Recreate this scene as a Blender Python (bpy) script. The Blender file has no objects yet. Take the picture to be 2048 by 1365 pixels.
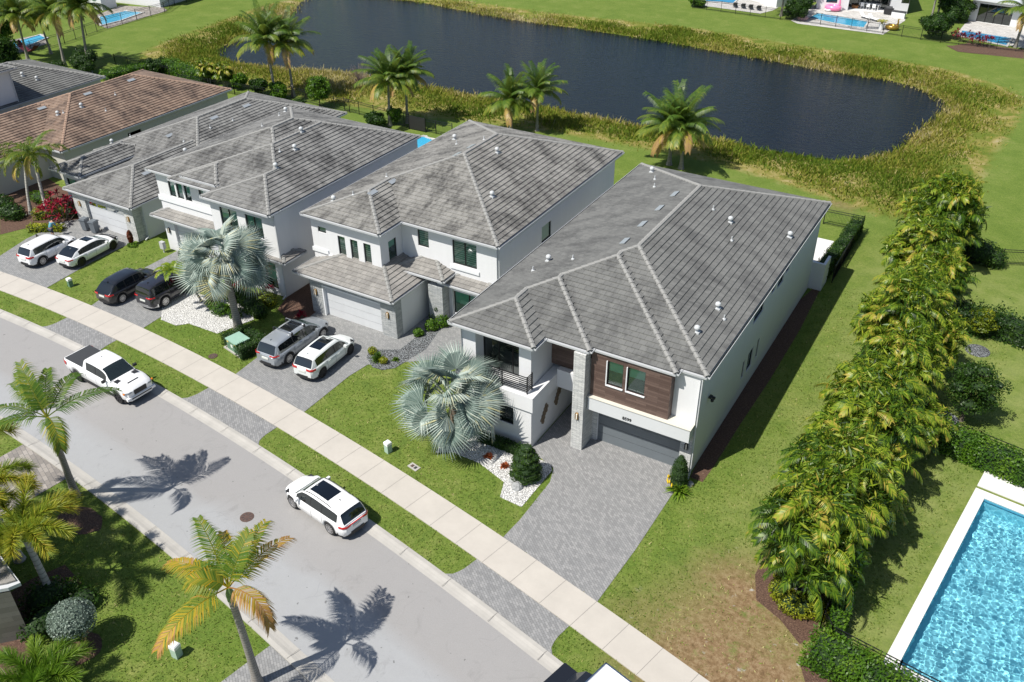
import bpy, math, random
import numpy as np
from mathutils import Vector, Matrix
random.seed(7); np.random.seed(7)
S = bpy.context.scene
R_ = math.radians
# ---------------------------------------------------------------- camera, sky, sun, exposure
FPX, PITCH, ROLL, YAW, CH = 1794.55, .579164, -.0061947, -.538127, 33.0
cy_, sy_, cp_, sp_ = math.cos(YAW), math.sin(YAW), math.cos(PITCH), math.sin(PITCH)
_fw = Vector((sy_, cy_, 0)); _rt = Vector((cy_, -sy_, 0)); _up = Vector((0, 0, 1))
CF = _fw*cp_ - _up*sp_; _U = _fw*sp_ + _up*cp_
CR = _rt*math.cos(ROLL) + _U*math.sin(ROLL); CU = -_rt*math.sin(ROLL) + _U*math.cos(ROLL)
cam = bpy.data.objects.new('camera', bpy.data.cameras.new('camera'))
S.collection.objects.link(cam)
cam.matrix_world = Matrix(((CR.x, CU.x, -CF.x, 0), (CR.y, CU.y, -CF.y, 0), (CR.z, CU.z, -CF.z, CH), (0, 0, 0, 1)))
cam.data.sensor_width = 36; cam.data.lens = FPX/2048*36; cam.data.clip_end = 5000; cam.data.clip_start = .5
S.camera = cam
SUNV = Vector((-.29, -.60, 1.0)).normalized()
w = bpy.data.worlds.new('World'); S.world = w; w.use_nodes = True
nt = w.node_tree; nt.nodes.clear()
sky = nt.nodes.new('ShaderNodeTexSky'); sky.sky_type = 'NISHITA'; sky.sun_disc = False
sky.sun_elevation = math.asin(SUNV.z); sky.sun_rotation = math.atan2(SUNV.x, SUNV.y)
bg = nt.nodes.new('ShaderNodeBackground'); bg.inputs[1].default_value = .085
wo = nt.nodes.new('ShaderNodeOutputWorld')
nt.links.new(sky.outputs[0], bg.inputs[0]); nt.links.new(bg.outputs[0], wo.inputs[0])
sun = bpy.data.objects.new('sun', bpy.data.lights.new('sun', 'SUN'))
S.collection.objects.link(sun)
sun.data.energy = 5.0; sun.data.angle = R_(.53); sun.data.color = (1, .95, .87)
sun.rotation_euler = SUNV.to_track_quat('Z', 'Y').to_euler()
S.view_settings.view_transform = 'Standard'; S.view_settings.look = 'None'
S.view_settings.exposure = .34; S.view_settings.gamma = 1; S.view_settings.use_curve_mapping = False
S.render.engine = 'CYCLES'
S.cycles.transparent_max_bounces = 12

def at(px, py, z=0.0):
    """point of the photograph (2048 wide) on the level z, in metres"""
    d = CF + CR*((px-1024)/FPX) - CU*((py-682.5)/FPX)
    k = (CH - z)/(-d.z)
    return Vector((d.x*k, d.y*k, z))
def at2(px, py, z=0.0):
    p = at(px, py, z); return (p.x, p.y)

# ---------------------------------------------------------------- objects
def tag(o, label=None, cat=None, group=None, kind=None):
    if label: o['label'] = label
    if cat: o['category'] = cat
    if group: o['group'] = group
    if kind: o['kind'] = kind
    return o
def thing(name, loc, label, cat, group=None, rz=0):
    o = bpy.data.objects.new(name, None); S.collection.objects.link(o)
    o.location = loc; o.rotation_euler = (0, 0, rz); o.empty_display_size = .3
    return tag(o, label, cat, group)
def dup(root, loc, rz=0, label=None, scale=None):
    r = root.copy(); S.collection.objects.link(r); r.location = loc; r.rotation_euler = (0, 0, rz)
    if scale: r.scale = (scale, scale, scale)
    if label: r['label'] = label
    for ch in list(root.children):
        c = ch.copy(); S.collection.objects.link(c); c.parent = r
        for g in list(ch.children):
            d = g.copy(); S.collection.objects.link(d); d.parent = c
    return r
def wpos(o):
    v = Vector((0, 0, 0))
    while o is not None: v += Vector(o.location); o = o.parent
    return v
class MB:
    def __init__(s): s.v = []; s.f = []; s.m = []; s.uv = []; s.t = []
    def poly(s, pts, mi=0, uv=None, t=0.0):
        n = len(s.v); s.v.extend([tuple(p) for p in pts]); s.f.append(tuple(range(n, n+len(pts))))
        s.m.append(mi); s.uv.append(uv or [(p[0], p[1]) for p in pts]); s.t.append(t)
    def box(s, x0, x1, y0, y1, z0, z1, mi=0, t=0.0):
        a = [(x0, y0), (x1, y0), (x1, y1), (x0, y1)]
        s.prism(a, z0, z1, mi, t)
    def prism(s, pts, z0, z1, mi=0, t=0.0, bottom=True, side_mi=None):
        n = len(pts)
        for i in range(n):
            p, q = pts[i], pts[(i+1) % n]
            L = math.hypot(q[0]-p[0], q[1]-p[1])
            s.poly([(p[0], p[1], z0), (q[0], q[1], z0), (q[0], q[1], z1), (p[0], p[1], z1)], mi if side_mi is None else side_mi,
                   [(0, z0), (L, z0), (L, z1), (0, z1)], t)
        s.poly([(p[0], p[1], z1) for p in pts], mi, None, t)
        if bottom: s.poly([(p[0], p[1], z0) for p in reversed(pts)], mi, None, t)
    def obox(s, c, ax, ay, az, mi=0, t=0.0):
        c = Vector(c); ax = Vector(ax); ay = Vector(ay); az = Vector(az)
        P = lambda i, j, k: c + ax*i + ay*j + az*k
        for fc in (((-1,-1,-1),(-1,1,-1),(1,1,-1),(1,-1,-1)), ((-1,-1,1),(1,-1,1),(1,1,1),(-1,1,1)),
                   ((-1,-1,-1),(1,-1,-1),(1,-1,1),(-1,-1,1)), ((1,-1,-1),(1,1,-1),(1,1,1),(1,-1,1)),
                   ((1,1,-1),(-1,1,-1),(-1,1,1),(1,1,1)), ((-1,1,-1),(-1,-1,-1),(-1,-1,1),(-1,1,1))):
            s.poly([P(*q) for q in fc], mi, [(0,0),(1,0),(1,1),(0,1)], t)
    def bar(s, p, q, w, h=None, mi=0, t=0.0):
        p = Vector(p); q = Vector(q); d = q-p; L = d.length
        if L < 1e-6: return
        d /= L; h = h or w
        sd = d.cross(Vector((0, 0, 1)))
        if sd.length < 1e-3: sd = Vector((1, 0, 0))
        sd.normalize(); u = sd.cross(d).normalized()
        s.obox((p+q)/2, d*(L/2), sd*(w/2), u*(h/2), mi, t)
    def tube(s, pts, rad, n=8, mi=0, cap=True, t=0.0):
        pts = [Vector(p) for p in pts]; rings = []
        for i, p in enumerate(pts):
            d = (pts[min(i+1, len(pts)-1)] - pts[max(i-1, 0)]).normalized()
            a = d.cross(Vector((0, 0, 1)))
            if a.length < 1e-2: a = d.cross(Vector((0, 1, 0)))
            a.normalize(); b = d.cross(a)
            r = rad[i] if isinstance(rad, (list, tuple)) else rad
            rings.append([p + a*(r*math.cos(2*math.pi*k/n)) + b*(r*math.sin(2*math.pi*k/n)) for k in range(n)])
        base = len(s.v)
        for r in rings: s.v.extend([tuple(p) for p in r])
        for i in range(len(rings)-1):
            for k in range(n):
                a0 = base+i*n+k; a1 = base+i*n+(k+1) % n
                s.f.append((a0, a1, a1+n, a0+n)); s.m.append(mi); s.t.append(t)
                s.uv.append([(k/n, i), ((k+1)/n, i), ((k+1)/n, i+1), (k/n, i+1)])
        if cap:
            s.poly(rings[-1], mi, None, t); s.poly(list(reversed(rings[0])), mi, None, t)
    def grid(s, rows, mi=0, closed=False, t=0.0, flip=False):
        base = len(s.v); n = len(rows[0])
        for r in rows: s.v.extend([tuple(p) for p in r])
        for i in range(len(rows)-1):
            for k in range(n if closed else n-1):
                a = base+i*n+k; b = base+i*n+(k+1) % n
                f = (a, b, b+n, a+n)
                s.f.append(f[::-1] if flip else f); s.m.append(mi(i, k) if callable(mi) else mi); s.t.append(t)
                s.uv.append([(0,0),(1,0),(1,1),(0,1)])
    def lathe(s, prof, c=(0,0,0), n=12, mi=0, t=0.0):
        s.grid([[(c[0]+r*math.cos(2*math.pi*k/n), c[1]+r*math.sin(2*math.pi*k/n), c[2]+z) for k in range(n)] for r, z in prof], mi, True, t)
    def build(s, name, mats, parent=None, smooth=False, world=False, merge=False):
        if not s.f: return None
        me = bpy.data.meshes.new(name)
        off = wpos(parent) if (parent is not None and world) else Vector((0, 0, 0))
        V = [(p[0]-off.x, p[1]-off.y, p[2]-off.z) for p in s.v]
        me.from_pydata(V, [], s.f)
        mats = mats if isinstance(mats, (list, tuple)) else [mats]
        for m in mats: me.materials.append(m)
        me.polygons.foreach_set('material_index', s.m)
        uvl = me.uv_layers.new(name='UVMap')
        flat = []
        for u in s.uv:
            for q in u: flat.extend((q[0], q[1]))
        uvl.data.foreach_set('uv', flat)
        if any(s.t):
            a = me.attributes.new('tint', 'FLOAT', 'FACE'); a.data.foreach_set('value', s.t)
        if smooth: me.polygons.foreach_set('use_smooth', [True]*len(s.f))
        me.update()
        o = bpy.data.objects.new(name, me); S.collection.objects.link(o)
        if parent is not None: o.parent = parent
        return o
def qmesh(name, V, tint, mat, parent=None, idx=None, smooth=False):
    """many quads at once: V is (n,4,3)"""
    n, k = V.shape[0], V.shape[1]; me = bpy.data.meshes.new(name)
    me.vertices.add(n*k); me.vertices.foreach_set('co', V.reshape(-1).astype(np.float32))
    me.loops.add(n*k); me.loops.foreach_set('vertex_index', np.arange(n*k, dtype=np.int32))
    me.polygons.add(n); me.polygons.foreach_set('loop_start', np.arange(0, n*k, k, dtype=np.int32))
    try: me.polygons.foreach_set('loop_total', np.full(n, k, dtype=np.int32))
    except Exception: pass
    mats = mat if isinstance(mat, (list, tuple)) else [mat]
    for m in mats: me.materials.append(m)
    if idx is not None: me.polygons.foreach_set('material_index', idx.astype(np.int32))
    a = me.attributes.new('tint', 'FLOAT', 'FACE'); a.data.foreach_set('value', tint.astype(np.float32))
    me.update(calc_edges=True)
    o = bpy.data.objects.new(name, me); S.collection.objects.link(o)
    if parent is not None: o.parent = parent
    return o

# ---------------------------------------------------------------- materials
class NT:
    def __init__(s, name):
        s.m = bpy.data.materials.new(name); s.m.use_nodes = True; s.t = s.m.node_tree
        s.b = s.t.nodes['Principled BSDF']; s.out = s.t.nodes['Material Output']
    def n(s, typ, **kw):
        nd = s.t.nodes.new('ShaderNode'+typ)
        for k, v in kw.items():
            if k.startswith('i_'):
                key = k[2:]; key = int(key) if key.isdigit() else key.replace('_', ' ')
                nd.inputs[key].default_value = v
            else: setattr(nd, k, v)
        return nd
    def l(s, a, b): s.t.links.new(a, b)
    def noise(s, vec, scale, detail=3, rough=.55, dist=0.0):
        nd = s.n('TexNoise'); nd.inputs['Scale'].default_value = scale; nd.inputs['Detail'].default_value = detail
        nd.inputs['Roughness'].default_value = rough; nd.inputs['Distortion'].default_value = dist
        if vec is not None: s.l(vec, nd.inputs['Vector'])
        return nd.outputs['Fac']
    def ramp(s, fac, stops, interp='LINEAR'):
        nd = s.n('ValToRGB'); cr = nd.color_ramp; cr.interpolation = interp
        while len(cr.elements) > 1: cr.elements.remove(cr.elements[-1])
        cr.elements[0].position = stops[0][0]; cr.elements[0].color = c4(stops[0][1])
        for p, c in stops[1:]:
            e = cr.elements.new(p); e.color = c4(c)
        s.l(fac, nd.inputs[0]); return nd.outputs[0]
    def mix(s, fac, a, b, typ='MIX'):
        nd = s.n('MixRGB', blend_type=typ)
        for i, x in enumerate((fac, a, b)):
            if hasattr(x, 'is_output'): s.l(x, nd.inputs[i])
            elif i == 0: nd.inputs[0].default_value = x
            else: nd.inputs[i].default_value = c4(x)
        return nd.outputs[0]
    def math(s, op, a, b=None, clamp=False):
        nd = s.n('Math', operation=op, use_clamp=clamp)
        for i, x in enumerate((a, b)):
            if x is None: continue
            if hasattr(x, 'is_output'): s.l(x, nd.inputs[i])
            else: nd.inputs[i].default_value = x
        return nd.outputs[0]
    def bump(s, h, st=.3, dist=.02):
        nd = s.n('Bump'); nd.inputs['Strength'].default_value = st; nd.inputs['Distance'].default_value = dist
        s.l(h, nd.inputs['Height']); s.l(nd.outputs[0], s.b.inputs['Normal']); return nd
    def obj(s): return s.n('TexCoord').outputs['Object']
    def pos(s): return s.n('NewGeometry').outputs['Position']
    def uvc(s): return s.n('TexCoord').outputs['UV']
    def attr(s, a): return s.n('Attribute', attribute_name=a).outputs['Fac']
    def set(s, col=None, rough=None, metal=None, spec=None, coat=None):
        if col is not None:
            if hasattr(col, 'is_output'): s.l(col, s.b.inputs['Base Color'])
            else: s.b.inputs['Base Color'].default_value = c4(col)
        if rough is not None:
            if hasattr(rough, 'is_output'): s.l(rough, s.b.inputs['Roughness'])
            else: s.b.inputs['Roughness'].default_value = rough
        if metal is not None: s.b.inputs['Metallic'].default_value = metal
        if spec is not None: s.b.inputs['Specular IOR Level'].default_value = spec
        if coat is not None: s.b.inputs['Coat Weight'].default_value = coat; s.b.inputs['Coat Roughness'].default_value = .085
        return s.m
def c4(c): return (c[0], c[1], c[2], 1)
def scl(c, k): return (c[0]*k, c[1]*k, c[2]*k)
def plain(name, col, rough=.6, metal=0, var=.12, scale=3.0, bump=0, spec=None, coat=None):
    t = NT(name); p = t.pos(); f = t.noise(p, scale, 4)
    col2 = t.mix(f, scl(col, 1-var), scl(col, 1+var))
    if bump: t.bump(t.noise(p, scale*12, 3), bump, .01)
    return t.set(col2, rough, metal, spec, coat)

M = {}
def stucco_mat(name, col):
    t = NT(name); p = t.pos(); sx = t.n('SeparateXYZ'); t.l(p, sx.inputs[0])
    cb = t.n('CombineXYZ'); t.l(t.math('ADD', sx.outputs[0], sx.outputs[1]), cb.inputs[0]); t.l(t.math('MULTIPLY', sx.outputs[2], .12), cb.inputs[1])
    n = t.noise(cb.outputs[0], 2.2, 5, .7); c = t.mix(t.math('MULTIPLY', n, .5), scl(col, 1.04), scl(col, .80))
    m = t.n('MapRange'); m.inputs[1].default_value = .55; m.inputs[2].default_value = .05; t.l(t.math('ADD', sx.outputs[2], t.math('MULTIPLY', t.noise(p, 1.5, 4), .5)), m.inputs[0])
    c = t.mix(t.math('MULTIPLY', m.outputs[0], .4), c, (.36, .33, .28)); t.bump(t.noise(p, 40, 2), .15, .01)
    return t.set(c, .85)
M['stucco'] = stucco_mat('white_stucco', (.66, .67, .685)) if True else plain('white_stucco', (.74, .735, .725), .85, var=.05, scale=.7, bump=.15)
M['stucco_cool'] = plain('grey_white_stucco', (.56, .58, .59), .85, var=.05, scale=.7, bump=.15)
M['stucco_tan'] = plain('greige_stucco', (.50, .49, .45), .85, var=.06, scale=.7, bump=.15)
M['trim'] = plain('painted_trim', (.72, .74, .76), .5, var=.03)
M['gutter'] = plain('grey_gutter', (.50, .52, .54), .4, var=.05)
M['dark_gutter'] = plain('gutter_inside', (.03, .03, .035), .6)
M['garage_grey'] = None
M['black_metal'] = plain('black_metal', (.012, .013, .015), .4, spec=.4)
M['bronze'] = plain('bronze_window_frame', (.012, .012, .013), .35)
M['brass'] = plain('brass_lamp', (.45, .28, .10), .3, .8)
M['lamp_glass'] = plain('frosted_lamp_glass', (.75, .70, .6), .3)
M['white_plastic'] = plain('white_plastic', (.78, .79, .80), .45, var=.04)
M['pvc'] = plain('pvc_grey', (.45, .46, .47), .5)
M['mulch'] = None
M['tyre'] = plain('tyre_rubber', (.015, .015, .016), .8)
M['rim'] = plain('alloy_rim', (.55, .55, .56), .3, .9)
M['dark_rim'] = plain('dark_alloy_rim', (.04, .04, .045), .35, .8)
M['chrome'] = plain('chrome', (.7, .7, .72), .12, 1.0, var=.02)
M['black_plastic'] = plain('black_plastic', (.018, .018, .02), .55)
M['red_lamp'] = plain('red_tail_lamp', (.45, .008, .01), .15, coat=.6)
M['amber'] = plain('amber_lamp', (.7, .2, .01), .2)
M['clear_lamp'] = plain('clear_headlamp', (.30, .33, .36), .08, .3, coat=.8)
M['number_plate'] = plain('number_plate', (.62, .64, .60), .5)
M['house_number'] = plain('house_number', (.02, .02, .02), .5)
M['green_box'] = plain('green_cabinet', (.12, .22, .15), .5, var=.1)
M['green_box_top'] = plain('faded_green_lid', (.26, .42, .34), .5, var=.1)
M['pale_green'] = plain('pale_green_pedestal', (.36, .48, .40), .55)
M['sticker'] = plain('warning_sticker', (.75, .55, .15), .5)
M['bin_grey'] = plain('grey_bin_plastic', (.13, .15, .17), .5)
M['bin_blue'] = plain('blue_bin_plastic', (.03, .06, .30), .5)
M['rust'] = plain('rusty_iron', (.09, .055, .045), .8, var=.4, scale=8)
M['pink'] = plain('pink_vinyl', (.85, .22, .42), .3, coat=.3)
M['gold'] = plain('gold_vinyl', (.42, .27, .05), .25, .6)
M['blue_cloth'] = plain('blue_shirt', (.10, .28, .36), .9)
M['skin'] = plain('skin', (.42, .23, .15), .6)
M['hair'] = plain('dark_hair', (.02, .013, .01), .7)
M['denim'] = plain('dark_shorts', (.03, .04, .06), .9)
M['wood_orange'] = plain('orange_wood', (.35, .14, .04), .5)
M['cushion'] = plain('grey_cushion', (.22, .23, .24), .9)
M['charcoal'] = plain('charcoal', (.035, .038, .042), .7)
M['hammock'] = plain('maroon_fabric', (.10, .015, .03), .9)
M['rock'] = plain('grey_boulder', (.30, .31, .31), .9, var=.4, scale=6, bump=.6)
M['van_roof'] = plain('white_van_roof', (.62, .64, .66), .35, var=.08, scale=1.5, coat=.3)

def glass(name, tint, rough=.03, op=.55):
    t = NT(name)
    g = t.n('BsdfGlossy'); g.inputs['Roughness'].default_value = rough; g.inputs['Color'].default_value = (.9, .95, .95, 1)
    tr = t.n('BsdfTransparent'); tr.inputs[0].default_value = c4(tint)
    df = t.n('BsdfDiffuse'); df.inputs[0].default_value = c4(scl(tint, .18))
    m0 = t.n('MixShader'); m0.inputs[0].default_value = op; t.l(tr.outputs[0], m0.inputs[2]); t.l(df.outputs[0], m0.inputs[1])
    fr = t.n('Fresnel'); fr.inputs[0].default_value = 1.55
    fb = t.math('ADD', t.math('MULTIPLY', fr.outputs[0], 1.1), .05, True)
    m1 = t.n('MixShader'); t.l(fb, m1.inputs[0]); t.l(m0.outputs[0], m1.inputs[1]); t.l(g.outputs[0], m1.inputs[2])
    t.l(m1.outputs[0], t.out.inputs[0]); return t.m
M['glass'] = glass('green_window_glass', (.50, .86, .72), op=.75)
M['dark_glass'] = glass('dark_window_glass', (.07, .11, .10), op=.45)
M['car_glass'] = glass('car_glass', (.06, .075, .08), op=.4)
M['car_glass_clear'] = glass('windscreen_glass', (.16, .22, .20), op=.5)
M['car_glass_teal'] = glass('teal_reflecting_windscreen', (.25, .5, .45), op=.5)

def stripes():
    t = NT('zebra_blind'); p = t.pos(); sx = t.n('SeparateXYZ'); t.l(p, sx.inputs[0])
    f = t.math('FRACT', t.math('MULTIPLY', sx.outputs[2], 6.2))
    g = t.math('GREATER_THAN', f, .42)
    return t.set(t.mix(g, (.10, .17, .15), (.55, .62, .56)), .8)
M['blind'] = stripes()
M['curtain'] = plain('pale_roller_blind', (.55, .72, .66), .8, var=.06)
M['room'] = plain('painted_room_shade', (.010, .014, .013), .8)  # near-black colour paints the shade of an unlit room

def paint(name, col, metal=0.0):
    t = NT(name); t.set(col, .28, metal, coat=1.0); return t.m
M['paint_white'] = paint('white_car_paint', (.78, .79, .80))
M['paint_pearl'] = paint('pearl_white_car_paint', (.70, .73, .72))
M['paint_silver'] = paint('silver_car_paint', (.34, .37, .40), .35)
M['paint_black'] = paint('black_car_paint', (.010, .011, .014))
M['paint_midnight'] = paint('midnight_car_paint', (.022, .022, .030), .2)

def roof_mat(name, a, b, stain, amount, seed):
    t = NT(name); uv = t.uvc(); sp = t.n('SeparateXYZ'); t.l(uv, sp.inputs[0])
    row = t.math('FLOOR', t.math('DIVIDE', sp.outputs[1], .36))
    off = t.math('MULTIPLY', t.math('MODULO', row, 2.0), .5)
    uu = t.math('ADD', t.math('DIVIDE', sp.outputs[0], .42), off)
    col = t.math('FLOOR', uu); fr = t.math('FRACT', uu)
    cb = t.n('CombineXYZ'); t.l(col, cb.inputs[0]); t.l(row, cb.inputs[1]); cb.inputs[2].default_value = seed
    wn = t.n('TexWhiteNoise'); t.l(cb.outputs[0], wn.inputs['Vector'])
    base = t.mix(wn.outputs['Value'], a, b)
    # weathering runs down the slope in streaks
    cb2 = t.n('CombineXYZ'); t.l(t.math('MULTIPLY', sp.outputs[0], 1.0), cb2.inputs[0]); t.l(t.math('MULTIPLY', sp.outputs[1], .55), cb2.inputs[1]); cb2.inputs[2].default_value = seed*7
    st = t.noise(cb2.outputs[0], .75, 7, .72, .15)
    st2 = t.noise(cb2.outputs[0], 4.5, 5, .75)
    f = t.math('MULTIPLY', t.math('ADD', t.math('MULTIPLY', st, .75), t.math('MULTIPLY', st2, .35)), 1.0)
    fac = t.n('MapRange'); fac.inputs[1].default_value = .50; fac.inputs[2].default_value = .66; fac.inputs[4].default_value = amount
    t.l(f, fac.inputs[0])
    c1 = t.mix(fac.outputs[0], base, stain)
    gap = t.math('LESS_THAN', fr, .05)
    c2 = t.mix(t.math('MULTIPLY', gap, .55), c1, (.03, .03, .03))
    t.bump(t.noise(t.pos(), 30, 3), .35, .01)
    return t.set(c2, .85)
M['roof_main'] = roof_mat('grey_flat_roof_tile', (.130, .132, .127), (.158, .160, .153), (.070, .071, .070), .85, 1)
M['roof_stained'] = roof_mat('weathered_grey_roof_tile', (.200, .196, .182), (.245, .24, .224), (.050, .049, .047), .92, 2)
M['roof_stained_dark'] = roof_mat('mottled_grey_roof_tile', (.170, .170, .165), (.215, .215, .206), (.045, .045, .045), .9, 5)
M['roof_brown'] = roof_mat('brown_flat_roof_tile', (.185, .125, .092), (.245, .175, .13), (.05, .035, .029), .9, 3)
M['roof_low'] = roof_mat('tan_grey_roof_tile', (.21, .202, .19), (.28, .27, .252), (.13, .125, .12), .5, 4)
M['cap'] = plain('grey_ridge_tile', (.25, .25, .24), .85, var=.2, scale=4, bump=.4)
M['cap_brown'] = plain('brown_ridge_tile', (.30, .205, .15), .85, var=.2, scale=4, bump=.4)

def stone_mat(name, a, b, d):
    t = NT(name); p = t.pos(); sx = t.n('SeparateXYZ'); t.l(p, sx.inputs[0])
    cb = t.n('CombineXYZ'); t.l(t.math('ADD', sx.outputs[0], sx.outputs[1]), cb.inputs[0]); t.l(sx.outputs[2], cb.inputs[1])
    br = t.n('TexBrick'); t.l(cb.outputs[0], br.inputs['Vector']); br.inputs['Scale'].default_value = 1
    br.inputs['Brick Width'].default_value = .42; br.inputs['Row Height'].default_value = .075; br.inputs['Mortar Size'].default_value = .006
    br.inputs['Color1'].default_value = c4(a); br.inputs['Color2'].default_value = c4(b); br.inputs['Mortar'].default_value = c4(d); br.inputs['Bias'].default_value = 0
    n = t.noise(cb.outputs[0], 5, 4); c = t.mix(n, br.outputs[0], t.mix(.5, br.outputs[0], (.62, .62, .60)), 'MIX')
    hh = t.math('ADD', t.math('MULTIPLY', br.outputs['Fac'], -1.0), t.noise(cb.outputs[0], 9, 3))
    t.bump(hh, .9, .03)
    return t.set(c, .85)
M['stone'] = stone_mat('light_ledger_stone', (.40, .42, .42), (.66, .67, .65), (.12, .13, .13))
M['stone_dark'] = stone_mat('grey_ledger_stone', (.22, .25, .27), (.44, .46, .47), (.07, .08, .08))
def wood_mat(name, a, b, d, w=1.2, h=.14):
    t = NT(name); p = t.pos(); sx = t.n('SeparateXYZ'); t.l(p, sx.inputs[0])
    cb = t.n('CombineXYZ'); t.l(t.math('ADD', sx.outputs[0], sx.outputs[1]), cb.inputs[0]); t.l(sx.outputs[2], cb.inputs[1])
    br = t.n('TexBrick'); t.l(cb.outputs[0], br.inputs['Vector']); br.inputs['Scale'].default_value = 1
    br.inputs['Brick Width'].default_value = w; br.inputs['Row Height'].default_value = h; br.inputs['Mortar Size'].default_value = .004
    br.inputs['Color1'].default_value = c4(a); br.inputs['Color2'].default_value = c4(b); br.inputs['Mortar'].default_value = c4(d); br.inputs['Bias'].default_value = 0
    c = t.mix(t.math('MULTIPLY', t.noise(cb.outputs[0], 3, 5, .7, 2), .6), br.outputs[0], scl(a, .6))
    return t.set(c, .6)
M['wood'] = wood_mat('dark_plank_tile', (.085, .052, .042), (.17, .115, .095), (.02, .015, .012))
M['wood_grey'] = wood_mat('grey_plank_cladding', (.12, .115, .105), (.2, .19, .175), (.04, .04, .04), 2.0, .3)
def door_mat(name, col, panel):
    t = NT(name); p = t.pos(); sx = t.n('SeparateXYZ'); t.l(p, sx.inputs[0])
    f = t.math('FRACT', t.math('MULTIPLY', sx.outputs[2], 1/panel))
    g = t.math('LESS_THAN', f, .03)
    n = t.noise(p, 1.3, 4)
    c = t.mix(g, t.mix(n, scl(col, .9), scl(col, 1.08)), scl(col, .55))
    return t.set(c, .45)
M['garage_grey'] = door_mat('light_grey_garage_door', (.56, .58, .60), .61)
M['garage_black'] = door_mat('charcoal_garage_door', (.13, .15, .165), .61)

def brick_floor(name, cols, wdt, hgt, mortar, rot, mcol=(.10,.10,.10), noise_amt=.35, offset=.5):
    t = NT(name); mp = t.n('Mapping'); mp.inputs['Rotation'].default_value = (0, 0, rot); t.l(t.pos(), mp.inputs[0])
    br = t.n('TexBrick'); t.l(mp.outputs[0], br.inputs['Vector']); br.inputs['Scale'].default_value = 1; br.offset = offset
    br.inputs['Brick Width'].default_value = wdt; br.inputs['Row Height'].default_value = hgt; br.inputs['Mortar Size'].default_value = mortar
    br.inputs['Color1'].default_value = (0,0,0,1); br.inputs['Color2'].default_value = (1,1,1,1); br.inputs['Mortar'].default_value = (.5,.5,.5,1)
    c = t.ramp(br.outputs[0], [(i/(len(cols)-1), x) for i, x in enumerate(cols)])
    c = t.mix(br.outputs['Fac'], c, mcol)
    n = t.noise(t.pos(), .45, 5, .6)
    c = t.mix(t.math('MULTIPLY', n, noise_amt), c, scl(cols[0], .75))
    t.bump(t.math('MULTIPLY', br.outputs['Fac'], -1.0), .4, .01)
    return t.set(c, .85)
M['paver'] = brick_floor('grey_brick_pavers', [(.20,.203,.205), (.245,.248,.25), (.30,.30,.298)], .235, .118, .006, R_(38))
M['paver2'] = brick_floor('cool_grey_brick_pavers', [(.20,.205,.208), (.24,.245,.245), (.28,.282,.28)], .25, .12, .006, R_(14))
M['paver_tan'] = brick_floor('tan_flagstone_pavers', [(.19,.175,.16), (.26,.235,.21), (.36,.33,.30)], .46, .23, .01, R_(20))
M['patio'] = brick_floor('pale_patio_pavers', [(.42,.41,.39), (.50,.49,.47), (.58,.57,.55)], .6, .3, .01, R_(5))

def asphalt():
    t = NT('worn_asphalt'); p = t.pos()
    big = t.noise(p, .12, 4, .6); fine = t.noise(p, 22, 3, .8); med = t.noise(p, 2.0, 5, .65)
    sx = t.n('SeparateXYZ'); t.l(p, sx.inputs[0])
    # a newer, slightly warmer lane along the north side of the street, cooler worn chip seal to the south
    lane = t.attr('lane')
    a = t.mix(lane, (.285, .295, .305), (.235, .225, .218))
    c = t.mix(t.math('MULTIPLY', med, .35), a, scl((.25, .25, .25), .62))
    c = t.mix(t.math('MULTIPLY', fine, .5), c, (.42, .425, .43), 'MIX')
    spots = t.math('GREATER_THAN', t.noise(p, 3.1, 2, .4), .745)
    c = t.mix(t.math('MULTIPLY', spots, .6), c, (.07, .07, .07))
    st = t.noise(p, .55, 6, .75, 1.2)
    mrs = t.n('MapRange'); mrs.inputs[1].default_value = .56; mrs.inputs[2].default_value = .70; t.l(st, mrs.inputs[0])
    c = t.mix(t.math('MULTIPLY', mrs.outputs[0], .36), c, (.16, .158, .155))
    vo = t.n('TexVoronoi', feature='DISTANCE_TO_EDGE'); vo.inputs['Scale'].default_value = .16; dm = t.n('VectorMath', operation='ADD'); nn_ = t.n('TexNoise'); nn_.inputs['Scale'].default_value = .8; t.l(p, nn_.inputs['Vector']); t.l(p, dm.inputs[0]); t.l(nn_.outputs['Color'], dm.inputs[1]); t.l(dm.outputs[0], vo.inputs['Vector'])
    ck = t.math('MULTIPLY', t.math('LESS_THAN', vo.outputs['Distance'], .0030), t.math('GREATER_THAN', t.noise(p, .22, 2), .50))
    c = t.mix(t.math('MULTIPLY', ck, .10), c, (.12, .12, .12))
    t.bump(fine, .35, .01)
    return t.set(c, .9)
M['asphalt'] = asphalt()
def concrete(name, col, k=.12):
    t = NT(name); p = t.pos(); n = t.noise(p, .8, 6, .65); f = t.noise(p, 18, 3, .7)
    c = t.mix(t.math('MULTIPLY', n, .9), scl(col, 1+k), scl(col, 1-2*k))
    c = t.mix(t.math('MULTIPLY', f, .25), c, scl(col, .75)); t.bump(f, .2, .006)
    return t.set(c, .85)
M['sidewalk'] = concrete('sidewalk_concrete', (.47, .44, .395))
M['kerb'] = concrete('kerb_concrete', (.42, .405, .375), .22)
M['joint'] = plain('dark_joint_gap', (.19, .18, .17), .95)  # dark colour of the joints between concrete slabs
M['coping'] = concrete('white_coping_stone', (.66, .66, .65), .03)
M['cap_stone'] = concrete('cream_ledge', (.60, .58, .50), .05)

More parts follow.
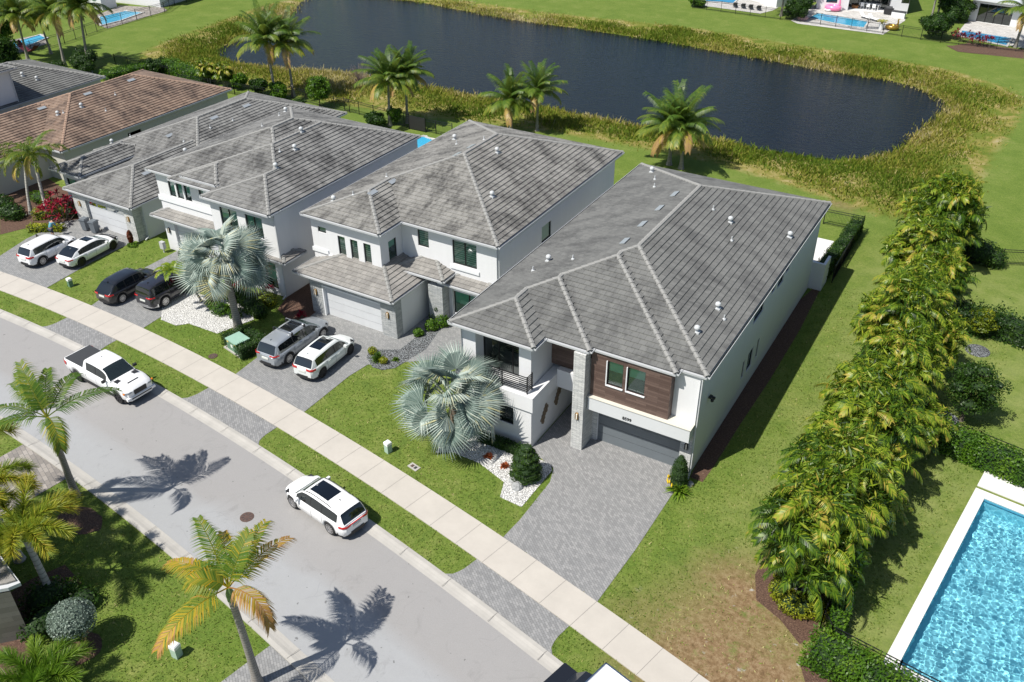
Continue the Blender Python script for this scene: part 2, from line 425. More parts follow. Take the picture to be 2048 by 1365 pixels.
def lawn():
    t = NT('lawn_and_banks'); p = t.pos()
    big = t.noise(p, .10, 5, .6, .5); med = t.noise(p, .8, 7, .72, .4); fine = t.noise(p, 5.5, 5, .85); bl = t.noise(p, 17, 3, .8)
    def mr(x, a, b, c=0, d=1):
        n = t.n('MapRange'); n.inputs[1].default_value = a; n.inputs[2].default_value = b; n.inputs[3].default_value = c; n.inputs[4].default_value = d; t.l(x, n.inputs[0]); return n.outputs[0]
    c = t.ramp(med, [(.30, (.085, .140, .024)), (.5, (.150, .205, .036)), (.70, (.245, .265, .080))])
    c = t.mix(t.math('MULTIPLY', mr(big, .4, .65), .45), c, (.085, .165, .016))
    farz = t.attr('far')
    c = t.mix(t.math('MULTIPLY', farz, .85), c, t.ramp(t.noise(p, .35, 6, .75, .3), [(.3, (.09, .150, .020)), (.52, (.14, .20, .034)), (.75, (.22, .25, .07))]))
    c = t.mix(t.math('MULTIPLY', mr(fine, .36, .62, 1, 0), .62), c, (.036, .075, .010))
    c = t.mix(t.math('MULTIPLY', mr(bl, .50, .70), .50), c, (.27, .30, .095))
    side = t.attr('side')
    c = t.mix(t.math('MULTIPLY', side, t.math('MULTIPLY', mr(t.noise(p, .5, 6, .7), .35, .65), .6)), c, t.mix(fine, (.17, .22, .06), (.30, .30, .12)))
    drn = t.noise(p, .8, 7, .75, .3)
    dry = t.math('MULTIPLY', t.attr('dry'), mr(drn, .30, .46), True)
    dc = t.ramp(t.noise(p, 3.2, 6, .85), [(.35, (.11, .07, .035)), (.48, (.20, .13, .068)), (.60, (.28, .205, .12)), (.70, (.19, .165, .07)), (.80, (.38, .34, .29))])
    c = t.mix(dry, c, dc)
    sand = t.math('MULTIPLY', dry, mr(t.noise(p, 1.1, 4, .7), .63, .69)); c = t.mix(sand, c, (.36, .345, .32))
    reed = t.attr('reed')
    rn = t.noise(p, .35, 6, .7, .8)
    rc = t.ramp(rn, [(.3, (.07, .12, .014)), (.45, (.13, .155, .025)), (.55, (.23, .20, .06)), (.66, (.32, .27, .13)), (.75, (.30, .28, .22))])
    c = t.mix(mr(t.math('ADD', reed, t.math('MULTIPLY', t.math('SUBTRACT', t.noise(p, 1.2, 4), .5), .8)), .3, .7), c, rc)
    t.bump(t.math('ADD', fine, t.math('MULTIPLY', bl, .6)), .7, .06)
    return t.set(c, .95, spec=.15)
M['lawn'] = lawn()
def mulch():
    t = NT('brown_mulch'); p = t.pos(); n = t.noise(p, 14, 4, .85)
    c = t.ramp(n, [(.3, (.03, .016, .011)), (.5, (.085, .045, .03)), (.66, (.19, .12, .08)), (.75, (.33, .25, .2))])
    t.bump(n, .9, .04); return t.set(c, .95)
M['mulch'] = mulch()
def gravel(name, a, b, d):
    t = NT(name); p = t.pos(); v = t.n('TexVoronoi'); v.inputs['Scale'].default_value = 15; t.l(p, v.inputs['Vector'])
    c = t.ramp(t.n('SeparateColor').outputs[0], [(0, a), (1, b)]) if False else None
    sc = t.n('SeparateColor'); t.l(v.outputs['Color'], sc.inputs[0])
    c = t.mix(sc.outputs[0], a, b); dd = t.n('MapRange'); dd.inputs[1].default_value = .35; dd.inputs[2].default_value = .6; t.l(v.outputs['Distance'], dd.inputs[0])
    c = t.mix(dd.outputs[0], c, d); t.bump(t.math('MULTIPLY', v.outputs['Distance'], -1.0), .9, .05)
    return t.set(c, .85)
M['gravel'] = gravel('white_pebbles', (.62, .62, .60), (.92, .92, .90), (.28, .28, .27))
M['gravel_grey'] = gravel('slate_chips', (.10, .12, .13), (.36, .38, .40), (.03, .03, .03))
def lake():
    t = NT('dark_lake_water'); p = t.pos()
    mp = t.n('Mapping'); mp.inputs['Rotation'].default_value = (0, 0, R_(-25)); mp.inputs['Scale'].default_value = (1, 2.6, 1); t.l(p, mp.inputs[0])
    n1 = t.noise(mp.outputs[0], 1.1, 4, .6, .4); n2 = t.noise(mp.outputs[0], 3.6, 3, .6); n3 = t.noise(p, .05, 3)
    big = t.math('ADD', t.math('MULTIPLY', n1, 1.0), t.math('MULTIPLY', n2, .5))
    t.bump(big, .5, .14)
    c = t.mix(n3, (.001, .004, .012), (.004, .007, .012))
    return t.set(c, .05, spec=.2)
M['lake'] = lake()
def pool_floor(name, a, b):
    t = NT(name); p = t.pos(); n = t.noise(p, .9, 4, .6); v = t.noise(p, 7, 3)
    return t.set(t.mix(n, a, t.mix(v, a, b)), .5)
M['pool_floor'] = pool_floor('turquoise_pool_plaster', (.22, .59, .70), (.36, .73, .81))
M['pool_floor_mid'] = pool_floor('clear_blue_pool_plaster', (.05, .34, .52), (.10, .44, .60))
M['pool_floor_deep'] = pool_floor('blue_pool_plaster', (.02, .22, .42), (.03, .33, .52))
def pool_water():
    t = NT('pool_water'); p = t.pos()
    n1 = t.noise(p, 1.35, 3, .5, .5); n2 = t.noise(p, 4.0, 2, .5, .3)
    t.m.node_tree.nodes.remove(t.b)
    g = t.n('BsdfGlass'); g.inputs['IOR'].default_value = 1.33; g.inputs['Roughness'].default_value = 0
    g.inputs['Color'].default_value = (.92, .99, 1, 1)
    bp = t.n('Bump'); bp.inputs['Strength'].default_value = .4; bp.inputs['Distance'].default_value = .08
    t.l(t.math('ADD', n1, t.math('MULTIPLY', n2, .35)), bp.inputs['Height']); t.l(bp.outputs[0], g.inputs['Normal'])
    t.l(g.outputs[0], t.out.inputs[0]); return t.m
M['pool_water'] = pool_water()

def leafmat(name, stops, trans=.35, rough=.45, spec=.35):
    t = NT(name); a = t.attr('tint'); c = t.ramp(a, stops)
    t.set(c, rough, spec=spec)
    tr = t.n('BsdfTranslucent'); t.l(t.mix(.5, c, scl(stops[len(stops)//2][1], 1.5)), tr.inputs[0])
    mx = t.n('MixShader'); mx.inputs[0].default_value = trans
    t.l(t.b.outputs[0], mx.inputs[1]); t.l(tr.outputs[0], mx.inputs[2]); t.l(mx.outputs[0], t.out.inputs[0])
    return t.m
M['coco'] = leafmat('coconut_frond', [(0, (.02,.060,.008)), (.42, (.075,.150,.018)), (.68, (.22,.26,.035)), (.86, (.48,.38,.05)), (1, (.40,.25,.11))])
M['street_palm'] = leafmat('yellowing_frond', [(0, (.022,.075,.010)), (.4, (.07,.15,.016)), (.65, (.20,.24,.03)), (.82, (.50,.34,.02)), (1, (.42,.22,.09))], spec=.25)
M['foxtail'] = leafmat('foxtail_frond', [(0, (.045,.12,.012)), (.40, (.15,.25,.022)), (.7, (.34,.35,.035)), (1, (.46,.29,.035))])
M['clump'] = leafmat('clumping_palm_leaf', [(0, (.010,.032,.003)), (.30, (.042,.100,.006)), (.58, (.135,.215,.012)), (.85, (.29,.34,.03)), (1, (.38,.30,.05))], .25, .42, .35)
M['bismarck'] = leafmat('silver_fan_frond', [(0, (.09,.145,.13)), (.45, (.23,.30,.265)), (.8, (.45,.51,.455)), (1, (.52,.48,.24))], .15, .5)
M['leaf'] = leafmat('mid_green_leaf', [(0, (.012,.038,.006)), (.5, (.035,.085,.010)), (1, (.10,.18,.02))])
M['leaf_bright'] = leafmat('bright_green_leaf', [(0, (.03,.09,.008)), (.5, (.09,.19,.012)), (1, (.22,.32,.03))])
M['leaf_yellow'] = leafmat('yellow_green_leaf', [(0, (.10,.15,.01)), (.5, (.30,.33,.02)), (1, (.60,.55,.08))])
M['leaf_silver'] = leafmat('silver_leaf', [(0, (.07,.11,.08)), (.5, (.20,.26,.21)), (1, (.38,.44,.38))], .15)
M['leaf_red'] = leafmat('crimson_leaf', [(0, (.06,.004,.012)), (.5, (.22,.008,.025)), (1, (.50,.03,.07))])
M['leaf_rust'] = leafmat('rusty_leaf', [(0, (.04,.03,.012)), (.5, (.20,.05,.02)), (1, (.45,.12,.03))])
M['reed'] = leafmat('bank_reeds', [(0, (.045,.095,.008)), (.4, (.11,.17,.014)), (.6, (.21,.22,.03)), (.8, (.33,.28,.08)), (1, (.46,.40,.22))], .3, .8, .15)
M['grass'] = leafmat('grass_blades', [(0, (.055,.11,.014)), (.45, (.145,.205,.034)), (.8, (.28,.30,.085)), (1, (.44,.40,.18))], .3, .7, .15)
M['core'] = plain('inner_leaf_mass', (.012, .032, .006), .9, var=.3)  # dark filler cores: shade of the leaf gaps put into colour
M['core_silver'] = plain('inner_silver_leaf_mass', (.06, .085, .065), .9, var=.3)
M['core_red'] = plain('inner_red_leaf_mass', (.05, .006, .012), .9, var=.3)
M['twig'] = plain('bare_twigs', (.22, .17, .15), .9)
def trunk_mat(name, a, b, ring):
    t = NT(name); p = t.obj(); sx = t.n('SeparateXYZ'); t.l(p, sx.inputs[0])
    f = t.math('FRACT', t.math('MULTIPLY', sx.outputs[2], ring)); g = t.math('LESS_THAN', f, .2)
    c = t.mix(t.noise(p, 5, 4), a, b); c = t.mix(t.math('MULTIPLY', g, .6), c, scl(a, .4))
    t.bump(f, .5, .03); return t.set(c, .9)
M['trunk'] = trunk_mat('ringed_palm_trunk', (.20, .18, .155), (.36, .34, .31), 6.5)
M['trunk_pale'] = trunk_mat('pale_palm_trunk', (.33, .32, .29), (.50, .48, .45), 4)
M['trunk_brown'] = trunk_mat('brown_palm_trunk', (.13, .10, .08), (.24, .19, .15), 5)
M['bark'] = plain('tree_bark', (.12, .10, .08), .9, var=.4, scale=8, bump=.6)
M['crownshaft'] = plain('green_crownshaft', (.12, .20, .07), .5, var=.2)
# ================================================================ THE SETTING
def clip(poly, a, b, c):
    """part of a polygon where a*x + b*y <= c"""
    out = []; n = len(poly)
    for i in range(n):
        p, q = poly[i], poly[(i+1) % n]
        dp = a*p[0]+b*p[1]-c; dq = a*q[0]+b*q[1]-c
        if dp <= 0: out.append(p)
        if (dp < 0 < dq) or (dq < 0 < dp):
            k = dp/(dp-dq); out.append((p[0]+(q[0]-p[0])*k, p[1]+(q[1]-p[1])*k))
    return out
def area(poly): return .5*sum(poly[i][0]*poly[(i+1) % len(poly)][1]-poly[(i+1) % len(poly)][0]*poly[i][1] for i in range(len(poly)))
def subtract(poly, planes):
    """pieces of poly outside the convex region {a x + b y <= c for all planes}"""
    out = []; rest = poly
    for a, b, c in planes:
        o = clip(rest, -a, -b, -c)
        if len(o) > 2 and abs(area(o)) > 1e-5: out.append(o)
        rest = clip(rest, a, b, c)
        if len(rest) < 3: return out
    return out
def convex_planes(pts):
    if area(pts) < 0: pts = pts[::-1]
    r = []
    for i in range(len(pts)):
        p, q = pts[i], pts[(i+1) % len(pts)]; nx, ny = q[1]-p[1], -(q[0]-p[0])
        r.append((nx, ny, nx*p[0]+ny*p[1]))
    return r
def seg_dist(P, poly):
    """signed distance of points P (n,2) to a closed polygon, negative inside"""
    P = np.asarray(P, float); A = np.asarray(poly, float); B = np.roll(A, -1, 0)
    d = np.full(len(P), 1e9); ins = np.zeros(len(P), bool)
    for a, b in zip(A, B):
        ab = b-a; t = np.clip(((P-a)@ab)/(ab@ab), 0, 1); q = a+t[:, None]*ab
        d = np.minimum(d, np.hypot(*(P-q).T))
        c = ((a[1] > P[:, 1]) != (b[1] > P[:, 1])) & (P[:, 0] < (b[0]-a[0])*(P[:, 1]-a[1])/(b[1]-a[1]+1e-12)+a[0])
        ins ^= c
    return np.where(ins, -d, d)
def smooth_closed(pts, n=2):
    for _ in range(n):
        q = []
        for i in range(len(pts)):
            a, b = pts[i], pts[(i+1) % len(pts)]
            q += [(a[0]*.75+b[0]*.25, a[1]*.75+b[1]*.25), (a[0]*.25+b[0]*.75, a[1]*.25+b[1]*.75)]
        pts = q
    return pts
WL = -.55
LAKE = smooth_closed([at2(x, y, WL) for x, y in [(428,104),(448,122),(500,130),(560,138),(630,143),(700,150),(780,160),(860,176),(980,198),(1060,210),(1160,229),(1290,256),(1400,275),
    (1500,295),(1590,312),(1680,323),(1745,317),(1790,304),(1832,268),(1872,243),(1897,222),(1888,203),(1850,183),(1790,163),(1700,150),(1560,126),(1400,97),(1200,63),(1000,37),(840,5),(700,-14),(610,-6),(590,26),(540,55),(470,82)]], 2)
RP = lambda x, y: at2(x, y, 0)
REED = smooth_closed([RP(x, y) for x, y in [(268,112),(310,136),(370,152),(430,166),(520,180),(620,196),(700,212),(800,228),(900,238),(1000,250),(1100,265),(1200,280),(1300,298),(1420,325),(1520,352),(1600,378),(1690,408),(1750,428),
    (1830,445),(1900,430),(1945,390),(1975,330),(2000,290),(2030,250),(2046,215),(2035,185),(1980,165),(1900,140),(1800,122),(1700,106),(1600,92),(1480,72),(1400,58),(1250,42),(1100,26),(1000,12),(900,-4),(700,-30),(560,0),(500,22),(430,48),(350,76)]], 2)
# pools cut into the lawn: (corners of the water, coping width)
POOL = [at2(1968, 999), at2(1797, 1331)]
pdx = Vector((POOL[0][0]-POOL[1][0], POOL[0][1]-POOL[1][1])).normalized()          # along the long side, away from the street
pnx = Vector((pdx.y, -pdx.x))
def pr(u, v): o = Vector(POOL[1]) + pdx*u + pnx*v; return (o.x, o.y)
PLEN = (Vector(POOL[0])-Vector(POOL[1])).length
BIGPOOL = [pr(0, 0), pr(0, 7.5), pr(PLEN, 7.5), pr(PLEN, 0)]
STREETC = (1.09223026e-05, -3.25380248e-03, -2.32902566e-03, 32.1228389)
def sy(x):
    u = max(min(x, 6), -80)+57; v = ((STREETC[0]*u+STREETC[1])*u+STREETC[2])*u+STREETC[3]
    if x < -80: v += (x+80)*.12
    if x > 6: v += (x-6)*-.29
    return v
def soff(x, o):
    """the point `o` metres to the street side of the sidewalk's north edge"""
    e = .05; d = Vector((2*e, sy(x+e)-sy(x-e))).normalized()
    return (x + d.y*o, sy(x) - d.x*o)
def inside_any(cell, polys): return polys
mb = MB()
fx = [-2500, -1200, -600, -380, -280, -220] + list(np.arange(-180, 46, 1.25)) + [60, 90, 140, 220, 400, 800, 1600, 2500]
fy = [-600, -200, -60, -20, 0] + list(np.arange(8, 190, 1.25)) + [210, 240, 290, 360, 480, 700, 1200, 2500]
pool_planes = convex_planes(BIGPOOL); pbb = (min(p[0] for p in BIGPOOL), max(p[0] for p in BIGPOOL), min(p[1] for p in BIGPOOL), max(p[1] for p in BIGPOOL))
for i in range(len(fx)-1):
    for j in range(len(fy)-1):
        c = [(fx[i], fy[j]), (fx[i+1], fy[j]), (fx[i+1], fy[j+1]), (fx[i], fy[j+1])]
        if c[1][0] > pbb[0] and c[0][0] < pbb[1] and c[2][1] > pbb[2] and c[0][1] < pbb[3]:
            for q in subtract(c, pool_planes): mb.poly([(x, y, 0) for x, y in q])
        else: mb.poly([(x, y, 0) for x, y in c])
P2 = np.array(mb.v)[:, :2]
near = (P2[:, 0] > -200) & (P2[:, 0] < 60) & (P2[:, 1] > 40) & (P2[:, 1] < 200)
dl = np.full(len(P2), 99.); dr = np.full(len(P2), 99.)
dl[near] = seg_dist(P2[near], LAKE); dr[near] = seg_dist(P2[near], REED)
zz = np.where(dl > 6, 0, np.where(dl > 0, WL*(1-dl/6)**1.5, np.maximum(WL+dl*.35, -2.4)))
mb.v = [(v[0], v[1], float(z)) for v, z in zip(mb.v, zz)]
ground = mb.build('lawn_ground', M['lawn'], smooth=True); tag(ground, kind='structure')
def pattr(o, name, val):
    a = o.data.attributes.new(name, 'FLOAT', 'POINT'); a.data.foreach_set('value', np.asarray(val, np.float32))
pattr(ground, 'reed', np.clip(.5 - dr/2.5, 0, 1))
def bump_at(p, r): return np.clip(1.25-np.hypot(P2[:, 0]-p[0], P2[:, 1]-p[1])/r, 0, 1)
dry = np.zeros(len(P2))
for px, py, r in [(1430,1300,4.2),(1330,1330,2.6),(1500,1210,3.4),(1460,1160,2.0),(1540,1340,3.4),(1450,1380,4.0),(1260,1235,.9),(1690,408,1.5),(250,1215,.5)]:
    dry = np.maximum(dry, bump_at(at2(px, py), r))
pattr(ground, 'dry', dry)
pattr(ground, 'far', np.clip((P2[:, 1]-62)/12, 0, 1))
pattr(ground, 'side', np.clip((P2[:, 0]+9.5)/3, 0, 1)*np.clip((74-P2[:, 1])/8, 0, 1))

mb = MB(); mb.poly([(x, y, WL) for x, y in [(p[0], p[1]) for p in [at2(380,150,WL), at2(1100,260,WL), at2(1700,350,WL), at2(1990,300,WL), at2(2000,150,WL), at2(1300,20,WL), at2(800,-60,WL), at2(480,-40,WL)]]])
tag(mb.build('lake_water', M['lake']), kind='structure')

def strip(name, o0, o1, x0, x1, z0, z1, mat, step=1.0, kind='structure'):
    mb = MB(); n = max(2, int((x1-x0)/step)); xs = [x0+(x1-x0)*i/n for i in range(n+1)]
    a = [soff(x, o0) for x in xs]; b = [soff(x, o1) for x in xs]
    mb.grid([[(p[0], p[1], z1) for p in b], [(p[0], p[1], z1) for p in a]], flip=False)
    if z1-z0 > .012:
        mb.grid([[(p[0], p[1], z1) for p in a], [(p[0], p[1], z0) for p in a]]); mb.grid([[(p[0], p[1], z0) for p in b], [(p[0], p[1], z1) for p in b]])
    o = mb.build(name, mat, smooth=False); 
    if kind: tag(o, kind=kind)
    return o
road = strip('road', 4.25, 11.0, -150, 60, 0, .008, M['asphalt'])
# two lanes of asphalt laid at different times
me = road.data; nv = len(me.vertices)
mb = MB(); xs = [-150+i for i in range(211)]
rows = []; lane = []
for k, o in enumerate([4.25, 5.5, 7.2, 8.1, 8.5, 9.4, 11.0]):
    rows.append([(soff(x, o)[0], soff(x, o)[1], .008) for x in xs])
    for x in xs:
        edge = 8.25 + .5*math.sin(x*.11)
        lane.append(1 if o < edge-.25 else (0 if o > edge+.15 else .5))
bpy.data.objects.remove(road)
mb.grid(rows, flip=True); road = mb.build('road', M['asphalt']); tag(road, kind='structure'); pattr(road, 'lane', lane)
def valley_kerb(name, o0, o1):
    """rolled concrete kerb with a shallow gutter pan"""
    mb = MB(); xs = [-150+i for i in range(211)]; t = o1-o0
    prof = [(0, 0), (.02, .07), (.30, .075), (.52, .035), (.75, .014), (1.0, .010)]
    rows = []
    for k, z in prof: rows.append([(*soff(x, o0+t*k), z+.004) for x in xs])
    mb.grid(rows, flip=(o1 > o0)); return tag(mb.build(name, M['kerb'], smooth=False), kind='structure')
valley_kerb('kerb', 3.62, 4.32); valley_kerb('kerb_far', 11.68, 10.95)
strip('sidewalk', 0, 1.9, -150, 60, 0, .055, M['sidewalk'])
# joints cut across the sidewalk and kerbs
mb = MB()
def cross(o0, o1, x, z, wd=.022):
    a = Vector((*soff(x, o0), z)); b = Vector((*soff(x, o1), z)); d = (b-a).normalized(); s = Vector((-d.y, d.x, 0))*wd/2
    mb.poly([a-s, a+s, b+s, b-s])
x = -99.0; s = 0
while x < 8:
    cross(.0, 1.9, x, .059, .02); x += 1.83
x = -98.0
while x < 8:
    cross(3.66, 4.3, x, .088); cross(11.64, 10.97, x+.9, .088); x += 3.0
tag(mb.build('pavement_joints', M['joint']), kind='structure')

NOGRASS = []
def sheet(name, pts, z, mat, thick=0.0, kind='structure'):
    """flat sheet on the lawn from photo points or metres"""
    q = [at2(*p) if max(abs(p[0]), abs(p[1])) > 130 else p for p in pts]
    if area(q) < 0: q = q[::-1]
    NOGRASS.append(q)
    mb = MB()
    if thick: mb.prism(q, z-thick, z, bottom=False)
    else: mb.poly([(x, y, z) for x, y in q])
    return tag(mb.build(name, mat), kind=kind)
# ---- driveways, each from the garage to the sidewalk, then the apron to the kerb
def edge_pts(x0, x1, o, n=8): return [soff(x0+(x1-x0)*i/n, o) for i in range(n+1)]
sheet('driveway', edge_pts(-17.05, -11.15, -.01) + [(-10.95,30.2),(-10.9,34.6),(-10.75,36.6),(-10.9,37.1),(-17.3,37.1),(-17.3,41),(-19.2,41),(-19.2,35.0),at2(1052,896),at2(1107,937),at2(1100,965),at2(1040,1040)], .022, M['paver'])
def apron(x0, x1, mat=M['paver']):
    f = .5
    L = [soff(x0-f*(1-math.sqrt(max(0, 1-k*k))), 2.3+1.33*k) for k in (1, .8, .55, .3)]; R = [soff(x1+f*(1-math.sqrt(max(0, 1-k*k))), 2.3+1.33*k) for k in (.3, .55, .8, 1)]
    sheet('driveway_apron', edge_pts(x0, x1, 1.91) + R + edge_pts(x1+f, x0-f, 3.63)[1:-1] + L, .018, mat)
apron(-17.0, -11.2); apron(-39.3, -32.8); apron(-54.4, -48.9); apron(-70, -63.2)
sheet('driveway', edge_pts(-39.12, -32.67, -.01) + [(-32.72,34.6),(-32.5,36.2),(-30.9,37.4),(-29.4,38.6),(-27.6,39.5),(-26.8,41),(-26.8,44.5),(-32.7,44.5),(-33.1,40.0),(-39.8,40.0)], .022, M['paver2'])
sheet('driveway', edge_pts(-54.33, -48.66, -.01) + [(-49.0,37.0),(-49.2,42),(-55.6,42),(-55.6,38)], .022, M['paver2'])
sheet('driveway', edge_pts(-66.6, -59.4, -.01) + [(-59.9,36.5),(-59.95,41.3),(-67.2,41.3),(-68.2,40.2),(-68.0,36.5)], .022, M['paver2'])
# kerbside border of darker bricks is part of the paving; far side driveways of the houses across the street
def sfar(x0, x1, name, mat, depth):
    sheet(name, edge_pts(x0, x1, 11.69) + [soff(x1, 11.7+depth), soff(x0, 11.7+depth)], .018, mat)
sfar(-43.6, -38.6, 'driveway_across', M['paver_tan'], 9)
sfar(-20.3, -14, 'driveway_across', M['paver'], 12)
# ---- planting beds
def blob(cx, cy, rx, ry, n=18, k=.12):
    return [(cx+rx*math.cos(2*math.pi*i/n)*(1+random.uniform(-k, k)), cy+ry*math.sin(2*math.pi*i/n)*(1+random.uniform(-k, k))) for i in range(n)]
sheet('pebble_bed', [(872,906),(905,905),(960,928),(1008,965),(1000,995),(1043,1015),(1104,942),(1101,930),(1050,905),(1062,893),(960,873),(900,850)], .026, M['gravel'], .02)
sheet('pebble_bed', [(322,640),(352,652),(378,648),(435,668),(508,640),(500,612),(430,596),(386,586),(330,560)], .026, M['gravel'], .02)
sheet('slate_chip_bed', [(733,716),(745,735),(765,741),(790,737),(815,722),(852,700),(880,660),(858,655),(800,700),(760,700),(740,700)], .026, M['gravel_grey'], .02)
sheet('mulch_bed', [(1380,955),(1405,965),(1430,930),(1480,850),(1540,760),(1600,660),(1640,580),(1630,575),(1600,600),(1500,720)], .012, M['mulch'])
mbd = lambda pts: sheet('mulch_bed', pts, .012, M['mulch'])
mbd([(555,620),(600,560),(640,575),(650,650),(620,640),(575,640)])
mbd([at2(1530,1110), at2(1510,1150), at2(1512,1200), at2(1560,1240), at2(1600,1290), at2(1632,1275), at2(1650,1180), at2(1640,1100)])
mbd([(0,470),(60,455),(115,470),(165,440),(160,400),(100,360),(0,330)])
mbd(blob(*at2(158,1296), 1.05, .95)); mbd(blob(*at2(160,1040), 1.5, .8)); mbd(blob(*at2(515,1355), 1.0, .7))
mbd([(60,1160),(130,1130),(190,1195),(180,1240),(80,1260),(60,1330),(0,1365),(0,1200)])
mbd([(1600,1330),(1620,1290),(1700,1340),(1790,1400),(1620,1400)])
mbd([(1930,640),(2048,690),(2048,665),(1940,620),(1880,600),(1880,620)])
mbd([(1900,93),(1935,106),(1990,112),(2048,118),(2048,100),(1940,86)])
sheet('dead_frond_litter', [(1892,92),(1915,104),(1950,108),(1992,108),(1975,100),(1930,92)], .03, M['mulch'])

# ================================================================ HOUSES
def roof_build(parent, rects, mats, slope=.338, cap='cap', tile=.36, gut=True, ovh=.4, fh=.2):
    """rects: (x0,x1,y0,y1,eave z). The roof is the upper envelope of hipped roofs over the rectangles."""
    def planes(r): return [(slope, 0, r[4]-slope*r[0]), (-slope, 0, r[4]+slope*r[1]), (0, slope, r[4]-slope*r[2]), (0, -slope, r[4]+slope*r[3])]
    PL = [planes(r) for r in rects]
    def H(r, x, y): return min(a*x+b*y+c for a, b, c in PL[r])
    def top(x, y):
        best = None
        for r, q in enumerate(rects):
            if q[0] <= x <= q[1] and q[2] <= y <= q[3]:
                hs = [a*x+b*y+c for a, b, c in PL[r]]; h = min(hs); k = hs.index(h)
                if best is None or h > best[0]+1e-6: best = (h, k, r)
        return best
    pieces = []
    for r, q in enumerate(rects):
        for k in range(4):
            a, b, c = PL[r][k]
            poly = [(q[0], q[2]), (q[1], q[2]), (q[1], q[3]), (q[0], q[3])]
            for j in range(4):
                if j != k:
                    a2, b2, c2 = PL[r][j]; poly = clip(poly, a-a2, b-b2, c2-c)
                    if len(poly) < 3: break
            if len(poly) < 3 or abs(area(poly)) < 1e-4: continue
            ps = [poly]
            for r2, q2 in enumerate(rects):
                if r2 == r: continue
                eps = 1e-5 if r2 < r else -1e-5
                reg = [(-1, 0, -q2[0]), (1, 0, q2[1]), (0, -1, -q2[2]), (0, 1, q2[3])]
                for a2, b2, c2 in PL[r2]: reg.append((a-a2, b-b2, c2-c+eps))     # where the other roof is the higher one
                nps = []
                for p in ps: nps += subtract(p, reg)
                ps = nps
            for p in ps:
                if area(p) < 0: p = p[::-1]
                pieces.append((r, k, p))
    tb = MB(); sf = MB()
    lift = .06
    for r, k, p in pieces:
        a, b, c = PL[r][k]; q = rects[r]; ln = math.hypot(1, slope)
        vf = [lambda x, y, q=q: x-q[0], lambda x, y, q=q: q[1]-x, lambda x, y, q=q: y-q[2], lambda x, y, q=q: q[3]-y][k]
        uf = (lambda x, y: y) if k < 2 else (lambda x, y: x)
        sgn = [(-1, 0), (1, 0), (0, -1), (0, 1)][k]   # downslope
        vmin = min(vf(*t) for t in p); vmax = max(vf(*t) for t in p); w = tile/ln
        n0 = int(math.floor(vmin/w)); n1 = int(math.ceil(vmax/w))
        for i in range(n0, n1):
            lo, hi = i*w, (i+1)*w
            # v = +-(coord) ... express v>=lo and v<=hi as half planes
            sx, sy_ = -sgn[0], -sgn[1]; base = vf(0, 0)
            s = clip(p, -sx, -sy_, base-lo); s = clip(s, sx, sy_, hi-base) if len(s) > 2 else s
            if len(s) < 3 or abs(area(s)) < 1e-4: continue
            L = lambda x, y: lift*(1-(vf(x, y)-lo)/w)
            tb.poly([(x, y, a*x+b*y+c+L(x, y)) for x, y in s], 0, [(uf(x, y), vf(x, y)*ln+.01) for x, y in s])
            for m_ in range(len(s)):
                e, g = s[m_], s[(m_+1) % len(s)]
                if abs(vf(*e)-lo) < 1e-4 and abs(vf(*g)-lo) < 1e-4 and math.hypot(e[0]-g[0], e[1]-g[1]) > .02:
                    z0 = a*e[0]+b*e[1]+c; z1 = a*g[0]+b*g[1]+c
                    tb.poly([(e[0], e[1], z0-.01), (g[0], g[1], z1-.01), (g[0], g[1], z1+lift), (e[0], e[1], z0+lift)], 0, [(uf(*e), lo*ln+.02), (uf(*g), lo*ln+.02), (uf(*g), lo*ln+.03), (uf(*e), lo*ln+.03)])
        sf.poly([(x, y, rects[r][4]-fh) for x, y in reversed(p)])
    # ridge and hip caps
    segs = []
    for r, k, p in pieces:
        for i in range(len(p)):
            e, g = p[i], p[(i+1) % len(p)]; L = math.hypot(g[0]-e[0], g[1]-e[1])
            if L < .15: continue
            nx, ny = (g[1]-e[1])/L, -(g[0]-e[0])/L; mx, my = (e[0]+g[0])/2, (e[1]+g[1])/2
            o = top(mx+nx*.06, my+ny*.06); me_ = top(mx-nx*.06, my-ny*.06)
            if o is None or me_ is None or o[1] == me_[1]: continue
            hm = top(mx, my)
            if hm is None: continue
            if hm[0] < (o[0]+me_[0])/2 + .004: continue       # a valley
            if o[1] > me_[1]: continue
            segs.append((e, g))
    cp = MB()
    for e, g in segs:
        he = top(e[0]*.999+g[0]*.001, e[1]*.999+g[1]*.001); hg = top(g[0]*.999+e[0]*.001, g[1]*.999+e[1]*.001)
        if he is None or hg is None: continue
        A = Vector((e[0], e[1], he[0]+.03)); B = Vector((g[0], g[1], hg[0]+.03))
        if A.z > B.z: A, B = B, A
        d = (B-A); L = d.length; d /= L; sd = d.cross(Vector((0, 0, 1))).normalized(); up = sd.cross(d)
        n = max(1, round(L/.40)); st = L/n
        drop = .12*slope/math.sqrt(2) if abs(d.z) > .05 else .12*slope
        for i in range(n):
            p0 = A+d*(st*i); p1 = A+d*(st*(i+1)+.03)
            jit = random.uniform(-.006, .006)
            for P, hh, ww in ((p0, .095+jit, .15),): pass
            s0 = [p0-sd*.16-up*.10, p0-sd*.12+up*(.045+jit), p0+up*(.085+jit), p0+sd*.12+up*(.045+jit), p0+sd*.16-up*.10]
            s1 = [p1-sd*.14-up*.10, p1-sd*.10+up*.01, p1+up*.05, p1+sd*.10+up*.01, p1+sd*.14-up*.10]
            for m_ in range(4): cp.poly([s0[m_], s0[m_+1], s1[m_+1], s1[m_]])
            cp.poly(s0[::-1]); cp.poly(s1)
    # fascia and gutter along the free eaves
    fs = MB(); gt = MB()
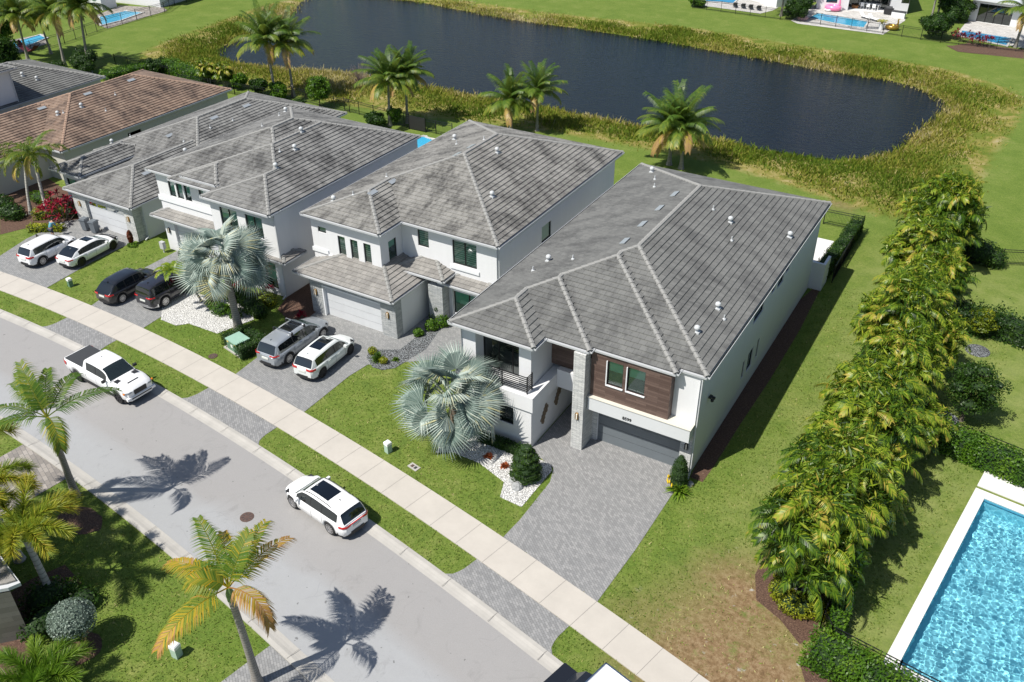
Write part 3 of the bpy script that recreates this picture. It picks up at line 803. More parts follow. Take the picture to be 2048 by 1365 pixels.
    for r, q in enumerate(rects):
        E = [((q[0], q[2]), (q[1], q[2]), (0, -1)), ((q[1], q[2]), (q[1], q[3]), (1, 0)), ((q[1], q[3]), (q[0], q[3]), (0, 1)), ((q[0], q[3]), (q[0], q[2]), (-1, 0))]
        for e, g, nrm in E:
            L = math.hypot(g[0]-e[0], g[1]-e[1]); n = max(1, int(L/.06)); run = None; dx, dy = (g[0]-e[0])/L, (g[1]-e[1])/L
            for i in range(n+1):
                ok = False
                if i < n:
                    t_ = (i+.5)/n*L; o = top(e[0]+dx*t_+nrm[0]*.02, e[1]+dy*t_+nrm[1]*.02)
                    dup_edge = any(rr < r and ((abs(q2[0]-e[0]) < 1e-3 and abs(q2[0]-g[0]) < 1e-3 and q2[2] <= e[1]+dy*t_ <= q2[3]) or (abs(q2[1]-e[0]) < 1e-3 and abs(q2[1]-g[0]) < 1e-3 and q2[2] <= e[1]+dy*t_ <= q2[3])
                        or (abs(q2[3]-e[1]) < 1e-3 and abs(q2[3]-g[1]) < 1e-3 and q2[0] <= e[0]+dx*t_ <= q2[1]) or (abs(q2[2]-e[1]) < 1e-3 and abs(q2[2]-g[1]) < 1e-3 and q2[0] <= e[0]+dx*t_ <= q2[1])) for rr, q2 in enumerate(rects))
                    ok = (o is None or o[0] < q[4]+.05) and not dup_edge
                if ok and run is None: run = i
                if not ok and run is not None:
                    a0, a1 = run/n*L, i/n*L; run = None
                    if a1-a0 < .12: continue
                    P = lambda t_, off, z: (e[0]+dx*t_+nrm[0]*off, e[1]+dy*t_+nrm[1]*off, z)
                    z = q[4]
                    fs.poly([P(a0, 0, z-fh), P(a1, 0, z-fh), P(a1, 0, z+.02), P(a0, 0, z+.02)])
                    # open gutter: bottom, outer lip, dark inside
                    if gut:
                        gt.poly([P(a0, .012, z-.13), P(a1, .012, z-.13), P(a1, .13, z-.13), P(a0, .13, z-.13)][::-1], 0)
                        gt.poly([P(a0, .13, z-.13), P(a1, .13, z-.13), P(a1, .15, z-.005), P(a0, .15, z-.005)], 0)
                        gt.poly([P(a0, .15, z-.005), P(a1, .15, z-.005), P(a1, .125, z-.005), P(a0, .125, z-.005)], 0)
                        gt.poly([P(a0, .125, z-.005), P(a1, .125, z-.005), P(a1, .115, z-.12), P(a0, .115, z-.12)], 1)
                        gt.poly([P(a0, .115, z-.12), P(a1, .115, z-.12), P(a1, .012, z-.12), P(a0, .012, z-.12)], 1)
                        for t_ in (a0, a1): gt.poly([P(t_, .012, z-.13), P(t_, .13, z-.13), P(t_, .15, z-.005), P(t_, .012, z-.005)], 0)
    ro = tb.build('roof', M[mats], parent, world=True)
    cp.build('ridge_tiles', M[cap], ro, world=True)
    sf.build('soffit', M['trim'], ro, world=True); fs.build('fascia', M['trim'], ro, world=True)
    if gut: gt.build('gutter', [M['gutter'], M['dark_gutter']], ro, world=True)
    return ro, top
def wall_panel(mb, a, b, z0, z1, holes=(), depth=.14, mi=0):
    """vertical wall from a to b (outward normal on the right of a->b) with recessed openings (s0,s1,z0,z1) measured from a"""
    a = Vector((a[0], a[1])); b = Vector((b[0], b[1])); d = b-a; L = d.length; d /= L; nrm = Vector((d.y, -d.x))
    P = lambda s, z, o=0: (a.x+d.x*s-nrm.x*o, a.y+d.y*s-nrm.y*o, z)
    ss = sorted({0, L, *[h[0] for h in holes], *[h[1] for h in holes]}); zs = sorted({z0, z1, *[h[2] for h in holes], *[h[3] for h in holes]})
    for i in range(len(ss)-1):
        for j in range(len(zs)-1):
            sm, zm = (ss[i]+ss[i+1])/2, (zs[j]+zs[j+1])/2
            if any(h[0] < sm < h[1] and h[2] < zm < h[3] for h in holes): continue
            mb.poly([P(ss[i], zs[j]), P(ss[i+1], zs[j]), P(ss[i+1], zs[j+1]), P(ss[i], zs[j+1])], mi)
    for h in holes:
        dp = h[4] if len(h) > 4 else depth
        mb.poly([P(h[0], h[2]), P(h[1], h[2]), P(h[1], h[2], dp), P(h[0], h[2], dp)], mi)
        mb.poly([P(h[0], h[3], dp), P(h[1], h[3], dp), P(h[1], h[3]), P(h[0], h[3])], mi)
        mb.poly([P(h[0], h[2]), P(h[0], h[2], dp), P(h[0], h[3], dp), P(h[0], h[3])], mi)
        mb.poly([P(h[1], h[2], dp), P(h[1], h[2]), P(h[1], h[3]), P(h[1], h[3], dp)], mi)
def window(parent, a, b, h, depth=.10, mull=(), rails=(), glassm='glass', blind='blind', blind_z=None, frame=.05, name='window'):
    """a window unit seated in the opening h of the wall a->b"""
    a = Vector((a[0], a[1])); b = Vector((b[0], b[1])); d = (b-a).normalized(); nrm = Vector((d.y, -d.x))
    P = lambda s, z, o=0: Vector((a.x+d.x*s-nrm.x*o, a.y+d.y*s-nrm.y*o, z))
    s0, s1, z0, z1 = h[:4]; fr = MB(); o = depth; D = Vector((d.x, d.y, 0)); Nn = Vector((nrm.x, nrm.y, 0))
    def bar(sa, sb, za, zb): fr.obox(P((sa+sb)/2, (za+zb)/2, o), D*((sb-sa)/2), Nn*.035, Vector((0, 0, (zb-za)/2)))
    bar(s0, s1, z0, z0+frame); bar(s0, s1, z1-frame, z1); bar(s0, s0+frame, z0+frame, z1-frame); bar(s1-frame, s1, z0+frame, z1-frame)
    for m_ in mull: bar(s0+(s1-s0)*m_-.03, s0+(s1-s0)*m_+.03, z0+frame, z1-frame)
    for m_ in rails: bar(s0+frame, s1-frame, z0+(z1-z0)*m_-.025, z0+(z1-z0)*m_+.025)
    w = fr.build(name, M['bronze'], parent, world=True)
    g = MB(); g.poly([P(s0+.02, z0+.02, o+.005), P(s1-.02, z0+.02, o+.005), P(s1-.02, z1-.02, o+.005), P(s0+.02, z1-.02, o+.005)]); g.build('pane', M[glassm], w, world=True)
    g = MB(); bz = blind_z if blind_z is not None else z0+.05
    if blind: g.poly([P(s0+.03, bz, o+.09), P(s1-.03, bz, o+.09), P(s1-.03, z1-.03, o+.09), P(s0+.03, z1-.03, o+.09)]); g.build('blind', M[blind], w, world=True)
    g = MB(); g.poly([P(s0-.1, z0-.1, o+.5), P(s1+.1, z0-.1, o+.5), P(s1+.1, z1+.1, o+.5), P(s0-.1, z1+.1, o+.5)]); g.build('room_shade_panel', M['room'], w, world=True)  # flat backing panel, room shade painted as near-black
    return w
def garage(parent, a, b, h, mat, depth=.22, lites=False):
    a = Vector((a[0], a[1])); b = Vector((b[0], b[1])); d = (b-a).normalized(); nrm = Vector((d.y, -d.x))
    P = lambda s, z, o=0: Vector((a.x+d.x*s-nrm.x*o, a.y+d.y*s-nrm.y*o, z))
    g = MB(); s0, s1, z0, z1 = h[:4]; n = 4; dz = (z1-z0)/n
    for i in range(n):
        g.obox(P((s0+s1)/2, z0+dz*(i+.5), depth+.02), Vector((d.x, d.y, 0))*((s1-s0)/2), Vector((nrm.x, nrm.y, 0))*.025, Vector((0, 0, dz/2-.008)))
    g.poly([P(s0, z0, depth+.04), P(s1, z0, depth+.04), P(s1, z1, depth+.04), P(s0, z1, depth+.04)])
    do = g.build('garage_door', M[mat], parent, world=True)
    if lites:
        l = MB()
        for i in range(4):
            ca = s0+(s1-s0)*(i+.5)/4; l.obox(P(ca, z1-dz*.5, depth-.01), Vector((d.x, d.y, 0))*((s1-s0)/8-.09), Vector((nrm.x, nrm.y, 0))*.02, Vector((0, 0, .14)))
        l.build('door_window', M['dark_glass'], do, world=True)
    return do
def sconce(parent, x, y, z, mat='brass'):
    m_ = MB(); m_.box(x-.06, x+.06, y-.03, y, z-.24, z+.24); 
    m_.box(x-.09, x-.06, y-.12, y-.0, z-.2, z+.2); m_.box(x+.06, x+.09, y-.12, y-.0, z-.2, z+.2)
    w = m_.build('wall_lamp', M[mat], parent, world=True)
    g = MB(); g.box(x-.035, x+.035, y-.10, y-.04, z-.17, z+.17); g.build('lamp_shade', M['lamp_glass'], w, world=True)
def vents(parent, top, domes, pipes, flats=(), dark=False):
    """roof vents where the photo shows them"""
    for x, y in domes:
        t_ = top(x, y)
        if t_ is None: continue
        h = t_[0]; m_ = MB(); m_.box(x-.16, x+.16, y-.16, y+.16, h-.05, h+.07)
        m_.lathe([(.09, 0), (.09, .24), (.155, .24), (.17, .30), (.14, .39), (.07, .44), (0.001, .45)], (x, y, h), 12)
        m_.build('roof_vent', M['vent'], parent, world=True, smooth=False)
    for x, y in pipes:
        t_ = top(x, y)
        if t_ is None: continue
        h = t_[0]; m_ = MB(); m_.lathe([(.11, -.05), (.10, .08), (.04, .11), (.04, .32), (.03, .32), (.03, .2)], (x, y, h), 10); m_.build('vent_pipe', M['vent'], parent, world=True)
    for x, y in flats:
        if top(x-.45, y) and top(x, y) and top(x-.45, y)[1] == 0: x -= .45
        t_ = top(x, y)
        if t_ is None: continue
        sl = .338*(1 if top(x+.05, y)[0] > top(x-.05, y)[0] else -1)
        m_ = MB(); m_.obox((x, y, t_[0]+.075), Vector((.17, 0, .17*sl)), Vector((0, .42, 0)), Vector((-sl*.02, 0, .02)))
        m_.build('low_vent', M['flatvent'], parent, world=True)
M['vent'] = plain('weathered_vent_metal', (.50, .52, .53), .5, var=.15, scale=9)
M['flatvent'] = plain('metal_ridge_vent', (.36, .39, .41), .35, .3)
def on_roof(px, py, top, z0=7.5):
    z = z0
    for _ in range(12):
        p = at(px, py, z); t_ = top(p.x, p.y)
        if t_ is None: return (p.x, p.y)
        z = z*.4 + (t_[0]+.2)*.6
    p = at(px, py, z); return (p.x, p.y)
def downspout(parent, x, y, z1, dirn=(0, -1), mat='gutter'):
    m_ = MB(); m_.bar((x, y, z1), (x, y, .25), .09, .07); m_.bar((x, y, .25), (x+dirn[0]*.4, y+dirn[1]*.4, .08), .09, .07)
    m_.build('downspout', M[mat], parent, world=True)

M['driftwood'] = plain('brown_wood_panels', (.16, .12, .08), .8, var=.5, scale=7)
# ---------------- house nearest the camera, number 8599
H1 = thing('house', (-17.5, 45, 0), 'white two storey house numbered 8599 with dark plank cladding, stone pillar and charcoal garage door', 'house')
wl = MB(); XL, XR, YB = -24.2, -10.69, 60.4
# right side wall with its windows
sideH = [(44.9,1.4,2.7,.42),(46.2,1.3,2.75,1.05),(47.7,1.25,2.7,.42),(46.5,4.85,5.7,1.9),(49.3,5.2,5.9,.8),(50.9,4.9,5.7,1.3),(52.3,5.2,5.9,.8)]
Ys = 36.5
holes = [(y-w/2-Ys, y+w/2-Ys, z0, z1) for y, z0, z1, w in sideH]
wall_panel(wl, (XR, Ys), (XR, YB), 0, 6.5, holes)
wall_panel(wl, (XR, YB), (XL, YB), 0, 6.5); wall_panel(wl, (XL, YB), (XL, 34.95), 3.3, 6.5); wall_panel(wl, (XL, YB), (XL, 34.3), 0, 3.3)
# left wing, ground floor (projects under the balcony)
A, B = (XL, 34.3), (-19.26, 34.3)
wh = [(-22.54-XL, -21.64-XL, 1.19, 2.4), (-21.33-XL, -20.41-XL, 1.19, 2.4)]
wall_panel(wl, A, B, 0, 2.62, wh); wall_panel(wl, B, (-19.26, 39.6), 0, 2.62)
# upper left wing with the recessed balcony door
C = (-24.2, 35.05); D = (-19.72, 35.05)
wall_panel(wl, C, D, 3.3, 6.5, [(.9, 3.72, 3.42, 6.1, .9)]); wall_panel(wl, D, (-19.72, 38.9), 3.3, 6.5)
# entry recess
wall_panel(wl, (-19.26, 39.6), (-17.3, 39.6), 0, 3.4); wall_panel(wl, (-16.6, 38.0), (-16.6, 36.85), 0, 3.4)
# garage front
ga, gb = (-16.69, 36.85), (XR, 36.85)
wall_panel(wl, ga, gb, 0, 2.76, [(.33, 5.25, 0.0, 2.4, .10)])
# upper right strip beside the cladding
wall_panel(wl, (-12.1, 36.66), (XR, 36.66), 3.62, 6.5); wall_panel(wl, (-19.7, 38.9), (-16.9, 38.9), 5.9, 6.5)
w1 = wl.build('wall', M['stucco'], H1, world=True)
for y, z0, z1, w_ in sideH: window(H1, (XR, Ys), (XR, YB), (y-w_/2-Ys, y+w_/2-Ys, z0, z1), glassm='dark_glass' if w_ < .6 else 'glass', blind=None)
for h in wh: window(H1, A, B, h, glassm='dark_glass', blind=None)
window(H1, C, D, (.9, 3.72, 3.42, 6.1), depth=.86, mull=(.36, .68), glassm='dark_glass', blind=None, name='balcony_door')
garage(H1, ga, gb, (.33, 5.25, 0, 2.4), 'garage_black', .06)
# balcony ledge band round the wing and the garage slab
bd = MB()
bd.prism([(-24.3, 34.18), (-19.12, 34.18), (-19.12, 38.9), (-19.68, 38.9), (-19.68, 35.03), (-24.3, 35.03)], 2.63, 3.60)
bd.build('balcony_ledge', M['stucco'], H1, world=True)
bd = MB(); bd.box(-16.62, -10.72, 35.9, 36.84, 2.77, 3.60); sl = bd.build('garage_canopy', M['stucco_cool'], H1, world=True)
bd = MB(); bd.box(-16.66, -10.68, 35.86, 36.64, 3.603, 3.645); bd.build('ledge_cap', M['cap_stone'], sl, world=True)
bd = MB(); bd.box(-19.12, -17.3, 37.0, 37.35, 2.7, 3.9); bd.build('entry_beam', M['stucco'], H1, world=True)
cl = MB(); fa, fb = (-16.62, 36.12), (-12.08, 36.12)
ww = [(-15.66+16.62, -14.76+16.62, 4.66, 6.18, .12), (-14.5+16.62, -13.5+16.62, 4.66, 6.18, .12)]
wall_panel(cl, fa, fb, 3.645, 6.5, ww); wall_panel(cl, fb, (-12.08, 36.66), 3.645, 6.5); wall_panel(cl, (-16.62, 37.3), fa, 3.645, 6.5)
wall_panel(cl, (-19.7, 37.4), (-17.3, 37.4), 3.9, 6.5)
cl.build('plank_cladding', M['wood'], H1, world=True)
for h in ww:
    window(H1, fa, fb, h, depth=.09, blind='curtain', blind_z=5.5, frame=.035)
    sv = MB(); sx0 = -16.62+h[0]; sx1 = -16.62+h[1]; sv.box(sx0-.05, sx1+.05, 36.05, 36.14, h[2]-.07, h[2]-.003); sv.box(sx0-.06, sx0-.004, 36.06, 36.13, h[2], h[3])
    sv.build('window_sill', M['trim'], H1, world=True)
pl = MB(); pl.box(-17.39, -16.70, 35.54, 36.2, 0, 6.5); pl.build('stone_pillar', M['stone'], H1, world=True)
pl = MB(); pl.box(-17.1, -16.702, 36.2, 36.84, 0, 2.76); pl.box(-16.70, -16.40, 36.80, 36.848, 0, 2.7); pl.box(-11.40, -10.73, 36.74, 36.84, 0, 2.7)
pl.build('stone_base', M['stone'], H1, world=True)
sconce(H1, -17.05, 35.54, 2.35); sconce(H1, -11.05, 36.74, 1.85, 'black_metal')
# balcony rail
rl = MB()
for z in [3.78+.13*i for i in range(8)]: rl.bar((-22.9, 34.42, z), (-19.6, 34.42, z), .04, .045); rl.bar((-19.6, 34.42, z), (-19.6, 34.98, z), .04, .045)
for x in (-22.9, -21.2, -19.6): rl.bar((x, 34.42, 3.6), (x, 34.42, 4.75), .06, .06)
rl.bar((-19.6, 34.96, 3.6), (-19.6, 34.96, 4.75), .06)
rl.build('balcony_railing', M['black_metal'], H1, world=True)
r1, top1 = roof_build(H1, [(-24.64,-19.25,34.50,60.83,6.7), (-24.64,-16.57,35.74,60.83,6.7), (-24.64,-11.87,36.13,60.83,6.7), (-24.64,-10.41,36.65,60.83,6.7)], 'roof_main')
vents(r1, top1, [on_roof(x, y, top1) for x, y in [(1097,517),(1304,340),(1461,440),(1580,470),(1436,612),(1394,659)]],
      [on_roof(x, y, top1) for x, y in [(1066,537),(1146,514),(1309,370),(1310,355),(1427,415),(1464,477),(1449,634)]],
      [on_roof(x, y, top1) for x, y in [(1264,477),(1299,443),(1333,411),(1363,383)]])
downspout(H1, -10.64, 36.62, 6.55, (.1, -1)); 
# side wall flood light and hose
fl = MB(); fl.box(-10.66, -10.5, 38.2, 38.5, 4.25, 4.33); fl.lathe([(.02, 0), (.09, .05), (.1, .16), (.02, .2)], (-10.45, 38.25, 4.05), 8); fl.lathe([(.02, 0), (.09, .05), (.1, .16), (.02, .2)], (-10.45, 38.5, 4.05), 8)
fl.build('flood_light', M['black_plastic'], H1, world=True)
# house number
def text(parent, s, loc, size, rot, mat, name='house_number', ext=.01):
    cu = bpy.data.curves.new(name, 'FONT'); cu.body = s; cu.size = size; cu.extrude = ext; cu.align_x = 'CENTER'; cu.align_y = 'CENTER'; cu.offset = .004
    o = bpy.data.objects.new(name, cu); S.collection.objects.link(o); o.rotation_euler = rot
    dg = bpy.context.evaluated_depsgraph_get(); me = bpy.data.meshes.new_from_object(o.evaluated_get(dg)); bpy.data.objects.remove(o)
    me.materials.clear(); me.materials.append(mat); n = bpy.data.objects.new(name, me); S.collection.objects.link(n)
    n.parent = parent; n.location = Vector(loc)-wpos(parent); n.rotation_euler = rot; return n
text(sl, '8599', (-14.25, 35.885, 2.98), .27, (R_(90), 0, 0), M['house_number'])
# two clusters of hexagonal wooden panels on the entry wall
for yc, zc in ((35.75, 1.45), (37.35, 1.75)):
    o_ = MB(); hexes = [(0, 0), (1, 0), (.5, .87), (1.5, .87), (1, 1.74), (2, 1.74), (1.5, 2.6), (2.5, 2.6), (.5, -.87), (2, 3.4)]
    for k, (u_, v_) in enumerate(hexes):
        cy = yc+(u_-1.1)*.24; cz = zc+(v_-1.0)*.22; th = .03+.02*(k % 3)
        pts = [(cy+.14*math.cos(math.pi/6+i_*math.pi/3), cz+.14*math.sin(math.pi/6+i_*math.pi/3)) for i_ in range(6)]
        o_.poly([(-19.255+th, y, z) for y, z in pts]); 
        for i_ in range(6): p_, q_ = pts[i_], pts[(i_+1) % 6]; o_.poly([(-19.26, p_[0], p_[1]), (-19.26, q_[0], q_[1]), (-19.255+th, q_[0], q_[1]), (-19.255+th, p_[0], p_[1])])
    o_.build('wall_ornament', M['driftwood'], H1, world=True)

# ---------------- second house
H2 = thing('house', (-33.9, 50, 0), 'white two storey house with pale garage door, stone piers and small hipped porch roof', 'house')
wl = MB(); X0, X1 = -40.97, -27.35
wA, wB = (-41.0, 41.53), (-35.0, 41.53)
f2 = [(-40.42+41, -39.68+41, 5.32, 5.74), (-38.69+41, -38.05+41, 3.85, 5.45), (-37.6+41, -36.96+41, 3.85, 5.45), (-36.45+41, -35.83+41, 3.85, 5.45)]
wall_panel(wl, wA, wB, 2.9, 6.5, f2)
s2 = [(42.4-41.53, 43.3-41.53, 3.82, 5.5)]
wall_panel(wl, wB, (-35.0, 45.06), 2.9, 6.5, s2)
rA, rB = (-35.0, 43.93), (X1, 43.93)
r2h = [(-33.64+35, -32.74+35, 4.92, 6.16), (-30.81+35, -28.9+35, 4.31, 6.1)]
wall_panel(wl, rA, rB, 2.9, 6.5, r2h)
sA, sB = (X1, 43.93), (X1, 61.9)
s2h = [(50.0-43.93, 51.4-43.93, 3.95, 5.24)]
wall_panel(wl, sA, sB, 0, 6.5, s2h); wall_panel(wl, sB, (X0, 61.9), 0, 6.5); wall_panel(wl, (X0, 61.9), (X0, 41.53), 0, 6.5)
# ground floor: garage side wall, entry and living room front
wall_panel(wl, (-32.62, 40.3), (-32.62, 46), 0, 2.95); wall_panel(wl, (-32.62, 46), (-30.9, 46), 0, 2.95)
lA, lB = (-31.0, 43.45), (X1, 43.45); lh = [(.45, 2.9, .75, 2.5)]
wall_panel(wl, lA, lB, 0, 3.0, lh); wall_panel(wl, (-31.0, 46), lA, 0, 3.0); wall_panel(wl, lB, sA, 0, 3.0)
wl.build('wall', M['stucco'], H2, world=True)
window(H2, wA, wB, f2[0], blind='curtain')
for h in f2[1:]: window(H2, wA, wB, h, blind_z=4.35)
window(H2, wB, (-35.0, 45.06), s2[0], blind='curtain', blind_z=4.9)
window(H2, rA, rB, r2h[0]); window(H2, rA, rB, r2h[1], mull=(.5,))
window(H2, sA, sB, s2h[0], blind='curtain'); window(H2, lA, lB, lh[0], mull=(.5,), blind='curtain', blind_z=1.5)
gw = MB(); g2a, g2b = (-40.0, 39.6), (-32.62, 39.6)
wall_panel(gw, g2a, g2b, 0, 2.95, [(1.15, 6.15, 0, 2.36, .25)]); wall_panel(gw, g2b, (-32.62, 40.3), 0, 2.95); wall_panel(gw, (-40.0, 45), g2a, 0, 2.95)
gw.build('stone_front', M['stone_dark'], H2, world=True)
gw = MB(); gw.box(-32.05, -30.9, 42.62, 43.35, 0, 2.97); gw.build('stone_pier', M['stone_dark'], H2, world=True)
garage(H2, g2a, g2b, (1.15, 6.15, 0, 2.36), 'garage_grey')
sconce(H2, -39.5, 39.58, 1.75); sconce(H2, -33.25, 39.58, 1.75)
tr = MB(); tr.box(-38.9, -38.80, 39.57, 39.84, 0, 2.46); tr.box(-38.80, -33.85, 39.57, 39.84, 2.362, 2.46); tr.build('garage_surround', M['trim'], H2, world=True)
sl_ = MB(); sl_.box(-39.65, -34.93, 41.43, 41.52, 3.42, 3.74); sl_.box(-34.99, -34.93, 41.52, 43.6, 3.42, 3.74); sl_.box(-41.08, -39.65, 41.44, 41.52, 3.75, 4.05); sl_.box(-31.0, -28.7, 43.84, 43.92, 3.95, 4.2)
sl_.build('sill_band', M['trim'], H2, world=True)
r2, top2 = roof_build(H2, [(-41.35,-34.6,41.08,62.4,6.7), (-41.35,-26.94,43.48,62.4,6.7)], 'roof_stained')
vents(r2, top2, [on_roof(x, y, top2) for x, y in [(667,398),(909,275),(994,301),(984,389)]], [on_roof(x, y, top2) for x, y in [(706,386),(773,350),(913,285),(968,276)]], [on_roof(x, y, top2) for x, y in [(745,382),(787,359),(924,304),(952,288)]])
_, topl = roof_build(H2, [(-41.0,-32.5,39.2,47.0,3.15)], 'roof_low')
roof_build(H2, [(-34.85,-30.7,42.5,46.9,3.62)], 'roof_low'); roof_build(H2, [(-31.4,-26.9,42.95,47.4,3.2)], 'roof_low')
downspout(H2, -27.28, 44.1, 6.5); downspout(H2, -30.6, 43.36, 3.0)

# ---------------- third house
H3 = thing('house', (-50, 48, 0), 'white two storey house with teal windows behind the larger silver fan palm', 'house')
wl = MB(); X0, X1 = -56.65, -43.0
a_, b_ = (-56.65, 41.6), (-49.8, 41.6); h3 = [(-55.4+56.65, -54.72+56.65, 4.65, 6.18), (-54.55+56.65, -53.87+56.65, 4.65, 6.18), (-53.7+56.65, -53.02+56.65, 4.65, 6.18), (-52.1+56.65, -51.6+56.65, 5.5, 6.3)]
wall_panel(wl, a_, b_, 2.9, 6.75, h3); wall_panel(wl, b_, (-49.8, 45), 2.9, 6.75)
c_, d_ = (-49.2, 40.05), (X1, 40.05); h3b = [(.9, 2.6, 4.4, 6.0), (3.4, 5.0, 4.4, 6.0)]; h3c = [(3.4, 5.6, .5, 2.6), (.9, 2.5, 1.0, 2.6)]
wall_panel(wl, c_, d_, 0, 6.5, h3b+h3c); wall_panel(wl, (-49.2, 44), c_, 0, 6.5)
e_, f_ = (X1, 40.05), (X1, 57.0); h3d = [(45.3-40.05, 46.8-40.05, 4.9, 5.75)]
wall_panel(wl, e_, f_, 0, 6.5, h3d); wall_panel(wl, f_, (X0, 57.0), 0, 6.5); wall_panel(wl, (X0, 57.0), a_, 0, 6.75)
wl.build('wall', M['stucco'], H3, world=True)
gl = MB(); ga3, gb3 = (-56.4, 41.2), (-49.9, 41.2); wall_panel(gl, ga3, gb3, 0, 2.95, [(1.1, 5.9, 0, 2.4, .25)]); wall_panel(gl, (-56.4, 43), ga3, 0, 2.95)
gl.build('garage_front', M['stucco'], H3, world=True); garage(H3, ga3, gb3, (1.1, 5.9, 0, 2.4), 'garage_grey'); sconce(H3, -55.95, 41.18, 1.75, 'black_metal')
for h in h3: window(H3, a_, b_, h, blind='curtain', blind_z=5.0)
for h in h3b+h3c: window(H3, c_, d_, h, mull=(.5,), blind='curtain', blind_z=h[2]+.7)
window(H3, e_, f_, h3d[0], blind='curtain')
sb = MB(); sb.box(-56.75, -49.7, 41.5, 41.59, 4.1, 4.5); sb.build('sill_band', M['trim'], H3, world=True)
r3, top3 = roof_build(H3, [(-57.03,-43.25+.0,41.2,57.3,6.7), (-54.05,-42.95,40.7,57.3,6.7), (-49.5,-42.95,39.63,57.3,6.7), (-53.1,-49.45,41.15,48.0,6.95)], 'roof_stained_dark')
vents(r3, top3, [on_roof(x, y, top3) for x, y in [(571,220),(602,260),(589,295),(551,332)]], [on_roof(x, y, top3) for x, y in [(558,228),(524,250),(559,300)]], [])
roof_build(H3, [(-56.95,-49.5,40.6,45.5,3.15)], 'roof_low'); roof_build(H3, [(-45.5,-42.35,39.75,42,3.1)], 'roof_low')
downspout(H3, -42.9, 40.0, 6.5)

q = at(372, 512)
mb_ = thing('meter_box', (-56.3, 40.5, 0), 'white electricity meter box at the left corner of the third house', 'utility box')
m_ = MB(); m_.box(-.2, .2, -.14, .14, .35, .95); m_.build('case', M['pvc'], mb_); m_ = MB(); m_.box(-.04, .04, -.04, .04, 0, .35); m_.build('post', M['pvc'], mb_)
# ---------------- fourth house (one storey)
H4 = thing('house', (-65, 52, 0), 'one storey grey roofed house with white garage door and two bins in front', 'house')
wl = MB()
ga4, gb4 = (-66.9, 40.75), (-59.5, 40.75); wall_panel(wl, (-59.25, 41.5), (-59.25, 66.2), 0, 3.0); wall_panel(wl, (-59.25, 66.2), (-71.7, 66.2), 0, 3.0); wall_panel(wl, (-71.7, 66.2), (-71.7, 47.3), 0, 3.0)
e4a, e4b = (-71.7, 47.3), (-66.9, 47.3); wall_panel(wl, e4a, e4b, 0, 3.0); wall_panel(wl, (-70.9, 42.9), (-67.9, 42.9), 0, 3.3, [(.4, 2.6, .7, 2.5)]); wall_panel(wl, (-67.9, 42.9), (-67.9, 47.3), 0, 3.3); wall_panel(wl, (-70.9, 47), (-70.9, 42.9), 0, 3.3)
wl.build('wall', M['stucco_cool'], H4, world=True)
window(H4, (-70.9, 42.9), (-67.9, 42.9), (.4, 2.6, .7, 2.5), mull=(.5,), blind='curtain')
gl = MB(); wall_panel(gl, ga4, gb4, 0, 3.0, [(1.55, 6.3, 0, 2.4, .25)]); wall_panel(gl, gb4, (-59.5, 41.5), 0, 3.0); wall_panel(gl, (-59.5, 41.5), (-59.25, 41.5), 0, 3.0); wall_panel(gl, (-66.9, 47), ga4, 0, 3.0)
gl.build('stone_front', M['stone'], H4, world=True); garage(H4, ga4, gb4, (1.55, 6.3, 0, 2.4), 'garage_grey', lites=True)
sconce(H4, -66.1, 40.73, 1.9); sconce(H4, -60.1, 40.73, 1.9)
r4_, top4 = roof_build(H4, [(-72.1,-58.8,47.2,66.6,3.2), (-67.2,-59.05,40.4,55,3.2), (-71.4,-67.45,42.2,50,3.45)], 'roof_stained_dark')
vents(r4_, top4, [on_roof(x, y, top4, 5) for x, y in [(223,282),(370,302)]], [on_roof(x, y, top4, 5) for x, y in [(367,280),(420,253),(465,238),(260,270)]], [on_roof(x, y, top4, 5) for x, y in [(293,343),(340,268),(428,233),(493,209)]])
downspout(H4, -59.2, 41.55, 3.1)

# ---------------- fifth house (brown roof)
H5 = thing('house', (-81, 55, 0), 'one storey greige house under a long brown tiled roof', 'house')
wl = MB(); wall_panel(wl, (-74.7, 45.9), (-74.7, 66), 0, 3.0, [(7.0, 8.6, 1.9, 2.5)]); wall_panel(wl, (-74.7, 66), (-87.8, 66), 0, 3.0); wall_panel(wl, (-87.8, 66), (-87.8, 40.5), 0, 3.0)
wall_panel(wl, (-87.8, 40.5), (-77.5, 40.5), 0, 3.0); wall_panel(wl, (-77.5, 40.5), (-77.5, 45.9), 0, 3.0); wall_panel(wl, (-77.5, 45.9), (-74.7, 45.9), 0, 3.0)
wl.build('wall', M['stucco_tan'], H5, world=True)
r5_, top5 = roof_build(H5, [(-88.2,-77.2,40.0,55,3.2), (-88.2,-74.4,45.5,66.4,3.2)], 'roof_brown', cap='cap_brown')
vents(r5_, top5, [on_roof(x, y, top5, 5) for x, y in [(115,227),(162,211),(266,212),(125,280)]], [on_roof(x, y, top5, 5) for x, y in [(126,223),(211,219),(230,187)]], [on_roof(x, y, top5, 5) for x, y in [(83,214),(175,185),(262,158)]])
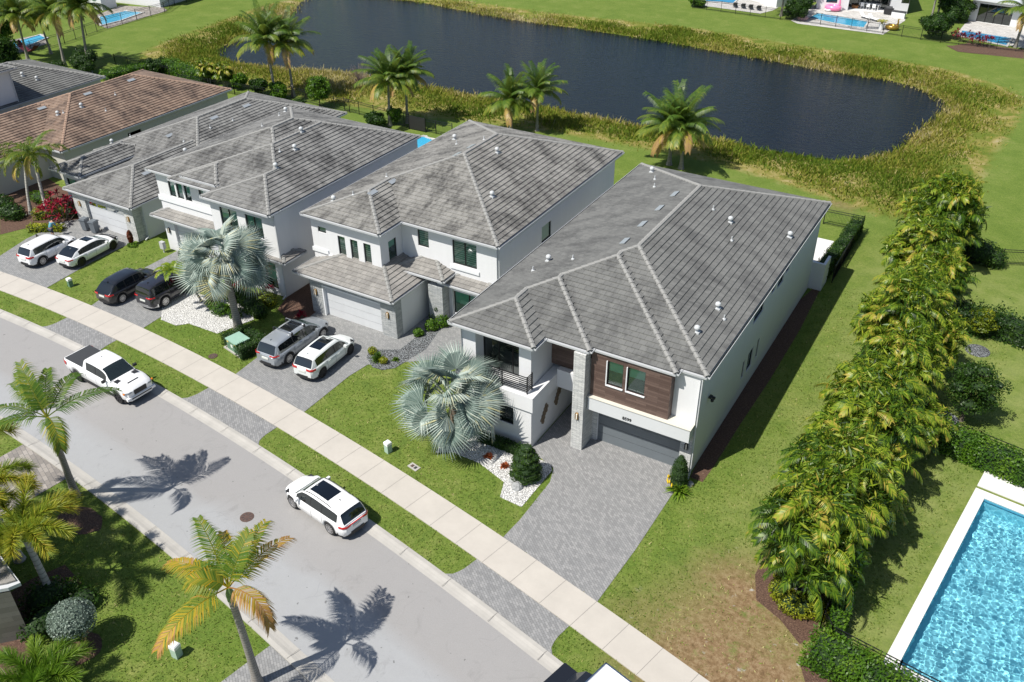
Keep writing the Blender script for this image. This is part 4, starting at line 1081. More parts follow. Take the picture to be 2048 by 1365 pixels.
# ---------------- sixth house (two storey front, one storey rear)
H6 = thing('house', (-95, 50, 0), 'tall white house at the left edge with a low grey roofed rear', 'house')
wl = MB(); wall_panel(wl, (-90.3, 38), (-90.3, 52.3), 0, 6.5); wall_panel(wl, (-90.3, 52.3), (-103, 52.3), 0, 6.5); wall_panel(wl, (-103, 38), (-90.3, 38), 0, 6.5); wall_panel(wl, (-90.3, 52.3), (-90.3, 62.2), 0, 3.0); wall_panel(wl, (-90.3, 62.2), (-103, 62.2), 0, 3.0)
wl.build('wall', M['stucco'], H6, world=True)
roof_build(H6, [(-103.5,-89.9,37.5,52.8,6.7)], 'roof_main'); r6_, top6 = roof_build(H6, [(-103.2,-89.95,48,62.6,3.2)], 'roof_main')
vents(r6_, top6, [on_roof(x, y, top6, 5) for x, y in [(44,149),(73,157)]], [], [])
downspout(H6, -90.2, 52.2, 6.4)
# dark edge roof of the house at the lower left
H7 = thing('house', (*at2(10, 1300), 0), 'corner of a house with grey plank wall at the lower left edge', 'house')
base = at(62, 1275); 
wl = MB(); bx, by = base.x, base.y
wall_panel(wl, (bx-1.15, by-1.2), (bx, by), 0, 3.0); wall_panel(wl, (bx, by), (bx-6, by+1.4), 0, 3.0); wl.build('plank_wall', M['wood_grey'], H7, world=True)
wl = MB(); wall_panel(wl, (bx-7, by-7.2), (bx-1.2, by-1.25), 0, 3.0); wl.build('wall', M['stucco_cool'], H7, world=True)
wl = MB(); wl.prism([(bx-7, by-7), (bx-.05, by-.0), (bx+.15, by+.45), (bx-5.8, by+1.9), (bx-9, by-3)], 3.02, 3.2); wl.build('roof_edge', M['gutter'], H7, world=True)
wl = MB(); wl.prism([(bx-7, by-6.7), (bx-.25, by+.1), (bx-.05, by+.4), (bx-5.8, by+1.7), (bx-9, by-3)], 3.203, 3.3); wl.build('roof', M['roof_low'], H7, world=True)
# ================================================================ VEHICLES
def interp(x, pts):
    if x <= pts[0][0]: return pts[0][1]
    for (a, u), (b, v) in zip(pts, pts[1:]):
        if x <= b:
            t = (x-a)/(b-a); return u+(v-u)*t
    return pts[-1][1]
def sinterp(x, pts):
    if x <= pts[0][0]: return pts[0][1]
    for (a, u), (b, v) in zip(pts, pts[1:]):
        if x <= b:
            t = (x-a)/(b-a); t = t*t*(3-2*t)*.6+t*.4; return u+(v-u)*t
    return pts[-1][1]
def vehicle(name, label, cat, loc, heading, p):
    """p: wb, fo, ro, w, belt[(x,z)], top[(x,z)] lower body, roof[(x,z)], glass ranges, paint..."""
    root = thing(name, loc, label, cat, rz=R_(heading))
    wb, w = p['wb'], p['w']/2; xr, xf = -wb/2-p['ro'], wb/2+p['fo']; R = p.get('tyre', .36); arch = R+.055
    paintm = M[p['paint']]; low = p.get('clear', .24)
    wid = p.get('wid') or [(xr, .72), (xr+.12, .86), (xr+.45, .955), (-wb/2, .99), (0, 1.0), (wb/2, .99), (xf-.55, .94), (xf-.18, .80), (xf, .60)]
    W = lambda x: sinterp(x, wid)*w
    belt = lambda x: sinterp(x, p['belt']); deck = lambda x: sinterp(x, p['deck'])
    def zl(x):
        z = sinterp(x, [(xr, .42), (xr+.25, low+.02), (xf-.3, low), (xf, .38)])
        for xw in (-wb/2, wb/2):
            d = abs(x-xw)
            if d < arch: z = max(z, R+math.sqrt(arch*arch-d*d)-.0)
        return z
    xs = sorted(set([round(xr+(xf-xr)*i/46, 3) for i in range(47)] + [round(xw+s*arch*k, 3) for xw in (-wb/2, wb/2) for s in (-1, 1) for k in (.2, .45, .65, .8, .92, .995, 1.01)]))
    rows = []
    for x in xs:
        ww = W(x); z0 = zl(x); zb = belt(x); zd = deck(x); zb = max(zb, z0+.12); zd = max(zd, zb)
        m1 = z0+(zb-z0)*.16; m2 = z0+(zb-z0)*.55; m3 = z0+(zb-z0)*.88
        half = [(ww-.10, z0), (ww-.015, z0+.0 if z0 > low+.1 else m1), (ww, m2), (ww-.02, m3), (ww-.085, zb), (ww*.62, zb+(zd-zb)*.72), (ww*.30, zd-.004), (0, zd)]
        rows.append([(x, -a, b) for a, b in half] + [(x, a, b) for a, b in reversed(half[:-1])])
    bm = MB(); bm.grid(rows, flip=True)
    bm.poly([Vector(q) for q in rows[0]][::1]); bm.poly([Vector(q) for q in rows[-1]][::-1])
    body = bm.build('body', paintm, root, smooth=True)
    # dark underside and wheel wells
    um = MB(); um.box(xr+.35, xf-.35, -w+.13, w-.13, .2, .85 if not p.get('bed') else .8); um.build('underbody', M['black_plastic'], root)
    # greenhouse
    roof = lambda x: sinterp(x, p['roof'])
    g0, g1 = p['roof'][0][0], p['roof'][-1][0]; wr = p.get('roofw', .74)
    ww0, ww1 = p['wind']; rw0, rw1 = p['rear']     # windscreen and rear window ranges in x
    pillars = p['pillars']; sideg = p['side']
    gx = sorted(set([round(g0+(g1-g0)*i/34, 3) for i in range(35)] + [round(v, 3) for r in pillars for v in r] + [round(v, 3) for v in (*p['wind'], *p['rear'], *sideg)]))
    gx = [x for x in gx if g0 <= x <= g1]
    G = []
    for x in gx:
        zb = max(belt(x), 0)-.02; zr = max(roof(x), zb+.004); hh = zr-zb; k = min(1, hh/.5)
        wbse = W(x)-.075; wtop = wbse + (w*wr-wbse)*k
        half = [(wbse, zb), (wbse+(wtop-wbse)*.1, zb+hh*.08), (wbse+(wtop-wbse)*.86, zb+hh*.84), (wtop-.035, zb+hh*.955), (wtop*.86, zr-.006*k), (wtop*.45, zr+.012*k), (0, zr+.018*k)]
        G.append([(x, -a, b) for a, b in half] + [(x, a, b) for a, b in reversed(half[:-1])])
    n = len(G[0]); parts = {'cabin': MB(), 'windscreen': MB(), 'rear_window': MB(), 'side_window_l': MB(), 'side_window_r': MB(), 'pillar': MB()}
    for i in range(len(gx)-1):
        xm = (gx[i]+gx[i+1])/2; a, b = G[i], G[i+1]
        for k in range(n-1):
            f = [a[k], b[k], b[k+1], a[k+1]]; key = 'cabin'
            mid = n//2
            if k in (1,) or k == n-3:
                if sideg[0] < xm < sideg[1]: key = ('side_window_r' if k == 1 else 'side_window_l') if not any(r[0] < xm < r[1] for r in pillars) else 'pillar'
            if 4 <= k <= n-6 or (k in (4, n-6)):
                if ww0 < xm < ww1: key = 'windscreen'
                elif rw0 < xm < rw1: key = 'rear_window'
            if (k == 3 or k == n-5) and (ww0 < xm < ww1 or rw0 < xm < rw1): key = 'windscreen' if ww0 < xm < ww1 else 'rear_window'
            parts[key].poly(f)
    def shared(mb_):      # weld vertices so shading is smooth
        d = {}; nv = []; 
        for q in mb_.v:
            kq = (round(q[0], 4), round(q[1], 4), round(q[2], 4))
            if kq not in d: d[kq] = len(nv); nv.append(q)
        mb_.f = [tuple(d[(round(mb_.v[i][0], 4), round(mb_.v[i][1], 4), round(mb_.v[i][2], 4))] for i in f) for f in mb_.f]; mb_.v = nv
        keep = [i for i, f in enumerate(mb_.f) if len(set(f)) == len(f)]
        mb_.f = [mb_.f[i] for i in keep]; mb_.uv = [mb_.uv[i] for i in keep]; mb_.m = [mb_.m[i] for i in keep]; mb_.t = [mb_.t[i] for i in keep]
        return mb_
    shared(parts['cabin']).build('cabin', M[p.get('roofpaint', p['paint'])], root, smooth=True)
    shared(parts['windscreen']).build('windscreen', M[p.get('wsglass', 'car_glass_clear')], root, smooth=True)
    if parts['rear_window'].f: shared(parts['rear_window']).build('rear_window', M['car_glass'], root, smooth=True)
    if parts['pillar'].f: parts['pillar'].build('window_pillar', M['black_plastic'], root)
    for s in 'lr':
        if parts['side_window_'+s].f: shared(parts['side_window_'+s]).build('side_window', M['car_glass'], root, smooth=True)
    it = MB(); ix0, ix1 = max(g0+.35, rw1 if rw1 > -9 else g0), min(ww0+.15, g1-.3)
    it.box(g0+.3, g1-.35, -w+.22, w-.22, .9, belt(0)-.04)
    for sx in p.get('seats', (.35, -.55)):
        for sy_ in (-.38, .38): it.box(sx-.12, sx+.1, sy_-.24, sy_+.24, belt(0)-.05, belt(0)+.28)
    it.build('seats', M['charcoal'], root)
    # wheels
    for xw in (-wb/2, wb/2):
        for s in (-1, 1):
            t = MB(); yo = s*(w-.025); yi = s*(w-.25)
            def ring(r, y, nn=20): return [(xw+r*math.cos(2*math.pi*k/nn), y, R+r*math.sin(2*math.pi*k/nn)) for k in range(nn)]
            t.grid([ring(R*.70, yo), ring(R*.92, yo), ring(R, yo-s*.035), ring(R, yi), ring(R*.7, yi)], 0, True, flip=(s < 0))
            wheel = t.build('wheel', M['tyre'], root, smooth=False)
            rm = MB(); rr = R*.71; nsp = p.get('spokes', 10)
            rm.grid([ring(rr, yo+s*.004), ring(rr*.9, yo-s*.0), ring(rr*.86, yo-s*.05)], 0, True)
            for k in range(nsp):
                a_ = 2*math.pi*k/nsp; hw = .16 if nsp < 8 else .11
                c_, s_ = math.cos(a_), math.sin(a_)
                P_ = lambda r, o: (xw+r*c_-o*s_, yo-s*.012, R+r*s_+o*c_)
                rm.poly([P_(.03, -.03), P_(rr*.9, -hw*rr), P_(rr*.9, hw*rr), P_(.03, .03)])
            rm.poly(ring(.06, yo-s*.006, 10))
            rm.build('rim', M[p.get('rimm', 'rim')], wheel)
            bk = MB(); bk.poly(ring(rr*.95, yo-s*.06)); bk.build('brake_disc', M['black_plastic'], wheel)
    # arch lips
    if p.get('cladding'):
        for xw in (-wb/2, wb/2):
            for s in (-1, 1):
                c = MB(); pts = []
                for k in range(13):
                    a_ = math.pi*(k/12); x = xw+math.cos(a_)*(arch+.02); z = R+math.sin(a_)*(arch+.02)
                    pts.append((x, s*(W(x)-.005), max(z, .25)))
                c.tube(pts, .035, 5); c.build('wheel_arch_trim', M['black_plastic'], root)
        c = MB()
        for s in (-1, 1): c.bar((-wb/2+arch, s*(w-.01), low+.05), (wb/2-arch, s*(w-.01), low+.05), .04, .14)
        c.build('sill_trim', M['black_plastic'], root)
    # surface patches hugging the body
    def patch(nm, x0, x1, y0, y1, zf, mat, off=.012, nn=5):
        m_ = MB(); m_.grid([[(x0+(x1-x0)*i/nn, y0+(y1-y0)*k/4, zf(x0+(x1-x0)*i/nn)+off) for k in range(5)] for i in range(nn+1)], flip=True); return m_.build(nm, M[mat], root, smooth=True)
    # lights: strips wrapping the corners at a height z
    def wrap(nm, z0, z1, end, depth, yspan, mat, off=.02):
        for s in (-1, 1):
            m_ = MB(); pts = []
            e = xf if end > 0 else xr
            nn = 8
            for k in range(nn+1):
                t = k/nn; x = e-end*depth*t; pts.append((x, s*(W(x)+off)))
            inner = (e+end*.012, s*(W(e)-yspan))
            pts = [inner, (e+end*off, s*(W(e)-.01))] + pts[1:]
            m_.grid([[(x, y, z0+(z1-z0)*0.0) for x, y in pts], [(x+end*.012, y+s*.008, (z0+z1)/2) for x, y in pts], [(x-end*.02, y-s*.015, z1-(z1-z0)*.15*i/len(pts)) for i, (x, y) in enumerate(pts)]])
            m_.build(nm, M[mat], root, smooth=True)
    hz = p.get('headz', .60); tz = p.get('tailz', .92)
    wrap('headlight', hz, hz+.11, 1, .34, .24, 'clear_lamp', .006); wrap('tail_light', tz, tz+p.get('tailh', .14), -1, .34, p.get('tailin', .3), 'red_lamp')
    if p.get('tailbar'):
        m_ = MB(); m_.box(xr-.03, xr+.02, -W(xr)+.2, W(xr)-.2, tz+.07, tz+.11); m_.build('tail_light_bar', M['red_lamp'], root)
    # bumpers, plate, grille
    m_ = MB(); m_.grid([[(xr+.5*(abs(k-6)/6)**4-.025, (k-6)/6*(w-.03), z) for k in range(13)] for z in (low+.02, low+.26)]); m_.build('rear_bumper_trim', M[p.get('bumper', 'black_plastic')], root)
    m_ = MB(); m_.box(xr-.035, xr+.03, -.26, .26, p.get('platez', .72), p.get('platez', .72)+.13); m_.build('number_plate', M['number_plate'], root)
    m_ = MB(); m_.box(xf-.06, xf+.022, -w*.42, w*.42, p.get('grille', (.42, .68))[0], p.get('grille', (.42, .68))[1]); m_.build('grille', M['black_plastic'], root)
    # mirrors and door handles
    mx = ww0-.05 if False else p.get('mirror', wb*.22)
    for s in (-1, 1):
        m_ = MB(); zb = belt(mx)+.06; m_.obox((mx, s*(w+.08), zb+.05), (.07, 0, 0), (0, .11, 0), (0, 0, .075)); m_.obox((mx, s*(w-.03), zb-.0), (.03, 0, 0), (0, .06, 0), (0, 0, .02))
        m_.build('mirror', M[p.get('mirrorm', p['paint'])], root)
        for hx in p.get('handles', (wb*.06, -wb*.26)):
            h_ = MB(); h_.obox((hx, s*(W(hx)-.005), belt(hx)-.13), (.11, 0, 0), (0, .018, 0), (0, 0, .016)); h_.build('door_handle', M[p.get('handlem', p['paint'])], root)
        # door shut lines
        dl_ = MB()
        for dx in p.get('doors', (wb*.30, -wb*.04, -wb*.33)):
            z0, z1 = low+.1, belt(dx)-.03
            dl_.grid([[(dx-.007, s*(W(dx)+(.004 if .3 < q < .7 else -.008)+.004), z0+(z1-z0)*q) for q in (0, .3, .55, .8, 1)], [(dx+.007, s*(W(dx)+(.004 if .3 < q < .7 else -.008)+.004), z0+(z1-z0)*q) for q in (0, .3, .55, .8, 1)]], flip=(s > 0))
        dl_.build('door_gap', M['black_plastic'], root)
    if p.get('sunroof'):
        a0, a1 = p['sunroof']; patch('sunroof', a0, a1, -w*wr*.66, w*wr*.66, lambda x: roof(x)+.018, 'car_glass_black', .006)
    if p.get('rails'):
        for s in (-1, 1):
            m_ = MB(); a0, a1 = p['rails']; m_.tube([(a0+(a1-a0)*i/6, s*(w*wr-.04), roof(a0+(a1-a0)*i/6)+(.045 if 0 < i < 6 else 0)) for i in range(7)], .022, 6); m_.build('roof_rail', M[p.get('railm', 'black_plastic')], root)
    m_ = MB(); fx_ = p.get('fin', p['roof'][0][0]+.75); m_.poly([(fx_-.12, -.02, roof(fx_)), (fx_+.1, -.0, roof(fx_)+.01), (fx_-.1, 0, roof(fx_)+.10)]); m_.poly([(fx_-.12, .02, roof(fx_)), (fx_-.1, 0, roof(fx_)+.10), (fx_+.1, 0, roof(fx_)+.01)]); m_.build('roof_fin', M[p.get('finm', p['paint'])], root)
    return root, dict(xr=xr, xf=xf, w=w, roof=roof, belt=belt, deck=deck, W=W, patch=patch)
M['car_glass_black'] = glass('sunroof_glass', (.02, .02, .025), op=.2)
def suv(wb, L, w, H, paint, hood=1.02, belt=1.02, **k):
    fo = (L-wb)*.46; ro = (L-wb)*.54; xr, xf = -wb/2-ro, wb/2+fo; c = wb/2
    tw = k.get('tailslope', .42)
    p = dict(wb=wb, fo=fo, ro=ro, w=w, paint=paint,
        belt=[(xr, belt-.10), (xr+.15, belt+.0), (-c, belt), (c-.45, belt-.08), (c+.2, hood-.18), (xf-.12, hood-.26), (xf, hood-.32)],
        deck=[(xr, belt-.06), (xr+.2, belt+.04), (0, belt+.02), (c-.35, hood+.05), (c+.25, hood-.03), (xf-.25, hood-.13), (xf-.08, hood-.20), (xf, hood-.28)],
        roof=[(xr+.06, belt), (xr+tw, H-.12), (xr+tw+.35, H-.03), (-.25, H), (.35, H-.035), (.62, H-.10), (c-.10, hood+.0)],
        wind=(.60, c-.13), rear=(xr+.10, xr+tw), side=(xr+tw+.12, c-.35), pillars=[(-c*.62, -c*.62+.07), (-.06, .02)], roofw=.70, mirror=c-.62, tailz=belt-.12, seats=(.3, -.6))
    p.update(k); return p
PL = {}
vehicle('parked_car', 'white electric crossover with dark sunroof parked along the near kerb of the street', 'car', (-25.98, 24.46, .03), 170.5,
    suv(2.95, 4.95, 1.94, 1.64, 'paint_white', sunroof=(-1.0, .42), rails=(-1.45, .5), tailbar=True, tyre=.39, finm='black_plastic', fin=-1.35, tailz=.86))
svr, svi = vehicle('parked_car', 'silver SUV with roof crossbars parked beside the compact white crossover', 'car', (-37.9, 35.45, .045), 91.5,
    suv(3.4, 5.5, 1.99, 1.74, 'paint_silver', sunroof=(-.85, .35), cladding=True, tyre=.38, belt=1.04, hood=1.06, wsglass='car_glass_teal', tailh=.10, tailz=1.0))
for xb in (.25, -.95):
    m_ = MB(); m_.bar((xb, -.78, 1.86), (xb, .78, 1.86), .09, .05); m_.build('crossbar', M['chrome'], svr)
    for s in (-1, 1): m_ = MB(); m_.box(xb-.07, xb+.07, s*.76-.04, s*.76+.04, 1.66, 1.86); m_.build('crossbar_foot', M['black_plastic'], svr)
vehicle('parked_car', 'compact white crossover with long black sunroof parked right of the silver SUV', 'car', (-34.95, 35.1, .045), 93,
    suv(2.9, 4.65, 1.85, 1.64, 'paint_pearl', sunroof=(-1.0, .45), cladding=False, tyre=.36, rimm='dark_rim', hood=1.0, tailh=.16, tailz=.88, wsglass='car_glass_teal'))
vehicle('parked_car', 'small glossy black crossover parked left of the bigger dark SUV', 'car', (-53.55, 34.95, .045), 92,
    suv(2.85, 4.6, 1.85, 1.62, 'paint_black', tyre=.36, belt=.98, hood=1.0, tailh=.14, tailslope=.75, wsglass='car_glass_teal'))
vehicle('parked_car', 'large dark SUV with chrome tail strip parked under the silver fan palm', 'car', (-50.5, 36.3, .045), 91,
    suv(3.1, 5.15, 2.0, 1.82, 'paint_midnight', tyre=.40, belt=1.12, hood=1.14, rails=(-1.8, .6), tailslope=.22, tailh=.10, tailz=1.02, bumper='chrome', sunroof=(-.7, .4)))
sed = suv(3.1, 4.95, 1.87, 1.44, 'paint_white', tyre=.36, belt=.92, hood=.90, tailh=.10, tailz=.80, rimm='dark_rim', sunroof=(-.35, .30), wsglass='car_glass_teal')
sx = -3.1/2-(4.95-3.1)*.54
sed['roof'] = [(sx+.28, .96), (sx+.9, 1.26), (sx+1.5, 1.40), (-.2, 1.44), (.3, 1.41), (.55, 1.34), (1.4, .93)]
sed['rear'] = (sx+.32, sx+1.25); sed['side'] = (sx+1.0, 1.05); sed['deck'][0] = (sx, .90); sed['deck'][1] = (sx+.25, .97); sed['belt'][0] = (sx, .86); sed['belt'][1] = (sx+.3, .93); sed['platez'] = .62
vehicle('parked_car', 'low white fastback saloon with long sloping rear glass nearest the lawn edge', 'car', (-60.88, 37.2, .045), 94, sed)
wv, wi = vehicle('parked_car', 'white hatchback crossover with its left door open beside the crouching person', 'car', (-63.6, 35.6, .045), 94,
    suv(2.75, 4.5, 1.83, 1.64, 'paint_white', cladding=True, tyre=.37, belt=1.02, hood=1.03, tailh=.15, finm='black_plastic'))
m_ = MB(); m_.obox((.25, 1.28, .78), (.13, .42, 0), (.025, -.008, 0), (0, 0, .34)); m_.obox((.25, 1.28, 1.25), (.12, .39, 0), (.015, -.005, 0), (0, 0, .15)); m_.build('open_door', M['black_plastic'], wv)

# pickup truck
wb = 4.1; c = wb/2; fo, ro = .98, 1.22; xr, xf = -c-ro, c+fo
pk = dict(wb=wb, fo=fo, ro=ro, w=2.06, paint='paint_white', clear=.42, tyre=.43,
    wid=[(xr, .90), (xr+.15, .95), (-c, .985), (-.9, .96), (0, .97), (c-.5, .97), (c, 1.0), (xf-.45, .98), (xf-.15, .92), (xf, .80)],
    belt=[(xr, 1.28), (-1.2, 1.29), (-1.0, 1.24), (c-.7, 1.22), (c-.3, 1.24), (xf-.3, 1.13), (xf, 1.0)],
    deck=[(xr, 1.29), (-1.1, 1.30), (-.9, 1.25), (c-.7, 1.30), (c-.1, 1.36), (xf-.35, 1.27), (xf-.1, 1.16), (xf, 1.02)],
    roof=[(-1.28, 1.26), (-1.16, 1.84), (-.95, 1.92), (-.2, 1.96), (.45, 1.93), (.70, 1.86), (1.50, 1.30)],
    wind=(.68, 1.47), rear=(-1.27, -1.17), side=(-.92, 1.10), pillars=[(.0, .10)], roofw=.74, mirror=1.15, mirrorm='black_plastic', headz=.93, tailz=.95, tailh=.3, tailin=.1,
    grille=(.72, 1.04), rimm='dark_rim', spokes=6, handles=(.35, -.65), doors=(1.25, .05, -1.0), seats=(.5, -.4), bed=True, fin=-.3, finm='black_plastic', bumper='paint_white')
tr_, ti = vehicle('pickup_truck', 'white crew cab pickup with black bed cover parked at the kerb', 'pickup truck', (-44.95, 26.42, .03), -3.6, pk)
m_ = MB(); m_.box(xr+.12, -1.33, -.88, .88, 1.27, 1.335); m_.build('bed_cover', M['charcoal'], tr_)
for s in (-1, 1):
    ti['patch']('hood_vent', 1.62, 2.0, s*.62-.17, s*.62+.17, ti['deck'], 'black_plastic', -.012, 3)
ti['patch']('hood_scoop', xf-.62, xf-.52, -.38, .38, ti['deck'], 'black_plastic', .01, 2)
m_ = MB(); m_.box(xf-.1, xf+.06, -.98, .98, .50, .66); m_.build('front_bumper', M['paint_white'], tr_)
m_ = MB(); m_.box(xf-.05, xf+.075, -.70, .70, .53, .60); m_.build('bumper_grille', M['black_plastic'], tr_)
for s in (-1, 1):
    m_ = MB(); m_.obox((xf-.18, s*(1.0), .98), (.06, 0, 0), (0, .04, 0), (0, 0, .04)); m_.build('side_marker', M['amber'], tr_)
# white box truck cut by the bottom edge
bt = at(1212, 1327, 3.0)
ang = -14
bx_ = thing('box_truck', (bt.x, bt.y, 0), 'white box truck with a roof hatch cut off by the bottom edge', 'truck', rz=R_(ang))
m_ = MB(); m_.box(.0, 5.2, -2.25, 0, .75, 2.98); m_.build('cargo_box', M['van_roof'], bx_)
m_ = MB(); 
for q in ((-.02, 5.22, -.03, .03), (-.02, 5.22, -2.28, -2.22), (-.03, .03, -2.28, .03)): m_.box(*q, 2.90, 3.02)
m_.build('roof_rail', M['chrome'], bx_)
m_ = MB(); m_.box(.75, 1.05, -.95, -.65, 2.98, 3.06); m_.build('roof_hatch', M['white_plastic'], bx_)
m_ = MB(); m_.grid([[(-.05, -2.1, 2.1), (-.05, -.15, 2.1)], [(-.8, -2.05, 1.95), (-.8, -.2, 1.95)], [(-1.35, -2.0, 1.35), (-1.35, -.25, 1.35)]]); m_.box(-2.0, -.02, -2.1, -.12, .5, 1.32); m_.build('cab', M['paint_black'], bx_)
for xw in (-1.2, 3.9):
    for yy in (-2.05, -.3):
        m_ = MB(); m_.grid([[(xw+.42*math.cos(k*math.pi/8), yy+o, .43+.42*math.sin(k*math.pi/8)) for k in range(16)] for o in (-.13, .13)], 0, True); m_.poly([(xw+.42*math.cos(k*math.pi/8), yy-.13, .43+.42*math.sin(k*math.pi/8)) for k in range(16)]); m_.build('wheel', M['tyre'], bx_)

# ================================================================ SMALL THINGS ON THE GROUND
def bin_(loc, rz, bodym, label):
    t = thing('wheelie_bin', loc, label, 'bin', 'wheeled bins by the white garage', R_(rz))
    m_ = MB(); m_.grid([[(x*s, y*s, z) for x, y in ((-.26, -.3), (.26, -.3), (.26, .3), (-.26, .3))] for s, z in ((.78, .06), (1, .98))], 0, True, flip=False); m_.build('bin_body', M[bodym], t)
    m_ = MB(); m_.box(-.3, .3, -.34, .36, .98, 1.04); m_.obox((0, 0, 1.06), (.24, 0, 0), (0, .28, 0), (0, 0, .03)); m_.build('lid', M['bin_grey'], t)
    for s in (-1, 1): m_ = MB(); m_.grid([[(s*.27+o, .26+.13*math.cos(k*math.pi/6), .13+.13*math.sin(k*math.pi/6)) for k in range(12)] for o in (-.03, .03)], 0, True); m_.build('wheel', M['tyre'], t)
b1 = at(192, 466); b2 = at(174, 461)
bin_((b1.x, b1.y, .03), 12, 'bin_grey', 'grey wheelie bin on the right, nearer the garage door'); bin_((b2.x, b2.y, .03), 12, 'bin_grey', 'wheelie bin on the left, half hidden behind the other one')
# transformer cabinet
q = at(478, 700); tc = thing('transformer_cabinet', (q.x, q.y, 0), 'green electrical cabinet with pale lid boxed in by a clipped hedge', 'utility box', rz=R_(-12))
m_ = MB(); m_.box(-.95, .95, -.55, .95, 0, .10); m_.build('concrete_pad', M['kerb'], tc)
m_ = MB(); m_.box(-.6, .6, -.45, .55, .10, .82); m_.build('cabinet', M['green_box'], tc)
m_ = MB(); m_.prism([(-.64, -.50), (.64, -.50), (.64, .60), (-.64, .60)], .82, .90); m_.build('lid', M['green_box_top'], tc)
m_ = MB(); m_.box(-.12, .12, -.47, -.452, .38, .60); m_.build('label_plate', M['number_plate'], tc)
for s in (-.42, .42): m_ = MB(); m_.box(s-.08, s+.08, -.47, -.452, .66, .76); m_.build('warning_sticker', M['sticker'], tc)
def pedestal(px, py, label, h=.75, w_=.16, mat='pale_green'):
    q = at(px, py); t = thing('utility_pedestal', (q.x, q.y, 0), label, 'utility box', rz=R_(random.uniform(-20, 10)))
    m_ = MB(); m_.box(-w_, w_, -w_, w_, 0, h*.72); m_.build('post', M[mat], t)
    m_ = MB(); m_.grid([[(x*s, y*s, z) for x, y in ((-w_, -w_), (w_, -w_), (w_, w_), (-w_, w_))] for s, z in ((1.08, h*.72), (1.08, h*.93), (.8, h))], 0, True); m_.poly([(x*.8, y*.8, h) for x, y in ((-w_, -w_), (w_, -w_), (w_, w_), (-w_, w_))]); m_.build('cap', M['white_plastic'], t)
pedestal(777, 904, 'pale green utility pedestal on the lawn beside the sidewalk'); pedestal(355, 1312, 'white capped green pedestal on the lawn across the street', .8, .17)
pedestal(142, 573, 'dark green pedestal with white cap on the lawn near the black crossover', .7, .15, 'green_box')
def flat_cover(px, py, r, label, name, mat, cat, rz=0, rect=None, z=.012):
    q = at(px, py); t = thing(name, (q.x, q.y, z), label, cat, rz=R_(rz))
    m_ = MB()
    if rect:
        m_.box(-rect[0], rect[0], -rect[1], rect[1], 0, .03); m_.build('concrete_frame', M['kerb'], t)
        m_ = MB(); m_.box(-rect[0]*.6, -.03, -rect[1]*.5, rect[1]*.5, .031, .04); m_.build('cover', M[mat], t); m_ = MB(); m_.box(.05, rect[0]*.6, -rect[1]*.5, rect[1]*.5, .031, .04); m_.build('cover', M['charcoal'], t)
    else:
        m_.lathe([(.001, .018), (r*.86, .018), (r*.88, .012), (r, .014), (r, -.01)], (0, 0, 0), 28); m_.build('cover', M[mat], t)
        for k in range(8):
            m_ = MB(); a_ = k*math.pi/4; m_.bar((.12*math.cos(a_), .12*math.sin(a_), .021), (r*.8*math.cos(a_), r*.8*math.sin(a_), .021), .025, .01); m_.build('rib', M['charcoal'], t)
flat_cover(494, 1035, .36, 'round rusty manhole cover in the asphalt', 'manhole_cover', 'rust', 'manhole cover')
flat_cover(828, 935, .3, 'rectangular meter box lid in the lawn of house 8599', 'meter_cover', 'rust', 'meter cover', -12, (.34, .2))
flat_cover(426, 713, .3, 'round brown valve cover in the lawn near the transformer cabinet', 'valve_cover', 'rust', 'valve cover')
flat_cover(474, 707, .16, 'small pale disc in the grass beside the transformer cabinet', 'valve_cover', 'white_plastic', 'valve cover') if False else None
# boulders in the pebble bed
def rock(px, py, r, label):
    q = at(px, py); m_ = MB(); n = 9; rows = []
    for i in range(6):
        a_ = i/5*math.pi*.5; rows.append([(q.x+r*math.cos(a_)*math.cos(2*math.pi*k/n)*random.uniform(.75, 1.15), q.y+r*math.cos(a_)*math.sin(2*math.pi*k/n)*random.uniform(.75, 1.15), r*1.1*math.sin(a_)*random.uniform(.8, 1.1)) for k in range(n)])
    m_.grid(rows, 0, True); tag(m_.build('boulder', M['rock']), label, 'rock')
rock(1035, 976, .36, 'larger grey boulder at the foot of the tiered topiary'); rock(1026, 962, .26, 'smaller dark boulder behind the larger one by the tiered topiary'); rock(1380, 970, .22, 'grey stone at the corner by the garage conifer')

